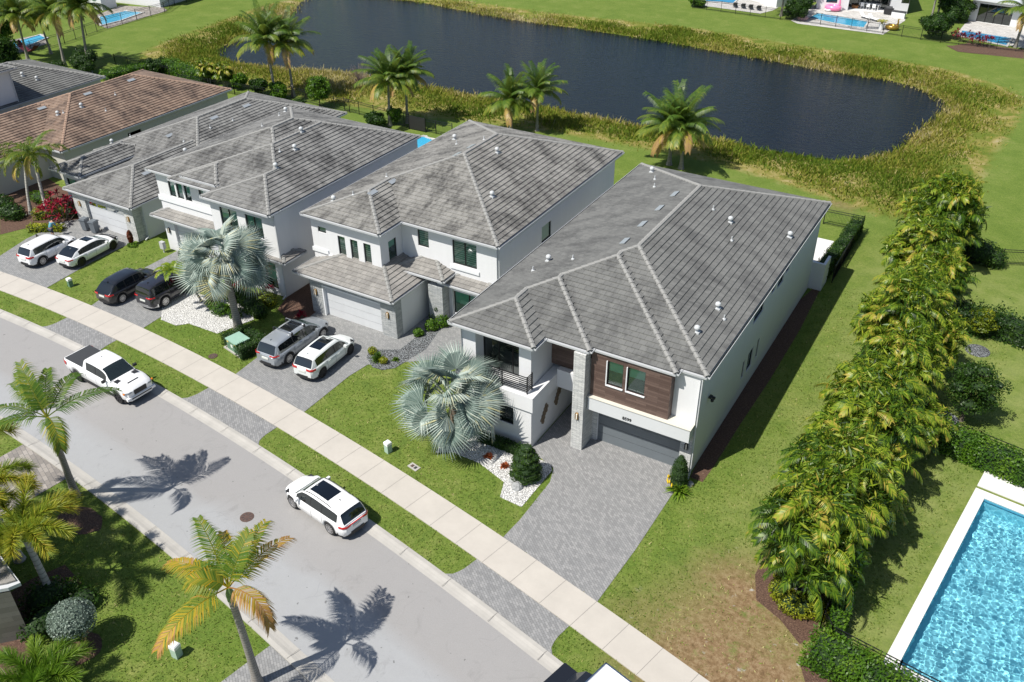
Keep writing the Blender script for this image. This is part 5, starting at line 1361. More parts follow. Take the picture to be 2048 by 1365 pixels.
# person crouching by the white crossover
def person(loc, rz):
    t = thing('person', loc, 'person in a blue shirt bending over beside the white crossover', 'person', rz=R_(rz))
    def skin_mesh(name, pts, edges, rad, mat, parent):
        me = bpy.data.meshes.new(name); me.from_pydata(pts, edges, []); o = bpy.data.objects.new(name, me); S.collection.objects.link(o)
        o.modifiers.new('s', 'SKIN'); 
        for i, r in enumerate(rad): me.skin_vertices[0].data[i].radius = (r, r)
        me.skin_vertices[0].data[0].use_root = True
        sub = o.modifiers.new('u', 'SUBSURF'); sub.levels = sub.render_levels = 1
        dg = bpy.context.evaluated_depsgraph_get(); m2 = bpy.data.meshes.new_from_object(o.evaluated_get(dg)); bpy.data.objects.remove(o)
        m2.materials.clear(); m2.materials.append(mat); m2.polygons.foreach_set('use_smooth', [True]*len(m2.polygons)); n = bpy.data.objects.new(name, m2); S.collection.objects.link(n); n.parent = parent; return n
    P_ = [(0,0,.88),(.10,0,1.05),(.26,0,1.22),(.36,0,1.33),(.42,0,1.40),(.48,0,1.47), (.02,.1,.80),(.14,.11,.46),(.02,.11,.09),(.14,.12,.05), (.02,-.1,.80),(.10,-.11,.46),(-.04,-.11,.09),(.08,-.12,.05),
          (.33,.19,1.27),(.42,.24,1.02),(.60,.20,.92),(.68,.19,.90), (.33,-.19,1.27),(.42,-.24,1.02),(.60,-.20,.92),(.68,-.19,.90)]
    E_ = [(0,1),(1,2),(2,3),(3,4),(4,5),(0,6),(6,7),(7,8),(8,9),(0,10),(10,11),(11,12),(12,13),(3,14),(14,15),(15,16),(16,17),(3,18),(18,19),(19,20),(20,21)]
    R0 = [.13,.12,.13,.10,.05,.085,.085,.055,.04,.035,.085,.055,.04,.035,.06,.042,.03,.028,.06,.042,.03,.028]
    b = skin_mesh('body', P_, E_, R0, M['skin'], t)
    skin_mesh('shirt', [P_[0], P_[1], P_[2], P_[3], P_[14], P_[15], P_[18], P_[19]], [(0,1),(1,2),(2,3),(3,4),(4,5),(3,6),(6,7)], [.15,.15,.16,.13,.085,.065,.085,.065], M['blue_cloth'], t)
    skin_mesh('shorts', [P_[0], P_[6], P_[7], P_[10], P_[11]], [(0,1),(1,2),(0,3),(3,4)], [.155,.115,.085,.115,.085], M['denim'], t)
    hd = MB(); hd.lathe([(.001,-.12),(.06,-.10),(.085,-.03),(.09,.04),(.07,.10),(.001,.125)], (.50,0,1.53), 12); hd.build('head', M['skin'], t, smooth=True)
    hr = MB(); hr.lathe([(.09,-.04),(.102,.03),(.085,.10),(.001,.145)], (.485,0,1.54), 12); hr.box(.39, .46, -.08, .08, 1.38, 1.56); hr.build('hair', M['hair'], t, smooth=True)
    for s in (-1, 1):
        for k in range(5):
            a_ = (k-2)*.3; f_ = MB(); b_ = Vector((.70, s*.19+.016*(k-2), .89)); L = (.05, .07, .075, .07, .06)[k]
            f_.tube([b_, b_+Vector((L*.6*math.cos(a_), L*.6*math.sin(a_), -.01)), b_+Vector((L*math.cos(a_), L*math.sin(a_), -.035))], .009, 5); f_.build('finger', M['skin'], t)
q = at(106, 477); person((q.x, q.y, 0), 100)
# ================================================================ PLANTS
rng = np.random.default_rng(11)
def frond(length, n, ll, lw, droop, up, tint0=.4, tip_yellow=.0, vee=.5, curl=.5, rnd=.12, taper=True, plume=False, seg=2):
    """one pinnate frond along +x from the origin, returns quads (n,4,3) and tints. up = start elevation, droop = how far it bends down"""
    m = 26; rach = []; x = z = 0.0; el = up
    for i in range(m+1):
        rach.append((x, 0, z)); ds = length/m; x += math.cos(el)*ds; z += math.sin(el)*ds; el -= droop/m*(.5+1.0*i/m)
    rach = np.array(rach); Q = []; T = []
    def pos(t):
        f = t*m; i = min(int(f), m-1); return rach[i]+(rach[i+1]-rach[i])*(f-i), (rach[i+1]-rach[i])/np.linalg.norm(rach[i+1]-rach[i])
    # rachis
    for i in range(m):
        wd = .030*(1-i/m)+.008; a, b = rach[i], rach[i+1]
        Q.append([a+[0,-wd,.0], b+[0,-wd,.0], b+[0,wd,0], a+[0,wd,0]]); T.append(min(1, tint0+.25))
        Q.append([a+[0,0,wd], b+[0,0,wd], b+[0,0,-wd], a+[0,0,-wd]]); T.append(min(1, tint0+.25))
    for k in range(n):
        t = .14+.86*k/n+rng.uniform(-.004, .004); p, d = pos(min(t, .999))
        L = ll*(1 if not taper else (.55+.9*math.sin(math.pi*min(1, (t+.02))**.8)*.55))*rng.uniform(.85, 1.08)
        nrm = np.cross(d, [0, 1, 0]); nrm = nrm/np.linalg.norm(nrm)
        if nrm[2] < 0: nrm = -nrm
        for s in (-1, 1):
            if rng.random() < .04: continue
            if plume: a_ = rng.uniform(-1.0, 1.45); side = np.array([0, s*math.cos(a_), 0])+nrm*math.sin(a_)
            else: side = np.array([0, s*math.cos(vee), 0])+nrm*math.sin(vee)
            fwd = .55+.5*t; dr = side+d*fwd; dr = dr/np.linalg.norm(dr)
            wv = np.cross(dr, nrm); wv = wv/np.linalg.norm(wv)*lw/2
            if plume: wv = np.cross(dr, rng.normal(size=3)); wv = wv/np.linalg.norm(wv)*lw/2
            a = p; tt = np.clip(tint0+tip_yellow*max(0, t-.25)+rng.normal()*rnd, 0, 1)
            prev = a; wprev = wv*.6
            for q in range(seg):
                f = (q+1)/seg; dd = dr+np.array([0, 0, -curl*f*f*1.0]); dd = dd/np.linalg.norm(dd)
                b = prev+dd*L/seg; wn = wv*(1.0 if q < seg-1 else .12)
                Q.append([prev-wprev, prev+wprev, b+wn, b-wn]); T.append(np.clip(tt+.25*tip_yellow*f, 0, 1)); prev = b; wprev = wn
    return np.array(Q), np.array(T)
def rot(V, az, el=0, rl=0):
    ca, sa = math.cos(az), math.sin(az); cr, sr = math.cos(rl), math.sin(rl)
    Rx = np.array([[1,0,0],[0,cr,-sr],[0,sr,cr]]); Rz = np.array([[ca,-sa,0],[sa,ca,0],[0,0,1]])
    return V@(Rz@Rx).T
def trunk_mb(pts, rad, n=10):
    mb = MB(); mb.tube(pts, rad, n); return mb
def lean_pts(h, lx, ly, bulge=.0, n=10):
    return [(lx*(i/n)**1.5+bulge*math.sin(math.pi*i/n), ly*(i/n)**1.5, h*i/n) for i in range(n+1)]
def palm(name, loc, label, h, lean, crown, trunk='trunk', rad=(.24, .15), group=None, crownm='coco', shaft=0, scale=1.0, rz=0, cat='palm tree', extra=None):
    t = thing(name, loc, label, cat, group, rz); t.scale = (scale,)*3
    pts = lean_pts(h, lean[0], lean[1]); r = [rad[0]+(rad[1]-rad[0])*min(1, i/3) if i < 4 else rad[1]*(1-.15*(i-3)/7) for i in range(11)]
    r[0] *= 1.25
    trunk_mb(pts, r).build('trunk', M[trunk], t, smooth=True)
    top = Vector(pts[-1]); Q, T = crown
    if shaft:
        mb = MB(); mb.tube([top, top+Vector((0, 0, shaft*.5)), top+Vector((0, 0, shaft))], [rad[1]*.95, rad[1]*1.05, rad[1]*.45], 10); mb.build('crownshaft', M['crownshaft'], t, smooth=True); top = top+Vector((0, 0, shaft))
    qmesh('crown', Q+np.array(top), T, M[crownm], t)
    return t
def make_crown(specs):
    Qs, Ts = [], []
    for (az, args, kw) in specs:
        q, tt = frond(*args, **kw); Qs.append(rot(q, az, 0, rng.uniform(-.25, .25))); Ts.append(tt)
    return np.concatenate(Qs), np.concatenate(Ts)
def coco_crown(nf=17, L=3.6, wind=.35):
    sp = []
    for i in range(nf):
        az = i*2.399+rng.uniform(-.2, .2); age = i/nf
        up = 1.50-1.45*age+rng.uniform(-.12, .12); dr = .75+.85*age+rng.uniform(-.15, .25)
        az += wind*math.sin(1.0-az)*.6
        sp.append((az, (L*rng.uniform(.85, 1.08)*(1-.12*age), 52, .95, .060, dr, up), dict(tint0=.20+.16*age+(.42 if age > .88 else 0)+rng.uniform(-.06, .06), tip_yellow=.12+.25*age, vee=.15, curl=1.1)))
    return make_crown(sp)
COCO = [coco_crown(32, 4.3), coco_crown(34, 4.1), coco_crown(30, 4.6)]
# ---- coconut palms along the lake: (trunk foot px, height, lean, crown, scale)
coc = [((552,198),6.4,(-.3,.2),0,1.02,'coconut palm with leaning trunk, left one of the big pair standing before the lake'),
       ((587,193),6.6,(.1,.1),2,.92,'coconut palm with straight slim trunk, right one of the pair whose fronds cover the lake'),
       ((780,252),5.2,(-.2,.1),0,.92,'coconut palm with a hanging yellow frond, left one of the pair by the black gate'),
       ((815,247),6.0,(.1,.2),1,.86,'coconut palm, taller right one of the pair by the black gate'),
       ((1022,262),3.4,(-.1,.1),1,.92,'short coconut palm, left one of the pair behind the second roof'),
       ((1074,262),5.2,(.1,.1),2,.80,'taller coconut palm, right one of the pair behind the second roof'),
       ((1338,330),3.6,(-.2,.1),0,1.0,'bushy coconut palm, left one of the pair just behind the ridge of house 8599'),
       ((1362,338),4.2,(.25,.2),2,.98,'coconut palm reaching right, right one of the pair just behind the ridge of house 8599'),
       ((131,135),6.6,(-.5,.1),2,1.0,'coconut palm with curved pale trunk above the low rear roof at the upper left'),
       ((181,146),7.6,(-.9,.2),1,1.05,'tallest coconut palm at the upper left beside the round hedge'),
       ((102,108),5.6,(-.4,.1),0,.85,'coconut palm behind the hammock at the upper left'),
       ((57,122),6.2,(-.9,.1),1,.95,'coconut palm with yellow tips by the leftmost pool')]
protos = {}
for k, (px, h, ln, ci, sc, lab) in enumerate(coc):
    q = at(*px); palm('coconut_palm', (q.x, q.y, 0), lab, h, ln, COCO[ci], scale=sc, rz=rng.uniform(0, 6), group='coconut palms behind the houses', rad=(.26, .15))
    if k in (2, 3, 6, 7, 9): pass
# ---- the two palms at the near kerb: few big feather leaves
def street_crown(azs, L, seed):
    sp = []
    for az, up, dr, t0, ty, l in azs:
        t0 += .14
        sp.append((R_(az), (L*l, 46, .86, .052, dr, up), dict(tint0=t0, tip_yellow=ty, vee=.35, curl=1.0, rnd=.12)))
    return make_crown(sp)
def cdir(px0, px1, z):      # compass angle of a frond seen from its root to its tip
    a, b = at(*px0, z), at(*px1, z); return math.degrees(math.atan2(b.y-a.y, b.x-a.x))
c2 = (452, 1150)
sc2 = street_crown([(cdir(c2, (375,1020), 5.6), .75, .9, .30, .10, 1.02), (cdir(c2, (440,1020), 5.6), .55, 1.0, .45, .30, .85), (cdir(c2, (545,1025), 5.6), .55, .8, .35, .25, .95), (cdir(c2, (575,1050), 5.6), .3, .8, .50, .45, 1.0),
    (cdir(c2, (540,1195), 5.6), .35, 1.9, .68, .30, .80), (cdir(c2, (300,1260), 5.6), .30, 1.2, .42, .45, 1.05), (cdir(c2, (295,1085), 5.6), .40, 1.1, .38, .50, 1.0), (cdir(c2, (345,1110), 5.6), .6, 1.3, .35, .30, .7), (cdir(c2, (330,1150), 5.6), .9, 1.5, .40, .2, .5), (cdir(c2, (500,1080), 5.6), 1.2, .9, .3, .2, .7)], 3.3, 1)
b2 = at(516, 1368); t2 = at(456, 1172, 6.3)
palm('feather_palm', (b2.x, b2.y, 0), 'street palm with yellowing feather leaves and ringed trunk at the bottom of the picture', 5.5, (t2.x-b2.x, t2.y-b2.y), sc2, rad=(.22, .17), crownm='street_palm', shaft=.7)
c1 = (88, 805)
sc1 = street_crown([(cdir(c1, (190,700), 6.5), .7, 1.3, .18, .05, .95), (cdir(c1, (210,755), 6.5), .35, 1.0, .15, .05, 1.1), (cdir(c1, (115,720), 6.5), .9, .9, .2, .1, .8), (cdir(c1, (20,720), 6.5), .7, .9, .3, .1, 1.0), (cdir(c1, (-40,700), 6.5), .5, 1.0, .25, .1, 1.1),
    (cdir(c1, (-60,790), 6.5), .4, 1.2, .2, .1, 1.1), (cdir(c1, (-40,830), 6.5), .4, 1.4, .15, .08, .9), (cdir(c1, (125,865), 6.5), .5, 2.2, .35, .12, .75), (cdir(c1, (60,690), 6.5), 1.1, .6, .3, .1, .9)], 3.3, 2)
b1_ = at(152, 992); t1_ = at(92, 830, 6.9)
palm('feather_palm', (b1_.x, b1_.y, 0), 'street palm with dark green feather leaves and curved trunk beside the parked pickup', 6.0, (t1_.x-b1_.x, t1_.y-b1_.y), sc1, rad=(.22, .17), crownm='street_palm', shaft=.75)
# ---- foxtail palms at the lower left
def fox_crown(n, L, up0=.7):
    sp = []
    for i in range(n):
        sp.append((i*2*math.pi/n+rng.uniform(-.25, .25), (L*rng.uniform(.85, 1.1), 300, .55, .062, 1.5+rng.uniform(-.2, .3), up0+rng.uniform(-.25, .3)), dict(tint0=.42+rng.uniform(-.08, .1), tip_yellow=.25+rng.uniform(-.1, .2), plume=True, curl=.2, taper=False, rnd=.12, seg=1)))
    return make_crown(sp)
FOX = [fox_crown(10, 2.9), fox_crown(9, 2.7)]
for px, h, ln, ci, lab in [((108,1200),3.6,(-.35,.3),0,'foxtail palm with grey trunk standing next to the silvery round topiary'), ((40,1120),4.4,(-.2,.2),1,'foxtail palm with upright plumes left of the tan paved driveway'), ((-28,1075),4.8,(.1,.3),0,'foxtail palm partly cut by the left edge of the picture below the paved drive'), ((-40,1200),4.2,(.3,.2),1,'foxtail palm over the plank walled house corner at the left edge')]:
    q = at(*px); palm('foxtail_palm', (q.x, q.y, 0), lab, h, ln, FOX[ci], trunk='trunk_pale', rad=(.24, .17), crownm='foxtail', shaft=.6, rz=rng.uniform(0, 6), group='foxtail palms at the lower left')
q = at(85, 1400); palm('foxtail_palm', (q.x, q.y, 0), 'low bright green young palm cut by the bottom left edge', .8, (0, .1), fox_crown(10, 2.4, .9), rad=(.15, .12), crownm='leaf_bright', shaft=.2)
q = at(370, 1420)
# ---- royal type palms beside the brown roof
def royal_crown(): 
    sp = []
    for i in range(14):
        age = i/14; sp.append((i*2.4, (2.9*rng.uniform(.9, 1.1), 54, .50, .05, 1.3+.9*age, 1.1-1.2*age), dict(tint0=.34+.16*age+(.3 if age > .9 else 0), tip_yellow=.2, vee=.5, curl=.9, plume=(i % 2 == 0))))
    return make_crown(sp)
ROY = royal_crown()
for px, h, ln, lab, sc in [((98,437),5.0,(-.5,.1),'palm with curved white trunk rising from the yellow hedge beside the crimson shrub',1.0), ((63,428),4.6,(-.7,.4),'palm with browned hanging leaves left of the one in the yellow hedge',.9), ((-8,400),4.2,(-.2,.2),'palm at the left edge in front of the brown roofed house',.95)]:
    q = at(*px); palm('royal_palm', (q.x, q.y, 0), lab, h, ln, ROY, trunk='trunk_pale', rad=(.22, .14), crownm='coco', shaft=.6, scale=sc, rz=rng.uniform(0, 6), group='palms by the yellow hedge')
# ---- silver fan palms
def fan_leaf(R, pet, up, droop, nseg=34, tint0=.5):
    Q, T = [], []; d = np.array([math.cos(up), 0, math.sin(up)]); root = d*pet
    for i in range(5):
        a = d*pet*i/5; b = d*pet*(i+1)/5; w_ = .035; Q.append([a+[0,-w_,0], b+[0,-w_,0], b+[0,w_,0], a+[0,w_,0]]); T.append(.85)
        Q.append([a+[0,0,-w_], b+[0,0,-w_], b+[0,0,w_], a+[0,0,w_]]); T.append(.85)
    tl = up-droop*.22; n = np.array([-math.sin(tl), 0, math.cos(tl)]); f = np.array([n[2], 0, -n[0]]); s = np.array([0, 1., 0])
    span = R_(215)
    for k in range(nseg):
        a0 = -span/2+span*k/nseg; a1 = -span/2+span*(k+1)/nseg; am = (a0+a1)/2
        e = lambda a, r, lift: root+(f*math.cos(a)+s*math.sin(a))*r+n*(lift-droop*.28*r*r/R - .10*R*abs(math.sin(a))**2*0 + .18*R*(abs(math.sin(a)))*r/R)
        RR = R*rng.uniform(.9, 1.06)*(1-.15*abs(am)/(span/2)); split = RR*.58; t = np.clip(tint0+rng.normal()*.10+(.12 if k % 2 else -.12), 0, 1)
        # pleated blade: two faces per segment, then a free pointed tip
        Q.append([root, e(a0, split, -.015), e(am, split, .05), root]); T.append(t)
        Q.append([root, e(am, split, .05), e(a1, split, -.015), root]); T.append(max(0, t-.12))
        tip = e(am, RR, -.12*RR+rng.uniform(-.04, .04)); w_ = (a1-a0)*.42
        Q.append([e(a0, split, -.015), tip, tip+[0, 0, .004], e(am, split, .05)]); T.append(min(1, t+.1))
        Q.append([e(am, split, .05), tip, tip+[0, 0, .004], e(a1, split, -.015)]); T.append(t)
    return np.array(Q), np.array(T)
def fan_crown(n, R, pet, seed):
    Qs, Ts = [], []
    for i in range(n):
        age = i/n; az = i*2.399+rng.uniform(-.2, .2); up = 1.5-1.75*age+rng.uniform(-.15, .15)
        q, t = fan_leaf(R*rng.uniform(.88, 1.08), pet*rng.uniform(.85, 1.1), up, 1.0+.8*age+rng.uniform(-.2, .4), tint0=.5+rng.uniform(-.22, .22)+(.0 if age < .95 else .3))
        Qs.append(rot(q, az, 0, rng.uniform(-1.25, 1.25))); Ts.append(t)
    return np.concatenate(Qs), np.concatenate(Ts)
q = at(914, 885); palm('silver_fan_palm', (q.x, q.y, 0), 'short silver fan palm on the white pebbles in front of the balcony of house 8599', 2.6, (-.25, .1), fan_crown(34, 1.6, 1.95, 1), trunk='trunk_brown', rad=(.36, .25), crownm='bismarck')
q = at(478, 660); palm('silver_fan_palm', (q.x, q.y, 0), 'tall silver fan palm with thick bare trunk in front of the third house', 4.9, (-.45, .2), fan_crown(40, 1.6, 1.95, 2), trunk='trunk', rad=(.34, .25), crownm='bismarck')

# ---- leaf clouds for hedges, shrubs and broadleaf trees
def leaf_cloud(centers, normals, size, tint, jitter=.5, aspect=.5):
    n = len(centers); nr = normals+rng.normal(size=(n, 3))*jitter; nr /= np.linalg.norm(nr, axis=1)[:, None]
    u = np.cross(nr, rng.normal(size=(n, 3))); u /= np.linalg.norm(u, axis=1)[:, None]; v = np.cross(nr, u)
    s = size*rng.uniform(.6, 1.25, n)[:, None]
    return np.stack([centers-u*s, centers-v*s*aspect+nr*s*.12, centers+u*s, centers+v*s*aspect+nr*s*.12], 1), tint
def ell_pts(n, c, r, shell=.55, low=-1.0):
    d = rng.normal(size=(n, 3)); d /= np.linalg.norm(d, axis=1)[:, None]; d = d[d[:, 2] > low]
    k = rng.uniform(shell, 1.0, len(d))**.5
    return np.array(c)+d*k[:, None]*np.array(r), d
def hedge(name, pts, w_, h, label, mat='leaf', core='core', leaf=.09, dens=130, cat='hedge', wob=.12, closed=False, base=0.0):
    """clipped or loose hedge along a polyline of (x,y)"""
    P = [Vector(p) for p in pts]; t = thing(name, (P[0].x, P[0].y, 0), label, cat)
    org = np.array([P[0].x, P[0].y, 0]); C, Nn = [], []; cm = MB()
    for a, b in zip(P, P[1:]):
        d = (b-a); L = d.length; d /= L; s = Vector((-d.y, d.x)); n = int(L*(w_+2*h)*dens)
        uu = rng.uniform(-w_*.2, L+w_*.2, n); q = rng.uniform(0, w_+2*h, n); k = 1+wob*np.sin(uu*2.1+a.x)*.5+rng.normal(size=n)*wob*.5
        off = np.where(q < h, -w_/2, np.where(q > h+w_, w_/2, q-h-w_/2)); zz_ = np.where(q < h, q, np.where(q > h+w_, w_+2*h-q, h))*1.0
        nx = np.where(q < h, -1., np.where(q > h+w_, 1., 0.)); nz = np.where((q >= h) & (q <= h+w_), 1., .15)
        dep = rng.uniform(.8, 1.05, n)
        X = a.x+d.x*uu+s.x*off*k*dep; Y = a.y+d.y*uu+s.y*off*k*dep; Z = base+np.maximum(.05, zz_*(1+(k-1)*.8)*dep)
        C.append(np.stack([X, Y, Z], 1)); Nn.append(np.stack([s.x*nx, s.y*nx, nz], 1))
        c0 = a+d*.05; c1 = b-d*.05; hw = w_/2*.78
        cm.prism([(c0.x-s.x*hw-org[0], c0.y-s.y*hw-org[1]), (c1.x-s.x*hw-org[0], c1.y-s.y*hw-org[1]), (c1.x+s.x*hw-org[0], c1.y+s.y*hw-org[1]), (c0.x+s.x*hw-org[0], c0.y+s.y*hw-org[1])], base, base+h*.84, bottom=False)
    C = np.concatenate(C)-org; Nn = np.concatenate(Nn)
    tint = np.clip(.35+.35*(rng.random(len(C))-.5)+.25*np.sin(C[:, 0]*3.1)*np.sin(C[:, 1]*2.7), 0, 1)
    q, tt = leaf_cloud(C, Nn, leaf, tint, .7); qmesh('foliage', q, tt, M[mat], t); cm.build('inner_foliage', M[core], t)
    return t
def shrub(name, loc, blobs, label, mat='leaf', core='core', leaf=.08, n=900, cat='shrub', group=None, stem=0, jitter=.6, tbase=.4, shell=.6, corek=.72):
    t = thing(name, (loc[0], loc[1], 0), label, cat, group); Qs, Ts = [], []; cm = MB()
    for (c, r) in blobs:
        k = int(n*(r[0]*r[1]+r[0]*r[2]+r[1]*r[2])/3*1.0)+40
        p, d = ell_pts(k, c, r, shell); p = p[:]; m_ = p[:, 2] > .03; p, d = p[m_], d[m_]
        tint = np.clip(tbase+.4*(rng.random(len(p))-.5)+.22*np.sin(p[:, 0]*4+c[0])*np.cos(p[:, 2]*3.3), 0, 1)
        q, tt = leaf_cloud(p, d, leaf, tint, jitter); Qs.append(q); Ts.append(tt)
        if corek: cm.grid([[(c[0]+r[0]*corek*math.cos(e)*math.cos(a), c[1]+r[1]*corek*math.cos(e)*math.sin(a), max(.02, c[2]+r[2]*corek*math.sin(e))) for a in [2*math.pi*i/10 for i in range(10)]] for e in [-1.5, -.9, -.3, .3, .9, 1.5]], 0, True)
    qmesh('foliage', np.concatenate(Qs), np.concatenate(Ts), M[mat], t)
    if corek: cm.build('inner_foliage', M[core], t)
    if stem:
        mb = MB(); mb.tube([(0, 0, 0), (.03, .02, stem*.5), (0, 0, stem)], [.09, .06, .05], 7); mb.build('trunk', M['bark'], t)
    return t
def tree(name, loc, h, r, label, mat='leaf', nb=14, leaf=.12, n=420, group=None, th=.35, tbase=.45):
    blobs = []
    for i in range(nb):
        a = i*2.4; e = (i+.5)/nb; rr = r*math.sin(math.pi*(.15+.75*e))*.72; zz = h*(th+.55*e)
        blobs.append(((rr*math.cos(a)*rng.uniform(.5, 1), rr*math.sin(a)*rng.uniform(.5, 1), zz), (r*rng.uniform(.32, .5), r*rng.uniform(.32, .5), h*rng.uniform(.10, .17))))
    t = shrub(name, loc, blobs, label, mat, leaf=leaf, n=n, cat='tree', group=group, jitter=.9, tbase=tbase, shell=.25, corek=.45)
    mb = MB(); mb.tube([(0, 0, 0), (.05, .03, h*.3), (0, 0, h*.6)], [h*.035, h*.025, h*.012], 8)
    for i in range(5):
        b = blobs[i*2 % nb][0]; mb.tube([(0, 0, h*.25), (b[0]*.5, b[1]*.5, h*.4), b], [h*.018, h*.012, h*.006], 6)
    mb.build('trunk', M['bark'], t); return t
B = lambda px, z=0: tuple(at2(*px, z))
# topiaries in front of 8599
shrub('garden_shrub', B((440,628)), [((0, 0, .4), (.8, .6, .5)), ((1.3, .2, .35), (.6, .5, .45)), ((-.9, .3, .5), (.6, .5, .5))], 'green shrub mound at the foot of the young leaning palm', 'leaf_bright', leaf=.08, n=1200, tbase=.3)
shrub('garden_shrub', B((540,610)), [((0, 0, .35), (.7, .5, .4))], 'low yellow green shrub at the downspout of the third house', 'leaf_yellow', leaf=.07, n=1500, tbase=.2)
q = at(1052, 955); tier = []
for i in range(7):
    z_ = .28+i*.30; rr = .85*(1-(i/7.5)**1.6)+.10; tier.append(((0, 0, z_), (rr, rr, .20)))
    for k in range(5 if i < 5 else 0): a_ = k*1.257+i*.7; tier.append(((rr*.62*math.cos(a_), rr*.62*math.sin(a_), z_+.02), (.34, .34, .19)))
shrub('topiary', (q.x, q.y), tier, 'large tiered topiary bush on the white pebbles by the driveway of house 8599', 'leaf', leaf=.05, n=1500, shell=.8, tbase=.5, corek=.85)
q = at(1356, 972); shrub('topiary', (q.x, q.y), [((0, 0, .35), (.52, .52, .45)), ((0, 0, .9), (.52, .52, .65)), ((0, 0, 1.4), (.40, .40, .55)), ((0, 0, 1.75), (.24, .24, .38))], 'bullet shaped clipped conifer beside the charcoal garage door', 'leaf', leaf=.035, n=3800, shell=.88, tbase=.35, corek=.9)
q = at(165, 1293); shrub('topiary', (q.x, q.y), [((0, 0, 1.75), (1.02, 1.02, .86))], 'silvery ball shaped topiary tree on a short trunk in a mulch ring', 'leaf_silver', 'core_silver', leaf=.05, n=2600, stem=1.2, shell=.88, corek=.9)
def grassy(px, r, h, n, label, mat, name='grass_tuft', cat='plant', tb=.5, w_=.03, z=0.0, flowers=None):
    q = at(*px); t = thing(name, (q.x, q.y, z), label, cat); Q, T = [], []
    for i in range(n):
        a = rng.uniform(0, 2*math.pi); el = rng.uniform(.25, 1.45); L = r*rng.uniform(.7, 1.1); p = np.array([rng.uniform(-.08, .08), rng.uniform(-.08, .08), 0]); d = np.array([math.cos(a)*math.cos(el), math.sin(a)*math.cos(el), math.sin(el)*h/r])
        s = np.array([-math.sin(a), math.cos(a), 0])*w_; m1 = p+d*L*.55; e_ = m1+(d-[0, 0, .55])*L*.5; tt = np.clip(tb+rng.normal()*.18, 0, 1)
        Q.append([p-s*.6, p+s*.6, m1+s, m1-s]); T.append(tt); Q.append([m1-s, m1+s, e_+s*.1, e_-s*.1]); T.append(min(1, tt+.15))
    qmesh('leaves', np.array(Q), np.array(T), M[mat], t)
    if flowers:
        fm = MB()
        for i in range(9): a = 2+i*.28; fm.lathe([(.03, 0), (.055, .10), (.02, .26)], (.75*math.cos(a)*r/.9, .5*math.sin(a)*r/.9+.12, h*.62+.1*math.sin(i*2)), 6)
        fm.build('flower_spikes', M[flowers], t)
    return t
M['yellow_petal'] = plain('yellow_petal', (.75, .52, .02), .6)
grassy((1357,985), .85, .8, 130, 'spiky plant with yellow flower spikes at the foot of the clipped conifer', 'leaf_bright', 'flowering_plant', flowers='yellow_petal', tb=.62, w_=.035)
hedge('hedge', [B((965,880)), B((1010,895)), B((1050,912))], .7, .45, 'low dark hedge along the wall under the ground floor windows of 8599', leaf=.06, dens=500)
for px, lab in [((978,915), 'left of the two rusty red ornamental plants on the white pebbles'), ((1010,934), 'right of the two rusty red ornamental plants on the white pebbles')]: grassy(px, .34, .35, 70, lab, 'leaf_rust', 'red_plant', w_=.045)
grassy((756,722), .60, .8, 150, 'spiky fountain grass in the slate chip bed', 'leaf', tb=.6); grassy((792,722), .34, .35, 60, 'small brown tinged tuft at the right end of the slate chip bed', 'leaf', tb=.8)
for px, r, lab in [((745,708),.32,'rounded lime shrub left of the fountain grass'), ((767,727),.30,'rounded lime shrub right of the fountain grass')]: shrub('lime_shrub', B(px), [((0, 0, r*.8), (r, r, r*.8))], lab, 'leaf_yellow', leaf=.05, n=5000)
for px, r, lab in [((873,640),.5,'bright green shrub nearest the stone pier of the second house'), ((862,660),.45,'bright green shrub between the stone pier and the silver fan palm'), ((885,652),.5,'yellowish shrub at the eave corner of house 8599'), ((836,672),.35,'small green shrub in the slate bed near the fan palm')]: shrub('garden_shrub', B(px), [((0, 0, r*.8), (r, r, r)), ((r*.5, .1, r*.6), (r*.7, r*.7, r*.6))], lab, 'leaf_bright', leaf=.08, n=1800)
shrub('topiary', B((876,645)), [((0, 0, 1.15), (.26, .26, .26))], 'small ball topiary standing against the stone pier of the second house', 'leaf', leaf=.04, n=6000, stem=1.0, shell=.85)
# hedge round the transformer
q = at(478, 700); u_ = Vector((math.cos(R_(-12)), math.sin(R_(-12)))); v_ = Vector((-u_.y, u_.x)); c_ = Vector((q.x, q.y))
hedge('hedge', [tuple(c_-u_*1.05-v_*.35), tuple(c_-u_*1.05+v_*1.25), tuple(c_+u_*1.05+v_*1.25), tuple(c_+u_*1.05-v_*.6)], .6, .95, 'clipped hedge wrapping three sides of the transformer cabinet', leaf=.055, dens=420)
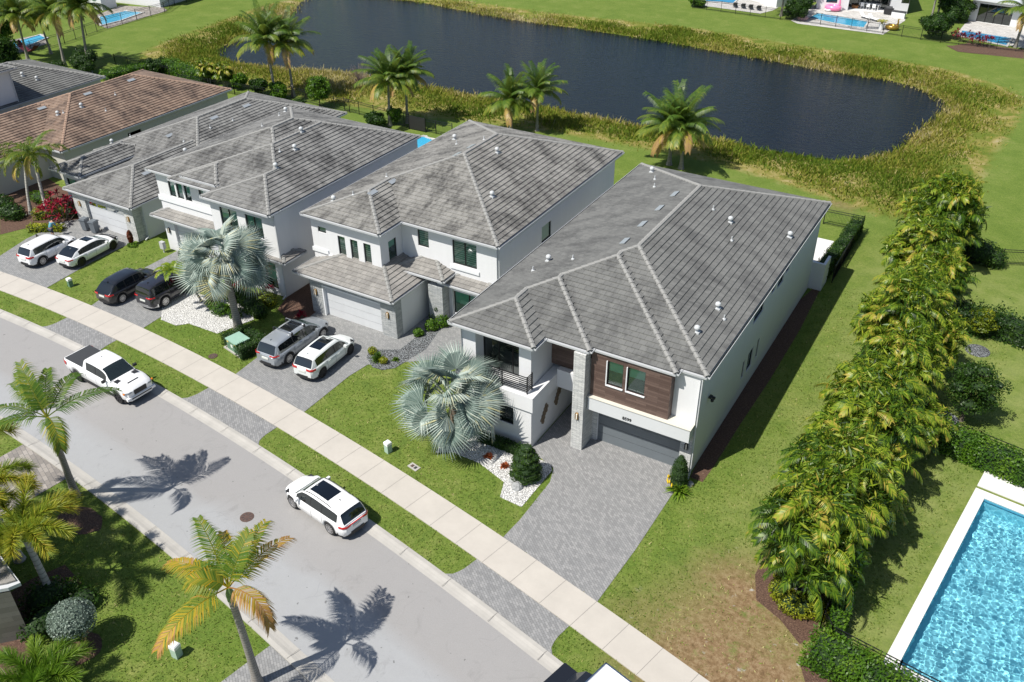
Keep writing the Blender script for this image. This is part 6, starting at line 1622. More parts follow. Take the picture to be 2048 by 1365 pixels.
# bed of the third house
shrub('garden_shrub', B((505,625)), [((0, 0, .6), (.9, .8, .7)), ((.9, -.2, .5), (.7, .6, .6)), ((-.7, .4, .7), (.7, .6, .7))], 'dark green shrub with orange flowers at the corner of the third house', 'leaf', leaf=.08, n=1400, tbase=.55)
def spray(px, n, r, h, label, mat, name, cat='shrub', leafL=.45, z0=0, group=None):
    """cordyline style rosettes on stems"""
    q = at(*px); t = thing(name, (q.x, q.y, 0), label, cat, group); Q, T = [], []; st = MB()
    for i in range(n):
        a = i*2.4; rr = r*math.sqrt((i+.5)/n); zz = h*(1-.5*(rr/r)**2)*rng.uniform(.6, 1.05); c = np.array([rr*math.cos(a), rr*math.sin(a), zz]); st.bar((c[0]*.4, c[1]*.4, 0), tuple(c), .03)
        for k in range(16):
            az = rng.uniform(0, 6.283); el = rng.uniform(-.1, 1.4); d = np.array([math.cos(az)*math.cos(el), math.sin(az)*math.cos(el), math.sin(el)]); s = np.array([-math.sin(az), math.cos(az), 0])*.055
            m1 = c+d*leafL*.55; e_ = m1+(d-[0, 0, .6])*leafL*.5; tt = np.clip(.5+rng.normal()*.25, 0, 1)
            Q.append([c-s*.4, c+s*.4, m1+s, m1-s]); T.append(tt); Q.append([m1-s, m1+s, e_+s*.15, e_-s*.15]); T.append(tt)
    qmesh('leaves', np.array(Q), np.array(T), M[mat], t); st.build('stems', M['bark'], t)
spray((520,590), 9, .8, 1.9, 'red leaved plant against the front corner wall of the third house', 'leaf_red', 'red_cordyline')
spray((480,600), 4, .5, 1.6, 'smaller red leaved plant just right of the big fan palm trunk', 'leaf_red', 'red_cordyline')
spray((603,636), 3, .3, .4, 'little pink rosette on the lawn edge behind the silver SUV', 'leaf_red', 'bromeliad', leafL=.4)
spray((128,440), 26, 1.7, 2.3, 'big crimson shrub beside the white garage of the fourth house', 'leaf_red', 'crimson_shrub', leafL=.55)
grassy((452,590), 1.0, 1.3, 150, 'green yucca like plant left of the big fan palm trunk', 'leaf_bright', 'yucca', w_=.05); grassy((455,622), .7, .7, 90, 'lower spiky green plant on the white pebbles left of the fan palm trunk', 'leaf_bright', 'yucca', w_=.045, tb=.6)
shrub('garden_shrub', B((470,605)), [((0, 0, .7), (.8, .7, .8)), ((-.6, .5, .8), (.6, .6, .7))], 'dark rounded shrub between the fan palm trunk and the yucca', 'leaf', leaf=.09, n=1200)
yc = make_crown([(i*.75, (1.5, 24, .42, .075, 1.9, .9), dict(tint0=.52, tip_yellow=.2, curl=.9)) for i in range(9)])
q = at(403, 604); tq = at(348, 548, 3.0); palm('young_palm', (q.x, q.y, 0), 'young palm with drooping green leaves leaning over the large dark SUV', 2.8, (tq.x-q.x, tq.y-q.y), yc, rad=(.09, .07), crownm='clump', shaft=.25)
shrub('garden_shrub', B((372,520)), [((0, 0, .5), (.5, .5, .6))], 'dark shrub by the white meter box at the third house', 'leaf', leaf=.08, n=1600)
spray((365,535), 4, .5, .7, 'white flowering plant on the lawn between the cars and the third house', 'gravel', 'white_flowers', leafL=.3) if False else None
# fourth / fifth house garden
hedge('hedge', [B((75,437)), B((132,432))], 1.2, .8, 'clipped yellow green hedge at the foot of the white trunked palm', 'leaf_yellow', leaf=.07, dens=240, wob=.05)
hedge('hedge', [B((62,462)), B((125,462))], .8, .5, 'low yellow green ground hedge behind the crouching person', 'leaf_yellow', leaf=.10, dens=160)
shrub('garden_shrub', B((82,405)), [((0, 0, .5), (1.3, .8, .5)), ((1.6, -.3, .4), (.9, .7, .5))], 'mid green shrub between the two white trunked palms', 'leaf_bright', leaf=.1, n=700)
shrub('garden_shrub', B((146,432)), [((0, 0, .4), (.8, .6, .5)), ((-1.0, .5, .4), (.7, .6, .45))], 'dark low shrub between the yellow hedge and the crimson shrub', 'leaf', leaf=.09, n=900)
shrub('garden_shrub', B((25,435)), [((0, 0, .5), (1.5, 1.0, .8)), ((-1.6, .2, .7), (1.2, 1.2, .9))], 'dark green shrub mass near the left edge in front of the brown roofed house', 'leaf', leaf=.12, n=600)
shrub('garden_shrub', B((264,490)), [((0, 0, .7), (.22, .22, .6))], 'thin rusty plant at the corner of the white garage', 'leaf_rust', leaf=.08, n=6000, corek=0)
shrub('garden_shrub', B((265,493)), [((0, 0, .12), (.5, .35, .15))], 'low green plants at the foot of the thin rusty plant', 'leaf_bright', leaf=.07, n=3000, corek=0)
# shade plants at the lower left garden
shrub('garden_shrub', B((100,1255)), [((0, 0, .5), (.9, 1.4, .6)), ((-1.2, .8, .6), (1.0, 1.2, .7)), ((.3, 1.6, .4), (.8, .8, .5))], 'dark shrubs in the shade beside the plank wall at the lower left', 'leaf', leaf=.09, n=800)
shrub('garden_shrub', B((140,1185)), [((0, 0, .25), (.6, .8, .3))], 'bright low ground cover patch beside the foxtail palm trunk', 'leaf_bright', leaf=.07, n=2200, corek=.5)

# ---- tall clumping palms making the green screen on the right
def clump_crown(r, h, n, lf):
    """lumpy mass of short arching leaves: several heads at different heights, gaps between them"""
    Qs, Ts = [], []; heads = []
    nh = max(4, n//8)
    for k in range(nh):
        a = k*2.399+rng.uniform(-.4, .4); e = (k+.5)/nh; rr = r*(.22+.50*math.sin(math.pi*min(1, e*.9+.1)))*rng.uniform(.5, 1.0)
        heads.append((rr*math.cos(a), rr*math.sin(a), h*(.34+.56*e)*rng.uniform(.88, 1.08), rng.normal()*.10))
    for (hx, hy, hz, ht) in heads:
        oa = math.atan2(hy, hx)
        for i in range(9):
            az = i*2.399+rng.uniform(-.3, .3); up = rng.uniform(-.05, 1.15)
            q, t = frond(lf*rng.uniform(.6, .95), 22, .46, .050, 1.7+rng.uniform(-.3, .5), up, tint0=float(np.clip(.35+ht*1.3+.20*(hz/h)+rng.normal()*.07, .05, .85)), tip_yellow=.16+(.35 if rng.random() < .05 else 0), vee=rng.uniform(-.1, .6), curl=1.2, rnd=.20)  # higher heads tinted brighter, light on the tops painted into the leaves
            q = rot(q, az, 0, rng.uniform(-.6, .6)); q[:, :, 0] += hx; q[:, :, 1] += hy; q[:, :, 2] += hz-.2; Qs.append(q); Ts.append(t)
    # narrow loose leaflets filling each head
    C, Nn, Tt = [], [], []
    for (hx, hy, hz, ht) in heads:
        k = 210; p, dd = ell_pts(k, (hx, hy, hz+.1), (lf*.52, lf*.52, lf*.40), .25); C.append(p); Nn.append(dd); Tt.append(np.clip(.41+ht*1.3+.25*(p[:, 2]-hz)+rng.normal(size=len(p))*.2, 0, 1))  # leaflets brighten upwards within a head, top light put into the tint
    C = np.concatenate(C); Nn = np.concatenate(Nn); Tt = np.concatenate(Tt); q, tt = leaf_cloud(C, Nn, .24, Tt, 1.1, .17); Qs.append(q); Ts.append(tt)
    return np.concatenate(Qs), np.concatenate(Ts)
CL = [clump_crown(2.2, 5.9, 200, 2.1), clump_crown(2.4, 6.3, 220, 2.1), clump_crown(2.0, 5.0, 170, 2.0)]
clumps = [((1588,1185),0,1.0,'nearest clump of the palm screen, above the yellow leaved bush'), ((1650,1105),1,.95,'clump of the palm screen beside the pool side of the nearest clump'), ((1640,1035),0,1.0,'clump of the palm screen level with the garage of 8599'),
    ((1700,985),1,.98,'clump of the palm screen left of the end of the clipped hedge'), ((1725,900),2,1.1,'clump of the palm screen where its edge leans furthest toward 8599'), ((1775,830),0,1.0,'clump of the palm screen beside the dark leaved garden tree'),
    ((1775,745),1,.95,'clump of the palm screen in the middle of the row'), ((1800,685),2,1.05,'clump of the palm screen just below the picket fence corner'), ((1850,640),0,.95,'clump of the palm screen at the picket fence corner'), ((1825,580),1,.95,'clump of the palm screen opposite the small hedge of 8599'),
    ((1868,535),0,1.0,'clump of the palm screen beside the upper lawn hedge'), ((1848,490),2,1.0,'clump of the palm screen second from the lake end'), ((1890,450),1,.82,'farthest clump of the palm screen nearest the lake'),
    ((1715,1060),2,.85,'shorter clump of the palm screen leaning toward the pool coping'), ((1800,905),2,.8,'shorter clump of the palm screen beside the dark leaved garden tree trunk'), ((1850,745),2,.85,'shorter clump on the garden side in the middle of the palm screen')]
mesh0 = {}
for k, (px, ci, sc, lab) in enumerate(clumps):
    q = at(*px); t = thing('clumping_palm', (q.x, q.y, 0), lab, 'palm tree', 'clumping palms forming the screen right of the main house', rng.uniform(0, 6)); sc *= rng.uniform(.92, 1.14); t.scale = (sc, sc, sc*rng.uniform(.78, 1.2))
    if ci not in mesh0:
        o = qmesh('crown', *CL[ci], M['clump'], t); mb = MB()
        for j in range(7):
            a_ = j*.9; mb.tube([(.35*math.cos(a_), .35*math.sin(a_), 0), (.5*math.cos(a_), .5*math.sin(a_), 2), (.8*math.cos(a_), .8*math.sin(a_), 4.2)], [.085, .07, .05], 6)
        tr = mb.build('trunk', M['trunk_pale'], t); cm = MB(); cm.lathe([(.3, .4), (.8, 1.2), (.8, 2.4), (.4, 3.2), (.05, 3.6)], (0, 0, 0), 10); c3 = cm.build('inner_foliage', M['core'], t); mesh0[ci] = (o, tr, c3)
    else:
        for o in mesh0[ci]: c = o.copy(); S.collection.objects.link(c); c.parent = t
shrub('yellow_bush', B((1588,1222)), [((0, 0, .45), (1.0, .7, .55)), ((-.8, .5, .5), (.6, .7, .6)), ((-1.0, 1.5, .6), (.5, .7, .7)), ((.9, .2, .4), (.6, .5, .5))], 'yellow leaved bush wrapping the foot of the nearest clumping palm', 'leaf_yellow', leaf=.07, n=1900)
for px, h, r, lab, mt, tb in [((1922,842),4.2,2.0,'dark leaved garden tree on a pale rootball ring beside the palm screen','leaf',.45), ((1955,670),2.0,1.2,'small yellow green tree behind the picket fence','leaf_yellow',.1)]: tree('garden_tree', B(px), h, r, lab, mt, n=700, leaf=.08, tbase=tb)
shrub('rounded_bush', B((1955,525)), [((0, 0, .9), (1.5, 1.1, 1.1)), ((-1.4, .2, 1.1), (1.1, 1.0, 1.2)), ((1.1, -.2, .7), (.9, .8, .9))], 'dense dark bush at the far corner of the small lawn right of the palm screen', 'leaf', leaf=.10, n=700)
shrub('rounded_bush', B((1960,440)), [((0, 0, 1.2), (1.2, 1.2, 1.3))], 'dark bush partly behind the farthest clumping palm', 'leaf', leaf=.10, n=700) if False else None
hedge('hedge', [B((1835,872)), B((1940,915)), B((2060,967))], 1.7, 1.3, 'long clipped hedge between the pool garden and the lawn above it', 'leaf_bright', leaf=.085, dens=230, wob=.06)
hedge('hedge', [B((1905,655)), B((1985,668)), B((2080,700))], 1.6, 1.6, 'loose hedge behind the black picket fence on the right', 'leaf', leaf=.10, dens=170, wob=.3)
hedge('hedge', [B((1622,1312)), B((1720,1365)), B((1860,1440))], 1.7, 1.2, 'bright clipped hedge at the bottom beside the pool garden fence', 'leaf_bright', leaf=.08, dens=260, wob=.08)
hedge('hedge', [B((1662,1290)), B((1690,1190)), B((1712,1110))], .7, 1.2, 'narrow bright hedge inside the corner of the pool garden fence', 'leaf_bright', leaf=.08, dens=260, wob=.2)
hedge('hedge', [(-10.25, 61.9), (-9.9, 66), (-9.75, 71.2)], .9, 1.5, 'narrow hedge along the black fence behind house 8599', 'leaf', leaf=.07, dens=260, wob=.1)
for px, lab in [((1890,838),'slate ring at the foot of the dark leaved garden tree'), ((1955,702),'slate ring with small rocks below the picket fence')]:
    q = at(*px); t = MB(); t.lathe([(.001, .10), (.5, .10), (.72, .06), (.78, .0)], (q.x, q.y, 0), 20); tag(t.build('stone_ring', M['gravel_grey']), lab, 'stone ring')

# ---- back gardens between the houses and the lake
def bush(px, r, h, lab, mat='leaf', n=500, leaf=.11, **k):
    bl = [((0, 0, h*.5), (r*.75, r*.75, h*.42))]
    for i in range(8): a = i*.785+rng.uniform(-.3, .3); bl.append(((r*.62*math.cos(a), r*.55*math.sin(a), h*rng.uniform(.3, .8)), (r*rng.uniform(.3, .5), r*rng.uniform(.3, .5), h*rng.uniform(.16, .3))))
    return shrub('garden_shrub', B(px), bl, lab, mat, leaf=leaf, n=n*1.5, jitter=1.0, shell=.4, **k)
tree('garden_tree', B((640,215)), 3.6, 1.7, 'round bright green tree in front of the lake behind the third roof', 'leaf_bright', n=500, leaf=.11)
bush((598,222), .9, 1.5, 'small dark shrub left of the round bright tree'); bush((790,250), .9, 2.0, 'bright shrub between the two palm trunks by the black gate', 'leaf_bright'); bush((752,255), 1.2, 1.6, 'dark shrubs below the palm with the hanging yellow frond')
hedge('hedge', [B((215,165)), B((330,140)), B((420,168))], 2.0, 1.3, 'hedge along the back fence behind the brown roof', 'leaf_bright', leaf=.12, dens=90, wob=.2)
bush((172,148), 1.9, 2.9, 'big rounded bush behind the low rear roof at the upper left', 'leaf', n=380); bush((110,150), 1.8, 1.5, 'dark hedge like bush left of the big rounded bush', 'leaf', n=380)
bush((315,148), 1.2, 2.0, 'shrub near the top corner of the brown roof', 'leaf'); bush((400,180), 1.0, 1.6, 'dark shrub beyond the brown roof', 'leaf')
AR = clump_crown(.9, 3.2, 70, 1.5)
for px, lab in [((418,168), 'slender clumping palm left of the pair with the brown hanging leaves'), ((452,175), 'slender clumping palm nearest the big coconut pair')]:
    q = at(*px); t = thing('clumping_palm', (q.x, q.y, 0), lab, 'palm tree', None); qmesh('crown', *AR, M['clump'], t); mb = MB()
    for j in range(6): a_ = j*1.05; mb.tube([(.2*math.cos(a_), .2*math.sin(a_), 0), (.45*math.cos(a_), .45*math.sin(a_), 2.4)], [.05, .035], 5)
    mb.build('trunk', M['trunk_pale'], t)
for px, lab in [((480,178), 'broad leaved green plant left of the leaning coconut palm trunk'), ((520,190), 'broad leaved green plant at the leaning coconut palm trunk'), ((560,200), 'dark leafy plant between the two coconut trunks')]: bush(px, 1.1, 2.0, lab, 'leaf_bright' if '520' not in str(px) else 'leaf', n=450, leaf=.16)
# bare twiggy shrub at the water's edge
q = at(722, 168); t = thing('bare_shrub', (q.x, q.y, -.3), 'bare twiggy shrub at the water edge behind the coconut pair', 'shrub'); mb = MB()
for i in range(70):
    a = rng.uniform(0, 6.28); el = rng.uniform(.5, 1.5); L = rng.uniform(1.4, 3.2); p = Vector((0, 0, 0)); d = Vector((math.cos(a)*math.cos(el), math.sin(a)*math.cos(el), math.sin(el))); m1 = p+d*L*.5
    mb.bar(p, m1, .03); mb.bar(m1, m1+Vector((d.x*1.2, d.y*1.2, d.z*.8))*L*.5, .018); mb.bar(m1, m1+Vector((-d.y, d.x, d.z))*L*.35, .015)
mb.build('twigs', M['twig'], t)

# ---- fences
def fence(pts, h, label, name='picket_fence', mat='black_metal', sp=.11, post=2.4, grouped=None):
    P = [Vector((p[0], p[1], 0)) for p in pts]; t = thing(name, tuple(P[0]), label, 'fence', grouped)
    pk = MB(); rl = MB()
    for a, b in zip(P, P[1:]):
        d = b-a; L = d.length; d /= L; n = int(L/sp); s = Vector((-d.y, d.x, 0))*.009; e = d*.009
        for i in range(n):
            p = a+d*(i+.5)*L/n-P[0]; pk.poly([p-e, p+e, p+e+Vector((0, 0, h*.97)), p-e+Vector((0, 0, h*.97))]); pk.poly([p-s, p+s, p+s+Vector((0, 0, h*.97)), p-s+Vector((0, 0, h*.97))])
        for z in (.15, h*.86, h): rl.bar(a-P[0]+Vector((0, 0, z)), b-P[0]+Vector((0, 0, z)), .035, .04)
        m_ = max(1, round(L/post))
        for i in range(m_+1):
            p = a+d*(L*i/m_)-P[0]; pm = MB(); pm.bar(p, p+Vector((0, 0, h+.1)), .06); pm.build('fence_post', M[mat], t)
    pk.build('pickets', M[mat], t); rl.build('rail', M[mat], t)
fence([(-12.5, 71.8), (-9.4, 71.9), (-9.35, 62.1)], 1.35, 'black picket fence round the small back garden of house 8599')
fence([B((1905,610)), B((1935,655)), B((1985,668)), B((2075,695))], 1.3, 'dark picket fence in front of the loose hedge on the right')
fence([B((1930,527)), B((2070,533))], 1.3, 'dark picket fence at the far side of the small lawn on the right')
fence([B((1842,858)), B((1950,900)), B((2070,950))], 1.25, 'thin topped fence behind the long clipped hedge', sp=.3)
fence([B((1712,1100)), B((1640,1258)), B((1655,1290)), B((1790,1362)), B((1900,1420))], 1.25, 'grey topped fence round the corner of the pool garden', sp=.3)
fence([B((340,155)), B((232,130)), B((180,141))], 1.3, 'black picket fence behind the brown roof beside the round bush')
fence([B((690,222)), B((840,262)), B((905,275))], 1.4, 'black picket fence with mesh behind the second and third roofs', sp=.14)
fence([B((560,192)), B((640,212)), B((700,226))], 1.4, 'black picket fence behind the third roof', sp=.14)
fence([B((360,172)), B((470,190)), B((560,205))], 1.4, 'black picket fence behind the leafy plants left of the coconut pair', sp=.14)
fence([B((30,115)), B((130,88)), B((215,57)), B((330,26)), B((350,12)), B((440,-12))], 1.5, 'long black fence along the pools at the upper left', sp=.16)
fence([B((1385,17)), B((1560,40)), B((1640,50)), B((1765,68)), B((1880,86)), B((2070,108))], 1.5, 'long black fence along the gardens at the upper right', sp=.16)
q = at(835, 262); g_ = thing('garden_gate', (q.x, q.y, 0), 'black meshed gate in the fence beside the coconut pair', 'gate'); mb = MB(); mb.box(-1.0, 1.0, -.02, .02, .1, 1.5); mb.build('mesh_panel', M['black_plastic'], g_)
for s in (-1, 1): mb = MB(); mb.box(s*1.03-.04, s*1.03+.04, -.04, .04, 0, 1.7); mb.build('gate_post', M['black_metal'], g_)
# low white privacy wall at the back right corner of 8599
mb = MB(); mb.prism([(-10.69, 60.42), (-9.75, 60.42), (-9.75, 62.0), (-9.95, 62.0), (-9.95, 60.62), (-10.69, 60.62)], 0, 2.15); tag(mb.build('garden_wall', M['stucco']), 'low white wall at the back right corner of house 8599', 'wall')
sheet('patio', [(-23, 61), (-10.9, 61), (-10.9, 69), (-23, 69)], .02, M['coping']); sheet('patio', [(-39, 62.6), (-26, 62.6), (-26, 68), (-39, 68)], .02, M['coping'])

# ================================================================ POOLS
def small_pool(name, pts, label, deck=None, floor='pool_floor_mid'):
    t = thing(name, (*at2(*pts[0]), 0), label, 'pool'); q = [at2(*p) for p in pts]
    if area(q) < 0: q = q[::-1]
    mb = MB(); mb.poly([(x, y, .075) for x, y in q]); mb.build('pool_floor', M[floor], t, world=True)
    mb = MB(); cx = sum(p[0] for p in q)/len(q); cy = sum(p[1] for p in q)/len(q)
    for i in range(len(q)):
        a, b = Vector(q[i]), Vector(q[(i+1) % len(q)]); d = (b-a).normalized(); nn = Vector((d.y, -d.x))*.25
        mb.prism([tuple(a-d*.35), tuple(a-d*.35+nn), tuple(b+d*.35+nn), tuple(b+d*.35)][::1], .05, .15+.002*i)
    mb.build('coping', M['patio'], t, world=True)
    mb = MB(); mb.poly([(x, y, .11) for x, y in q]); mb.build('water', M['shallow'], t, world=True)
tw = NT('rippled_pool_surface'); n_ = tw.noise(tw.pos(), 1.8, 3, .6, .6); tw.bump(n_, .5, .08)
g1 = tw.n('BsdfGlossy'); g1.inputs['Roughness'].default_value = .06; tr1 = tw.n('BsdfTransparent'); tr1.inputs[0].default_value = (.85, .97, 1, 1); f1 = tw.n('Fresnel'); f1.inputs[0].default_value = 1.33
for nd in tw.t.nodes:
    if nd.type == 'BUMP': tw.l(nd.outputs[0], g1.inputs['Normal']); tw.l(nd.outputs[0], f1.inputs['Normal'])
mx1 = tw.n('MixShader'); tw.l(f1.outputs[0], mx1.inputs[0]); tw.l(tr1.outputs[0], mx1.inputs[1]); tw.l(g1.outputs[0], mx1.inputs[2]); tw.l(mx1.outputs[0], tw.out.inputs[0]); M['shallow'] = tw.m
sheet('pool_deck', [(822,284),(842,272),(905,285),(860,312),(826,310)], .03, M['coping'])
small_pool('swimming_pool', [(824,277),(848,276),(880,288),(845,303),(822,302)], 'bright blue pool seen between the second and third roofs')
sheet('pool_deck', [(190,48),(195,30),(240,12),(328,16),(335,22),(215,58)], .03, M['paver_tan']); small_pool('swimming_pool', [(200,36),(252,24),(284,27),(240,43),(204,52)], 'blue pool on a brick deck at the upper left')
sheet('pool_deck', [at2(0,112),at2(0,85),at2(90,68),at2(95,88),at2(35,108)], .03, M['paver_tan']); small_pool('swimming_pool', [(20,100),(25,88),(80,72),(92,78),(60,92),(34,102)], 'leftmost pool partly hidden behind the palms')
sheet('pool_deck', [(1405,12),(1410,-25),(1600,-10),(1545,22),(1520,28)], .03, M['patio']); small_pool('swimming_pool', [(1410,4),(1424,-9),(1478,-4),(1466,8)], 'raised blue spa pool beside the row of loungers', floor='pool_floor_deep')
sheet('pool_deck', [(1582,42),(1625,12),(1650,2),(1812,22),(1810,42),(1766,70),(1595,48)], .03, M['patio']); small_pool('swimming_pool', [(1618,38),(1636,28),(1735,45),(1727,57),(1700,54)], 'long blue pool with inflatables around it at the upper right')
sheet('pool_deck', [(1912,70),(1930,48),(1945,40),(2060,58),(2060,100)], .03, M['patio']); small_pool('swimming_pool', [(1917,73),(1925,63),(2022,78),(2012,93)], 'dark blue pool behind the crimson plants at the upper right', floor='pool_floor_deep')
# the big pool at the lower right, a real basin with water in it
bp = thing('swimming_pool', (*pr(3, 3), 0), 'large turquoise pool with broad white coping at the lower right', 'pool')
mb = MB(); q = BIGPOOL if area(BIGPOOL) > 0 else BIGPOOL[::-1]; ZF = -1.25
mb.poly([(x, y, ZF) for x, y in q])
for i in range(4):
    a, b = q[i], q[(i+1) % 4]; mb.poly([(b[0], b[1], ZF), (a[0], a[1], ZF), (a[0], a[1], .05), (b[0], b[1], .05)])
pf = mb.build('pool_basin', M['pool_floor'], bp, world=True)
M['pool_tile'] = pool_floor('blue_waterline_tile', (.05, .26, .40), (.09, .38, .52)); mb = MB()
for i in range(4):
    a, b = q[i], q[(i+1) % 4]; mb.poly([(b[0]*.9995+a[0]*.0005, b[1]*.9995+a[1]*.0005, -.22), (a[0]*.9995+b[0]*.0005, a[1]*.9995+b[1]*.0005, -.22), (a[0]*.9995+b[0]*.0005, a[1]*.9995+b[1]*.0005, .0), (b[0]*.9995+a[0]*.0005, b[1]*.9995+a[1]*.0005, .0)])
cx = sum(p[0] for p in q)/4; cy = sum(p[1] for p in q)/4; mb.v = [(cx+(v[0]-cx)*.999, cy+(v[1]-cy)*.999, v[2]) for v in mb.v]; mb.build('waterline_tiles', M['pool_tile'], bp, world=True)
mb = MB(); cw = .58; L_ = PLEN
for i, (u0, u1, v0, v1) in enumerate(((-cw, 0, -cw, 9), (L_, L_+.6, -cw, 9), (0, L_, -cw, 0))): mb.prism([pr(u0, v0), pr(u0, v1), pr(u1, v1), pr(u1, v0)][::-1], .0, .07)
mb.build('coping', M['coping'], bp, world=True)
mb = MB(); mb.prism([pr(L_+.85, -cw), pr(L_+.85, 9), pr(L_+2.35, 9), pr(L_+2.35, -cw)][::-1], 0, .06); tag(mb.build('pool_terrace', M['coping']), kind='structure')
# water surface: real small waves
nx, ny = 520, 280; V = []
u = np.linspace(0, L_, nx); v = np.linspace(0, 7.5, ny); UU, VV = np.meshgrid(u, v, indexing='ij'); Z = np.zeros_like(UU)
for i in range(46):
    k = rng.uniform(10, 38); a = rng.uniform(0, 6.28); Z += .018/k*1.05*np.sin(k*(UU*math.cos(a)+VV*math.sin(a))+rng.uniform(0, 6.28)+.6*np.sin(UU*.7+i)+.5*np.sin(VV*.9+i*2))
o0 = Vector(POOL[1]); X = o0.x+pdx.x*UU+pnx.x*VV; Y = o0.y+pdx.y*UU+pnx.y*VV
rows = np.stack([X, Y, Z-.10], 2); mb = MB(); mb.grid([[tuple(p) for p in r] for r in rows.tolist()], flip=False); wsurf = mb.build('water', M['pool_water'], bp, smooth=True, world=True)
if wsurf.data.polygons[0].normal.z < 0: wsurf.data.flip_normals()
try:
    wsurf.cycles.is_caustics_caster = True; pf.cycles.is_caustics_receiver = True; sun.data.cycles.is_caustics_light = True
except Exception as e: print('caustics', e)
# ================================================================ REEDS ROUND THE LAKE
def reeds():
    N = 95000; out = []; need = N
    lo = np.array([min(p[0] for p in REED), min(p[1] for p in REED)]); hi = np.array([max(p[0] for p in REED), max(p[1] for p in REED)])
    while need > 0:
        P = rng.uniform(lo, hi, (need*3, 2)); dl_ = seg_dist(P, LAKE); dr_ = seg_dist(P, REED)
        ok = (dl_ > .1+rng.normal(size=len(P))*.5) & (dr_ < .2+rng.normal(size=len(P))*.5) & (dl_ < 60) & (rng.random(len(P)) < np.clip(.05-dr_*.17+.45*np.sin(P[:, 0]*.5+P[:, 1]*.35)*np.sin(P[:, 0]*.19-P[:, 1]*.27+1), .07, 1))
        P = P[ok]; out.append(np.c_[P, dl_[ok], dr_[ok]]); need -= len(P)
    P = np.concatenate(out)[:N]; x, y, dl_, dr_ = P.T
    z = np.where(dl_ > 6, 0, np.where(dl_ > 0, WL*(1-np.clip(dl_, 0, 6)/6)**1.5, WL-.05))
    nz = np.sin(x*.21+1.3*np.sin(y*.13))*np.cos(y*.27+x*.05)+.6*np.sin(x*.9)*np.cos(y*.8)
    h = np.clip(.22+.22*nz*.5+rng.normal(size=N)*.12, .06, .8)*np.where(dr_ > -1.5, .55, 1)*np.where(dl_ < 2, 1.25, 1)
    a = rng.uniform(0, np.pi, N); w_ = rng.uniform(.04, .10, N); ln = rng.normal(size=(N, 2))*.55
    dx, dy = np.cos(a)*w_, np.sin(a)*w_; tx, ty = x+ln[:, 0]*h, y+ln[:, 1]*h
    V = np.stack([np.c_[x-dx, y-dy, z-.05], np.c_[x+dx, y+dy, z-.05], np.c_[tx+dx*.25, ty+dy*.25, z+h], np.c_[tx-dx*.25, ty-dy*.25, z+h]], 1)
    big = .50+.28*np.sin(x*.11+.5)*np.cos(y*.15+x*.04)+.18*np.sin(x*.33+y*.2)*np.cos(y*.41-x*.1)
    t = np.clip(big+rng.normal(size=N)*.15+np.where(dl_ < 1.5, .16, 0)+np.where(dr_ > -1.5, .12, 0), 0, 1)
    tag(qmesh('bank_reeds', V, t, M['reed']), 'tall green and straw coloured grasses growing round the lake', 'reeds', kind='stuff')
reeds()
def grass():
    N = 260000; P = rng.uniform((-70, 8), (3, 62), (N, 2)); x, y = P.T
    D = np.hypot(x, y); keep = rng.random(len(P)) < np.clip(1.6-D/55, .25, 1)
    u = np.clip(x, -80, 6)+57; c = STREETC; v = ((c[0]*u+c[1])*u+c[2])*u+c[3]; sl = (3*c[0]*u+2*c[1])*u+c[2]; o = (v-y)/np.sqrt(1+sl*sl)
    keep &= (o < -.0) | ((o > 1.90) & (o < 3.62)) | (o > 11.70)
    P = P[keep]
    for poly in NOGRASS+[BIGPOOL, [pr(-1, -1), pr(-1, 8), pr(PLEN+2.4, 8), pr(PLEN+2.4, -1)], [(-24.2,34.3),(-10.6,34.3),(-10.6,60.5),(-24.2,60.5)], [(-41,39.5),(-27.3,39.5),(-27.3,62),(-41,62)], [(-56.6,40),(-43,40),(-43,57),(-56.6,57)], [(-72,40.7),(-59.2,40.7),(-59.2,66),(-72,66)]]:
        A = np.array(poly); m = (P[:, 0] > A[:, 0].min()-.1) & (P[:, 0] < A[:, 0].max()+.1) & (P[:, 1] > A[:, 1].min()-.1) & (P[:, 1] < A[:, 1].max()+.1)
        idx = np.where(m)[0]
        if len(idx): s = seg_dist(P[idx], poly); P = np.delete(P, idx[s < .0], 0)
    x, y = P.T; n = len(P); dryness = np.zeros(n)
    for px, py, r in [(1430,1300,3.6),(1330,1330,2.2),(1500,1210,3.0),(1460,1160,2.0),(1540,1340,3.4),(1450,1380,4.0)]:
        q = at2(px, py); dryness = np.maximum(dryness, np.clip(1.2-np.hypot(x-q[0], y-q[1])/r, 0, 1))
    kk = rng.random(n) > dryness*.85; x, y, dryness = x[kk], y[kk], dryness[kk]; n = len(x)
    a = rng.uniform(0, np.pi, n); w_ = rng.uniform(.015, .04, n); h = rng.uniform(.03, .085, n); dx, dy = np.cos(a)*w_, np.sin(a)*w_; l = rng.normal(size=(n, 2))*.05
    V = np.stack([np.c_[x-dx, y-dy, 0*x], np.c_[x+dx, y+dy, 0*x], np.c_[x+dx*.4+l[:, 0], y+dy*.4+l[:, 1], h], np.c_[x-dx*.4+l[:, 0], y-dy*.4+l[:, 1], h]], 1)
    t = np.clip(.42+rng.normal(size=n)*.24+.14*np.sin(x*1.3+y*.4)*np.sin(y*1.1-x*.3)+dryness*.5, 0, 1)
    tag(qmesh('lawn_grass', V, t, M['grass'], None), 'short mown grass blades of the lawns', 'grass', kind='stuff')
grass()
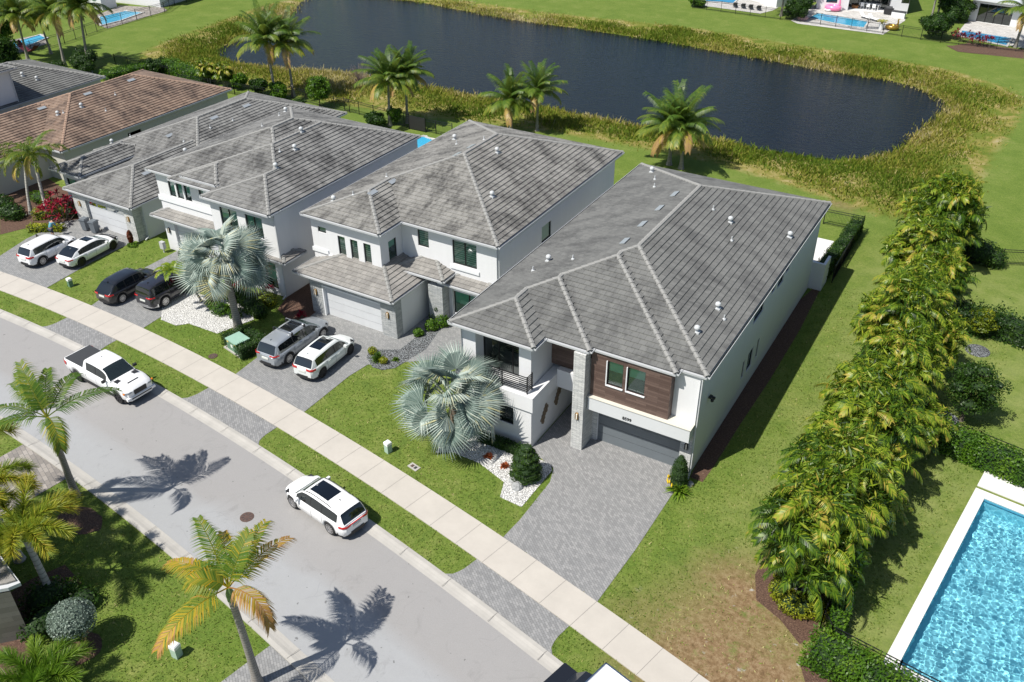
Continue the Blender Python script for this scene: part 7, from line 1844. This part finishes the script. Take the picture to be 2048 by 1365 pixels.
# ================================================================ FAR SIDE OF THE LAKE
def quad_house(name, a, b, depth, h, label, holes, roofm='coping', roof_over=.5):
    """white box shaped house whose garden front runs from a to b"""
    a = Vector(a); b = Vector(b); d = (b-a).normalized(); n = Vector((-d.y, d.x)); t = thing(name, (a.x, a.y, 0), label, 'house')
    c = b+n*depth; e = a+n*depth; wl = MB(); wall_panel(wl, tuple(a), tuple(b), 0, h, holes); wall_panel(wl, tuple(b), tuple(c), 0, h); wall_panel(wl, tuple(c), tuple(e), 0, h); wall_panel(wl, tuple(e), tuple(a), 0, h)
    wl.build('wall', M['stucco'], t, world=True)
    r = MB(); k = roof_over; r.prism([tuple(a-d*k-n*k), tuple(b+d*k-n*k), tuple(c+d*k+n*k), tuple(e-d*k+n*k)], h+.003, h+.35); r.build('roof', M[roofm], t, world=True)
    for q in holes:
        if len(q) < 5: window(t, tuple(a), tuple(b), q, blind=None, glassm='dark_glass', mull=(.5,))
    return t, a, d, n
tA, aA, dA, nA = quad_house('house', at2(1478,-6), at2(1552,16), 12, 3.4, 'white house behind the row of loungers, cut by the top edge', [(.4, 5.2, .05, 2.8, 2.2)])
tB, aB, dB, nB = quad_house('house', at2(1632,18), at2(1800,28), 14, 6.4, 'white house with a shaded terrace behind the pool with inflatables', [(1.3, 2.9, 1.0, 2.4), (4.6, 10.6, .05, 2.9, 2.6), (12.0, 13.1, 1.5, 2.5)])
tC, aC, dC, nC = quad_house('house', at2(1936,42), at2(2075,62), 12, 3.2, 'white house with wide dark sliding doors at the top right corner', [(1.0, 5.6, .05, 2.6, .3)], 'van_roof', 1.4)
for tt, aa, dd, nn, h0 in ((tA, aA, dA, nA, (.4, 5.2, 2.0)), (tB, aB, dB, nB, (4.6, 10.6, 2.5)), (tC, aC, dC, nC, (1.0, 5.6, .28))):
    P = lambda s, z, o: (aa.x+dd.x*s+nn.x*o, aa.y+dd.y*s+nn.y*o, z); g = MB(); g.poly([P(h0[0], .05, h0[2]), P(h0[1], .05, h0[2]), P(h0[1], 2.9, h0[2]), P(h0[0], 2.9, h0[2])]); sd = g.build('sliding_door', M['dark_glass'], tt, world=True)
    g = MB(); [g.bar(P(s, .05, h0[2]-.05), P(s, 2.9, h0[2]-.05), .09) for s in np.linspace(h0[0], h0[1], 5)]; g.build('door_frame', M['bronze'], sd, world=True)
# upper left: pool house walls and white house
tD, aD, dD, nD = quad_house('house', at2(213,3), at2(322,16), 10, 5.8, 'white house beside the pool deck at the top left', [(1.5, 3.0, 3.6, 4.8)])
q0 = at2(163,17); q1 = at2(206,22); t = thing('pool_wall', (*q0, 0), 'white wall with a green wreath at the end of the upper left pool', 'wall')
mb = MB(); d_ = (Vector(q1)-Vector(q0)).normalized(); n_ = Vector((-d_.y, d_.x)); mb.prism([q0, q1, tuple(Vector(q1)+n_*3), tuple(Vector(q0)+n_*3)], 0, 3.0); mb.build('wall', M['stucco'], t, world=True)
mb = MB(); wc = Vector(q1)-d_*1.4; mb.lathe([(.001, 0), (.55, .02), (.6, .08), (.001, .16)], (0, 0, 0), 16); mb.v = [(wc.x+d_.x*v[0]-n_.x*(v[2]+.01), wc.y+d_.y*v[0]-n_.y*(v[2]+.01), 1.9+v[1]*.8) for v in mb.v]; mb.build('wreath', M['green_box'], t, world=True)
# ---- things on the terraces
def lounger(px, rz, label, col='charcoal', group='dark loungers beside the spa pool'):
    q = at(*px); t = thing('sun_lounger', (q.x, q.y, .05), label, 'lounger', group, R_(rz))
    m_ = MB(); m_.box(-.3, .3, -.9, .35, .28, .36); m_.build('seat', M[col], t); m_ = MB(); m_.obox((0, .62, .58), (.3, 0, 0), (0, .28, .26), (0, -.03, .03)); m_.build('backrest', M[col], t)
    for sx_ in (-.27, .27):
        for sy_ in (-.8, .3): m_ = MB(); m_.box(sx_-.025, sx_+.025, sy_-.025, sy_+.025, 0, .28); m_.build('leg', M['black_metal'], t)
for i, (px, l) in enumerate([((1470,15),'leftmost of the four dark loungers'), ((1486,17),'second dark lounger from the left'), ((1501,19),'third dark lounger from the left'), ((1517,21),'rightmost of the four dark loungers')]): lounger(px, 200, l)
for px, l in [((1729,38),'white lounger at the shallow end of the long pool'), ((1746,42),'white lounger beside the potted plant')]: lounger(px, 60, l, 'white_plastic', 'white loungers at the long pool')
def inflatable(px, R, r, label, mat, name='inflatable_ring', neck=False):
    q = at(*px); t = thing(name, (q.x, q.y, .1), label, 'pool float'); m_ = MB()
    m_.grid([[((R+r*math.cos(b))*math.cos(a), (R+r*math.cos(b))*math.sin(a)*.8, r+r*math.sin(b)) for b in [2*math.pi*k/8 for k in range(8)]] for a in [2*math.pi*k/16 for k in range(17)]], 0, True); m_.build('ring', M[mat], t, smooth=True)
    if neck: m_ = MB(); m_.tube([(R*.8, 0, r), (R*1.0, 0, r*3), (R*.9, 0, r*4.6), (R*1.25, 0, r*4.8)], [r*.8, r*.4, r*.35, r*.2], 8); m_.build('neck', M[mat], t, smooth=True)
inflatable((1665,22), .9, .38, 'big pink inflatable ring against the white wall', 'pink', neck=True); inflatable((1783,60), .7, .3, 'gold inflatable swan at the end of the long pool', 'gold', 'inflatable_swan', True)
inflatable((1640,15), .6, .18, 'pale blue inflatable ring left of the pink one', 'pool_floor'); inflatable((1656,23), .45, .13, 'flat white inflatable ring on the terrace in front of the pink one', 'white_plastic')
q = at(1605, 40); t = thing('beanbag', (q.x, q.y, .05), 'pink and white striped beanbag by the long pool', 'beanbag'); m_ = MB(); m_.lathe([(.7, 0), (.85, .25), (.6, .5), (.001, .6)], (0, 0, 0), 14, mi=0)
M['striped'] = plain('pink_stripe_cloth', (.62, .38, .38), .9, var=.3, scale=5); m_.build('cushion', M['striped'], t, smooth=True)
q = at(1744, 57); t = thing('striped_rug', (q.x, q.y, .06), 'black and white striped mat beside the potted palm', 'mat', rz=.3)
for i in range(6): m_ = MB(); m_.box(-1.1, 1.1, -.75+i*.25, -.62+i*.25, 0, .03); m_.build('stripe', M['charcoal'], t)
m_ = MB(); m_.box(-1.12, 1.12, -.78, .76, -.02, .012); m_.build('cloth', M['white_plastic'], t)
q = at(1761, 60); t = thing('potted_palm', (q.x, q.y, .05), 'orange tipped palm in a big white pot', 'potted plant'); m_ = MB(); m_.lathe([(.28, 0), (.42, .75), (.38, .75), (.001, .68)], (0, 0, 0), 12); m_.build('pot', M['white_plastic'], t)
Q_, T_ = make_crown([(i*.8, (1.1, 14, .3, .06, 1.5, 1.0), dict(tint0=.6, tip_yellow=.3)) for i in range(8)]); qmesh('leaves', Q_+np.array([0, 0, .75]), T_, M['coco'], t)
q = at(1738, 18); t = thing('dining_table', (q.x, q.y, .05), 'white dining table on the terrace', 'table', rz=-.15); m_ = MB(); m_.box(-1.6, 1.6, -.5, .5, .70, .76); m_.build('tabletop', M['white_plastic'], t)
for sx_ in (-1.45, 1.45):
    for sy_ in (-.4, .4): m_ = MB(); m_.box(sx_-.04, sx_+.04, sy_-.04, sy_+.04, 0, .70); m_.build('leg', M['white_plastic'], t)
def chair(x, y, rz, label, mat='white_plastic', group='white dining chairs'):
    t = thing('dining_chair', (x, y, .05), label, 'chair', group, rz); m_ = MB(); m_.box(-.24, .24, -.24, .24, .42, .47); m_.build('seat', M[mat], t); m_ = MB(); m_.box(-.24, .24, .2, .25, .47, .95); m_.build('backrest', M[mat], t)
    for sx_ in (-.21, .21):
        for sy_ in (-.21, .21): m_ = MB(); m_.box(sx_-.02, sx_+.02, sy_-.02, sy_+.02, 0, .42); m_.build('leg', M[mat], t)
for i, (o, s) in enumerate([(-.9, 'left'), (0, 'middle'), (.9, 'right')]): chair(q.x+o*math.cos(-.15), q.y-.85+o*math.sin(-.15), math.pi-.15, f'{s} white chair on the near side of the white table')
q = at(1710, 17); t = thing('coffee_table', (q.x, q.y, .05), 'low orange wooden table on the shaded terrace', 'table'); m_ = MB(); m_.box(-.5, .5, -.4, .4, .3, .38); m_.build('tabletop', M['wood_orange'], t); m_ = MB(); m_.box(-.4, .4, -.3, .3, 0, .3); m_.build('base', M['wood_orange'], t)
q = at(1776, 30); t = thing('barbecue', (q.x, q.y, .05), 'black gas barbecue against the white wall', 'barbecue'); m_ = MB(); m_.box(-.65, .65, -.3, .3, .1, .9); m_.build('cabinet', M['black_plastic'], t); m_ = MB(); m_.grid([[(-.4, .3*math.cos(a), .9+.3*math.sin(a)), (.4, .3*math.cos(a), .9+.3*math.sin(a))] for a in [math.pi*k/6 for k in range(7)]]); m_.build('hood', M['charcoal'], t)
q = at(1796, 36); t = thing('storage_box', (q.x, q.y, .05), 'white storage bench right of the barbecue', 'storage box', rz=-.1); m_ = MB(); m_.box(-.95, .95, -.4, .4, 0, .8); m_.build('box_body', M['white_plastic'], t); m_ = MB(); m_.box(-1.0, 1.0, -.45, .45, .8, .88); m_.build('lid', M['charcoal'], t)
def bush2(*a, **k): return bush(*a, **k)
bush((1592,40), 2.0, 3.6, 'tall dense hedge bush left of the long pool', 'leaf', n=330, leaf=.15); bush((1606,16), 2.2, 3.4, 'tall bush behind the hedge left of the long pool', 'leaf', n=300, leaf=.15)
bush((1868,78), 2.3, 3.8, 'big rounded bush between the two right hand gardens', 'leaf', n=330, leaf=.15); bush((1905,42), 2.6, 4.0, 'big bush behind the first one, nearer the dark doors', 'leaf', n=300, leaf=.15)
bush((1393,14), 1.4, 1.5, 'bright shrub at the top left end of the long black fence', 'leaf_bright', n=400, leaf=.14)
for k, px in enumerate([(1908,80), (1922,84), (1936,86), (1950,90), (1964,92), (1977,94)]): spray(px, 5, .5, 1.5, ('crimson plant numbered from the left along the fence: ' if False else '')+['leftmost crimson plant along the black fence','second crimson plant from the left along the fence','third crimson plant from the left along the fence','fourth crimson plant from the left along the fence','fifth crimson plant from the left along the fence','rightmost crimson plant along the black fence'][k], 'leaf_red', 'crimson_shrub', group='crimson plants along the far fence', leafL=.55)
for px, h, ci, sc, lab, ln in [((1860,48),6.5,0,.8,'palm trunk between the two far right gardens','',), ((1873,40),6.8,1,.8,'palm trunk just behind the one between the gardens',''), ((2030,95),4.6,2,1.0,'palm with yellow fronds at the top right corner',''), ((1562,33),6.5,1,.8,'single palm on a white pebble ring left of the tall hedge bush','')]:
    q = at(*px); palm('coconut_palm', (q.x, q.y, 0), lab, h, (.2, .1), COCO[ci], scale=sc, rz=rng.uniform(0, 6), rad=(.26, .17), group='palms on the far side of the lake')
sheet('pebble_ring', blob(*at2(1562,33), 1.3, 1.0), .03, M['gravel']); sheet('pebble_ring', blob(*at2(1848,76), 1.3, 1.0), .03, M['gravel'])
# hammock at the upper left
q0 = at(60, 110); t = thing('hammock', (q0.x, q0.y, 0), 'dark red hammock slung between palm trunks at the upper left', 'hammock'); m_ = MB()
m_.grid([[(s*2.2, w_, .9+.55*(s*s)*2-.5+abs(w_)*.3) for w_ in (-.45, -.2, 0, .2, .45)] for s in (-1, -.6, -.2, .2, .6, 1)]); m_.build('cloth', M['hammock'], t); m_ = MB(); m_.bar((-2.2, 0, 1.5), (-3.0, 0, 1.8), .03); m_.bar((2.2, 0, 1.5), (3.0, 0, 1.8), .03); m_.build('rope', M['charcoal'], t)
tree('garden_tree', B((20,165)), 5.5, 2.6, 'dense dark tree at the upper left edge behind the grey roof', 'leaf', n=420, leaf=.16); tree('garden_tree', B((5,105)), 6.5, 3.0, 'tall bright topped tree in the top left corner', 'leaf_bright', n=380, leaf=.18)
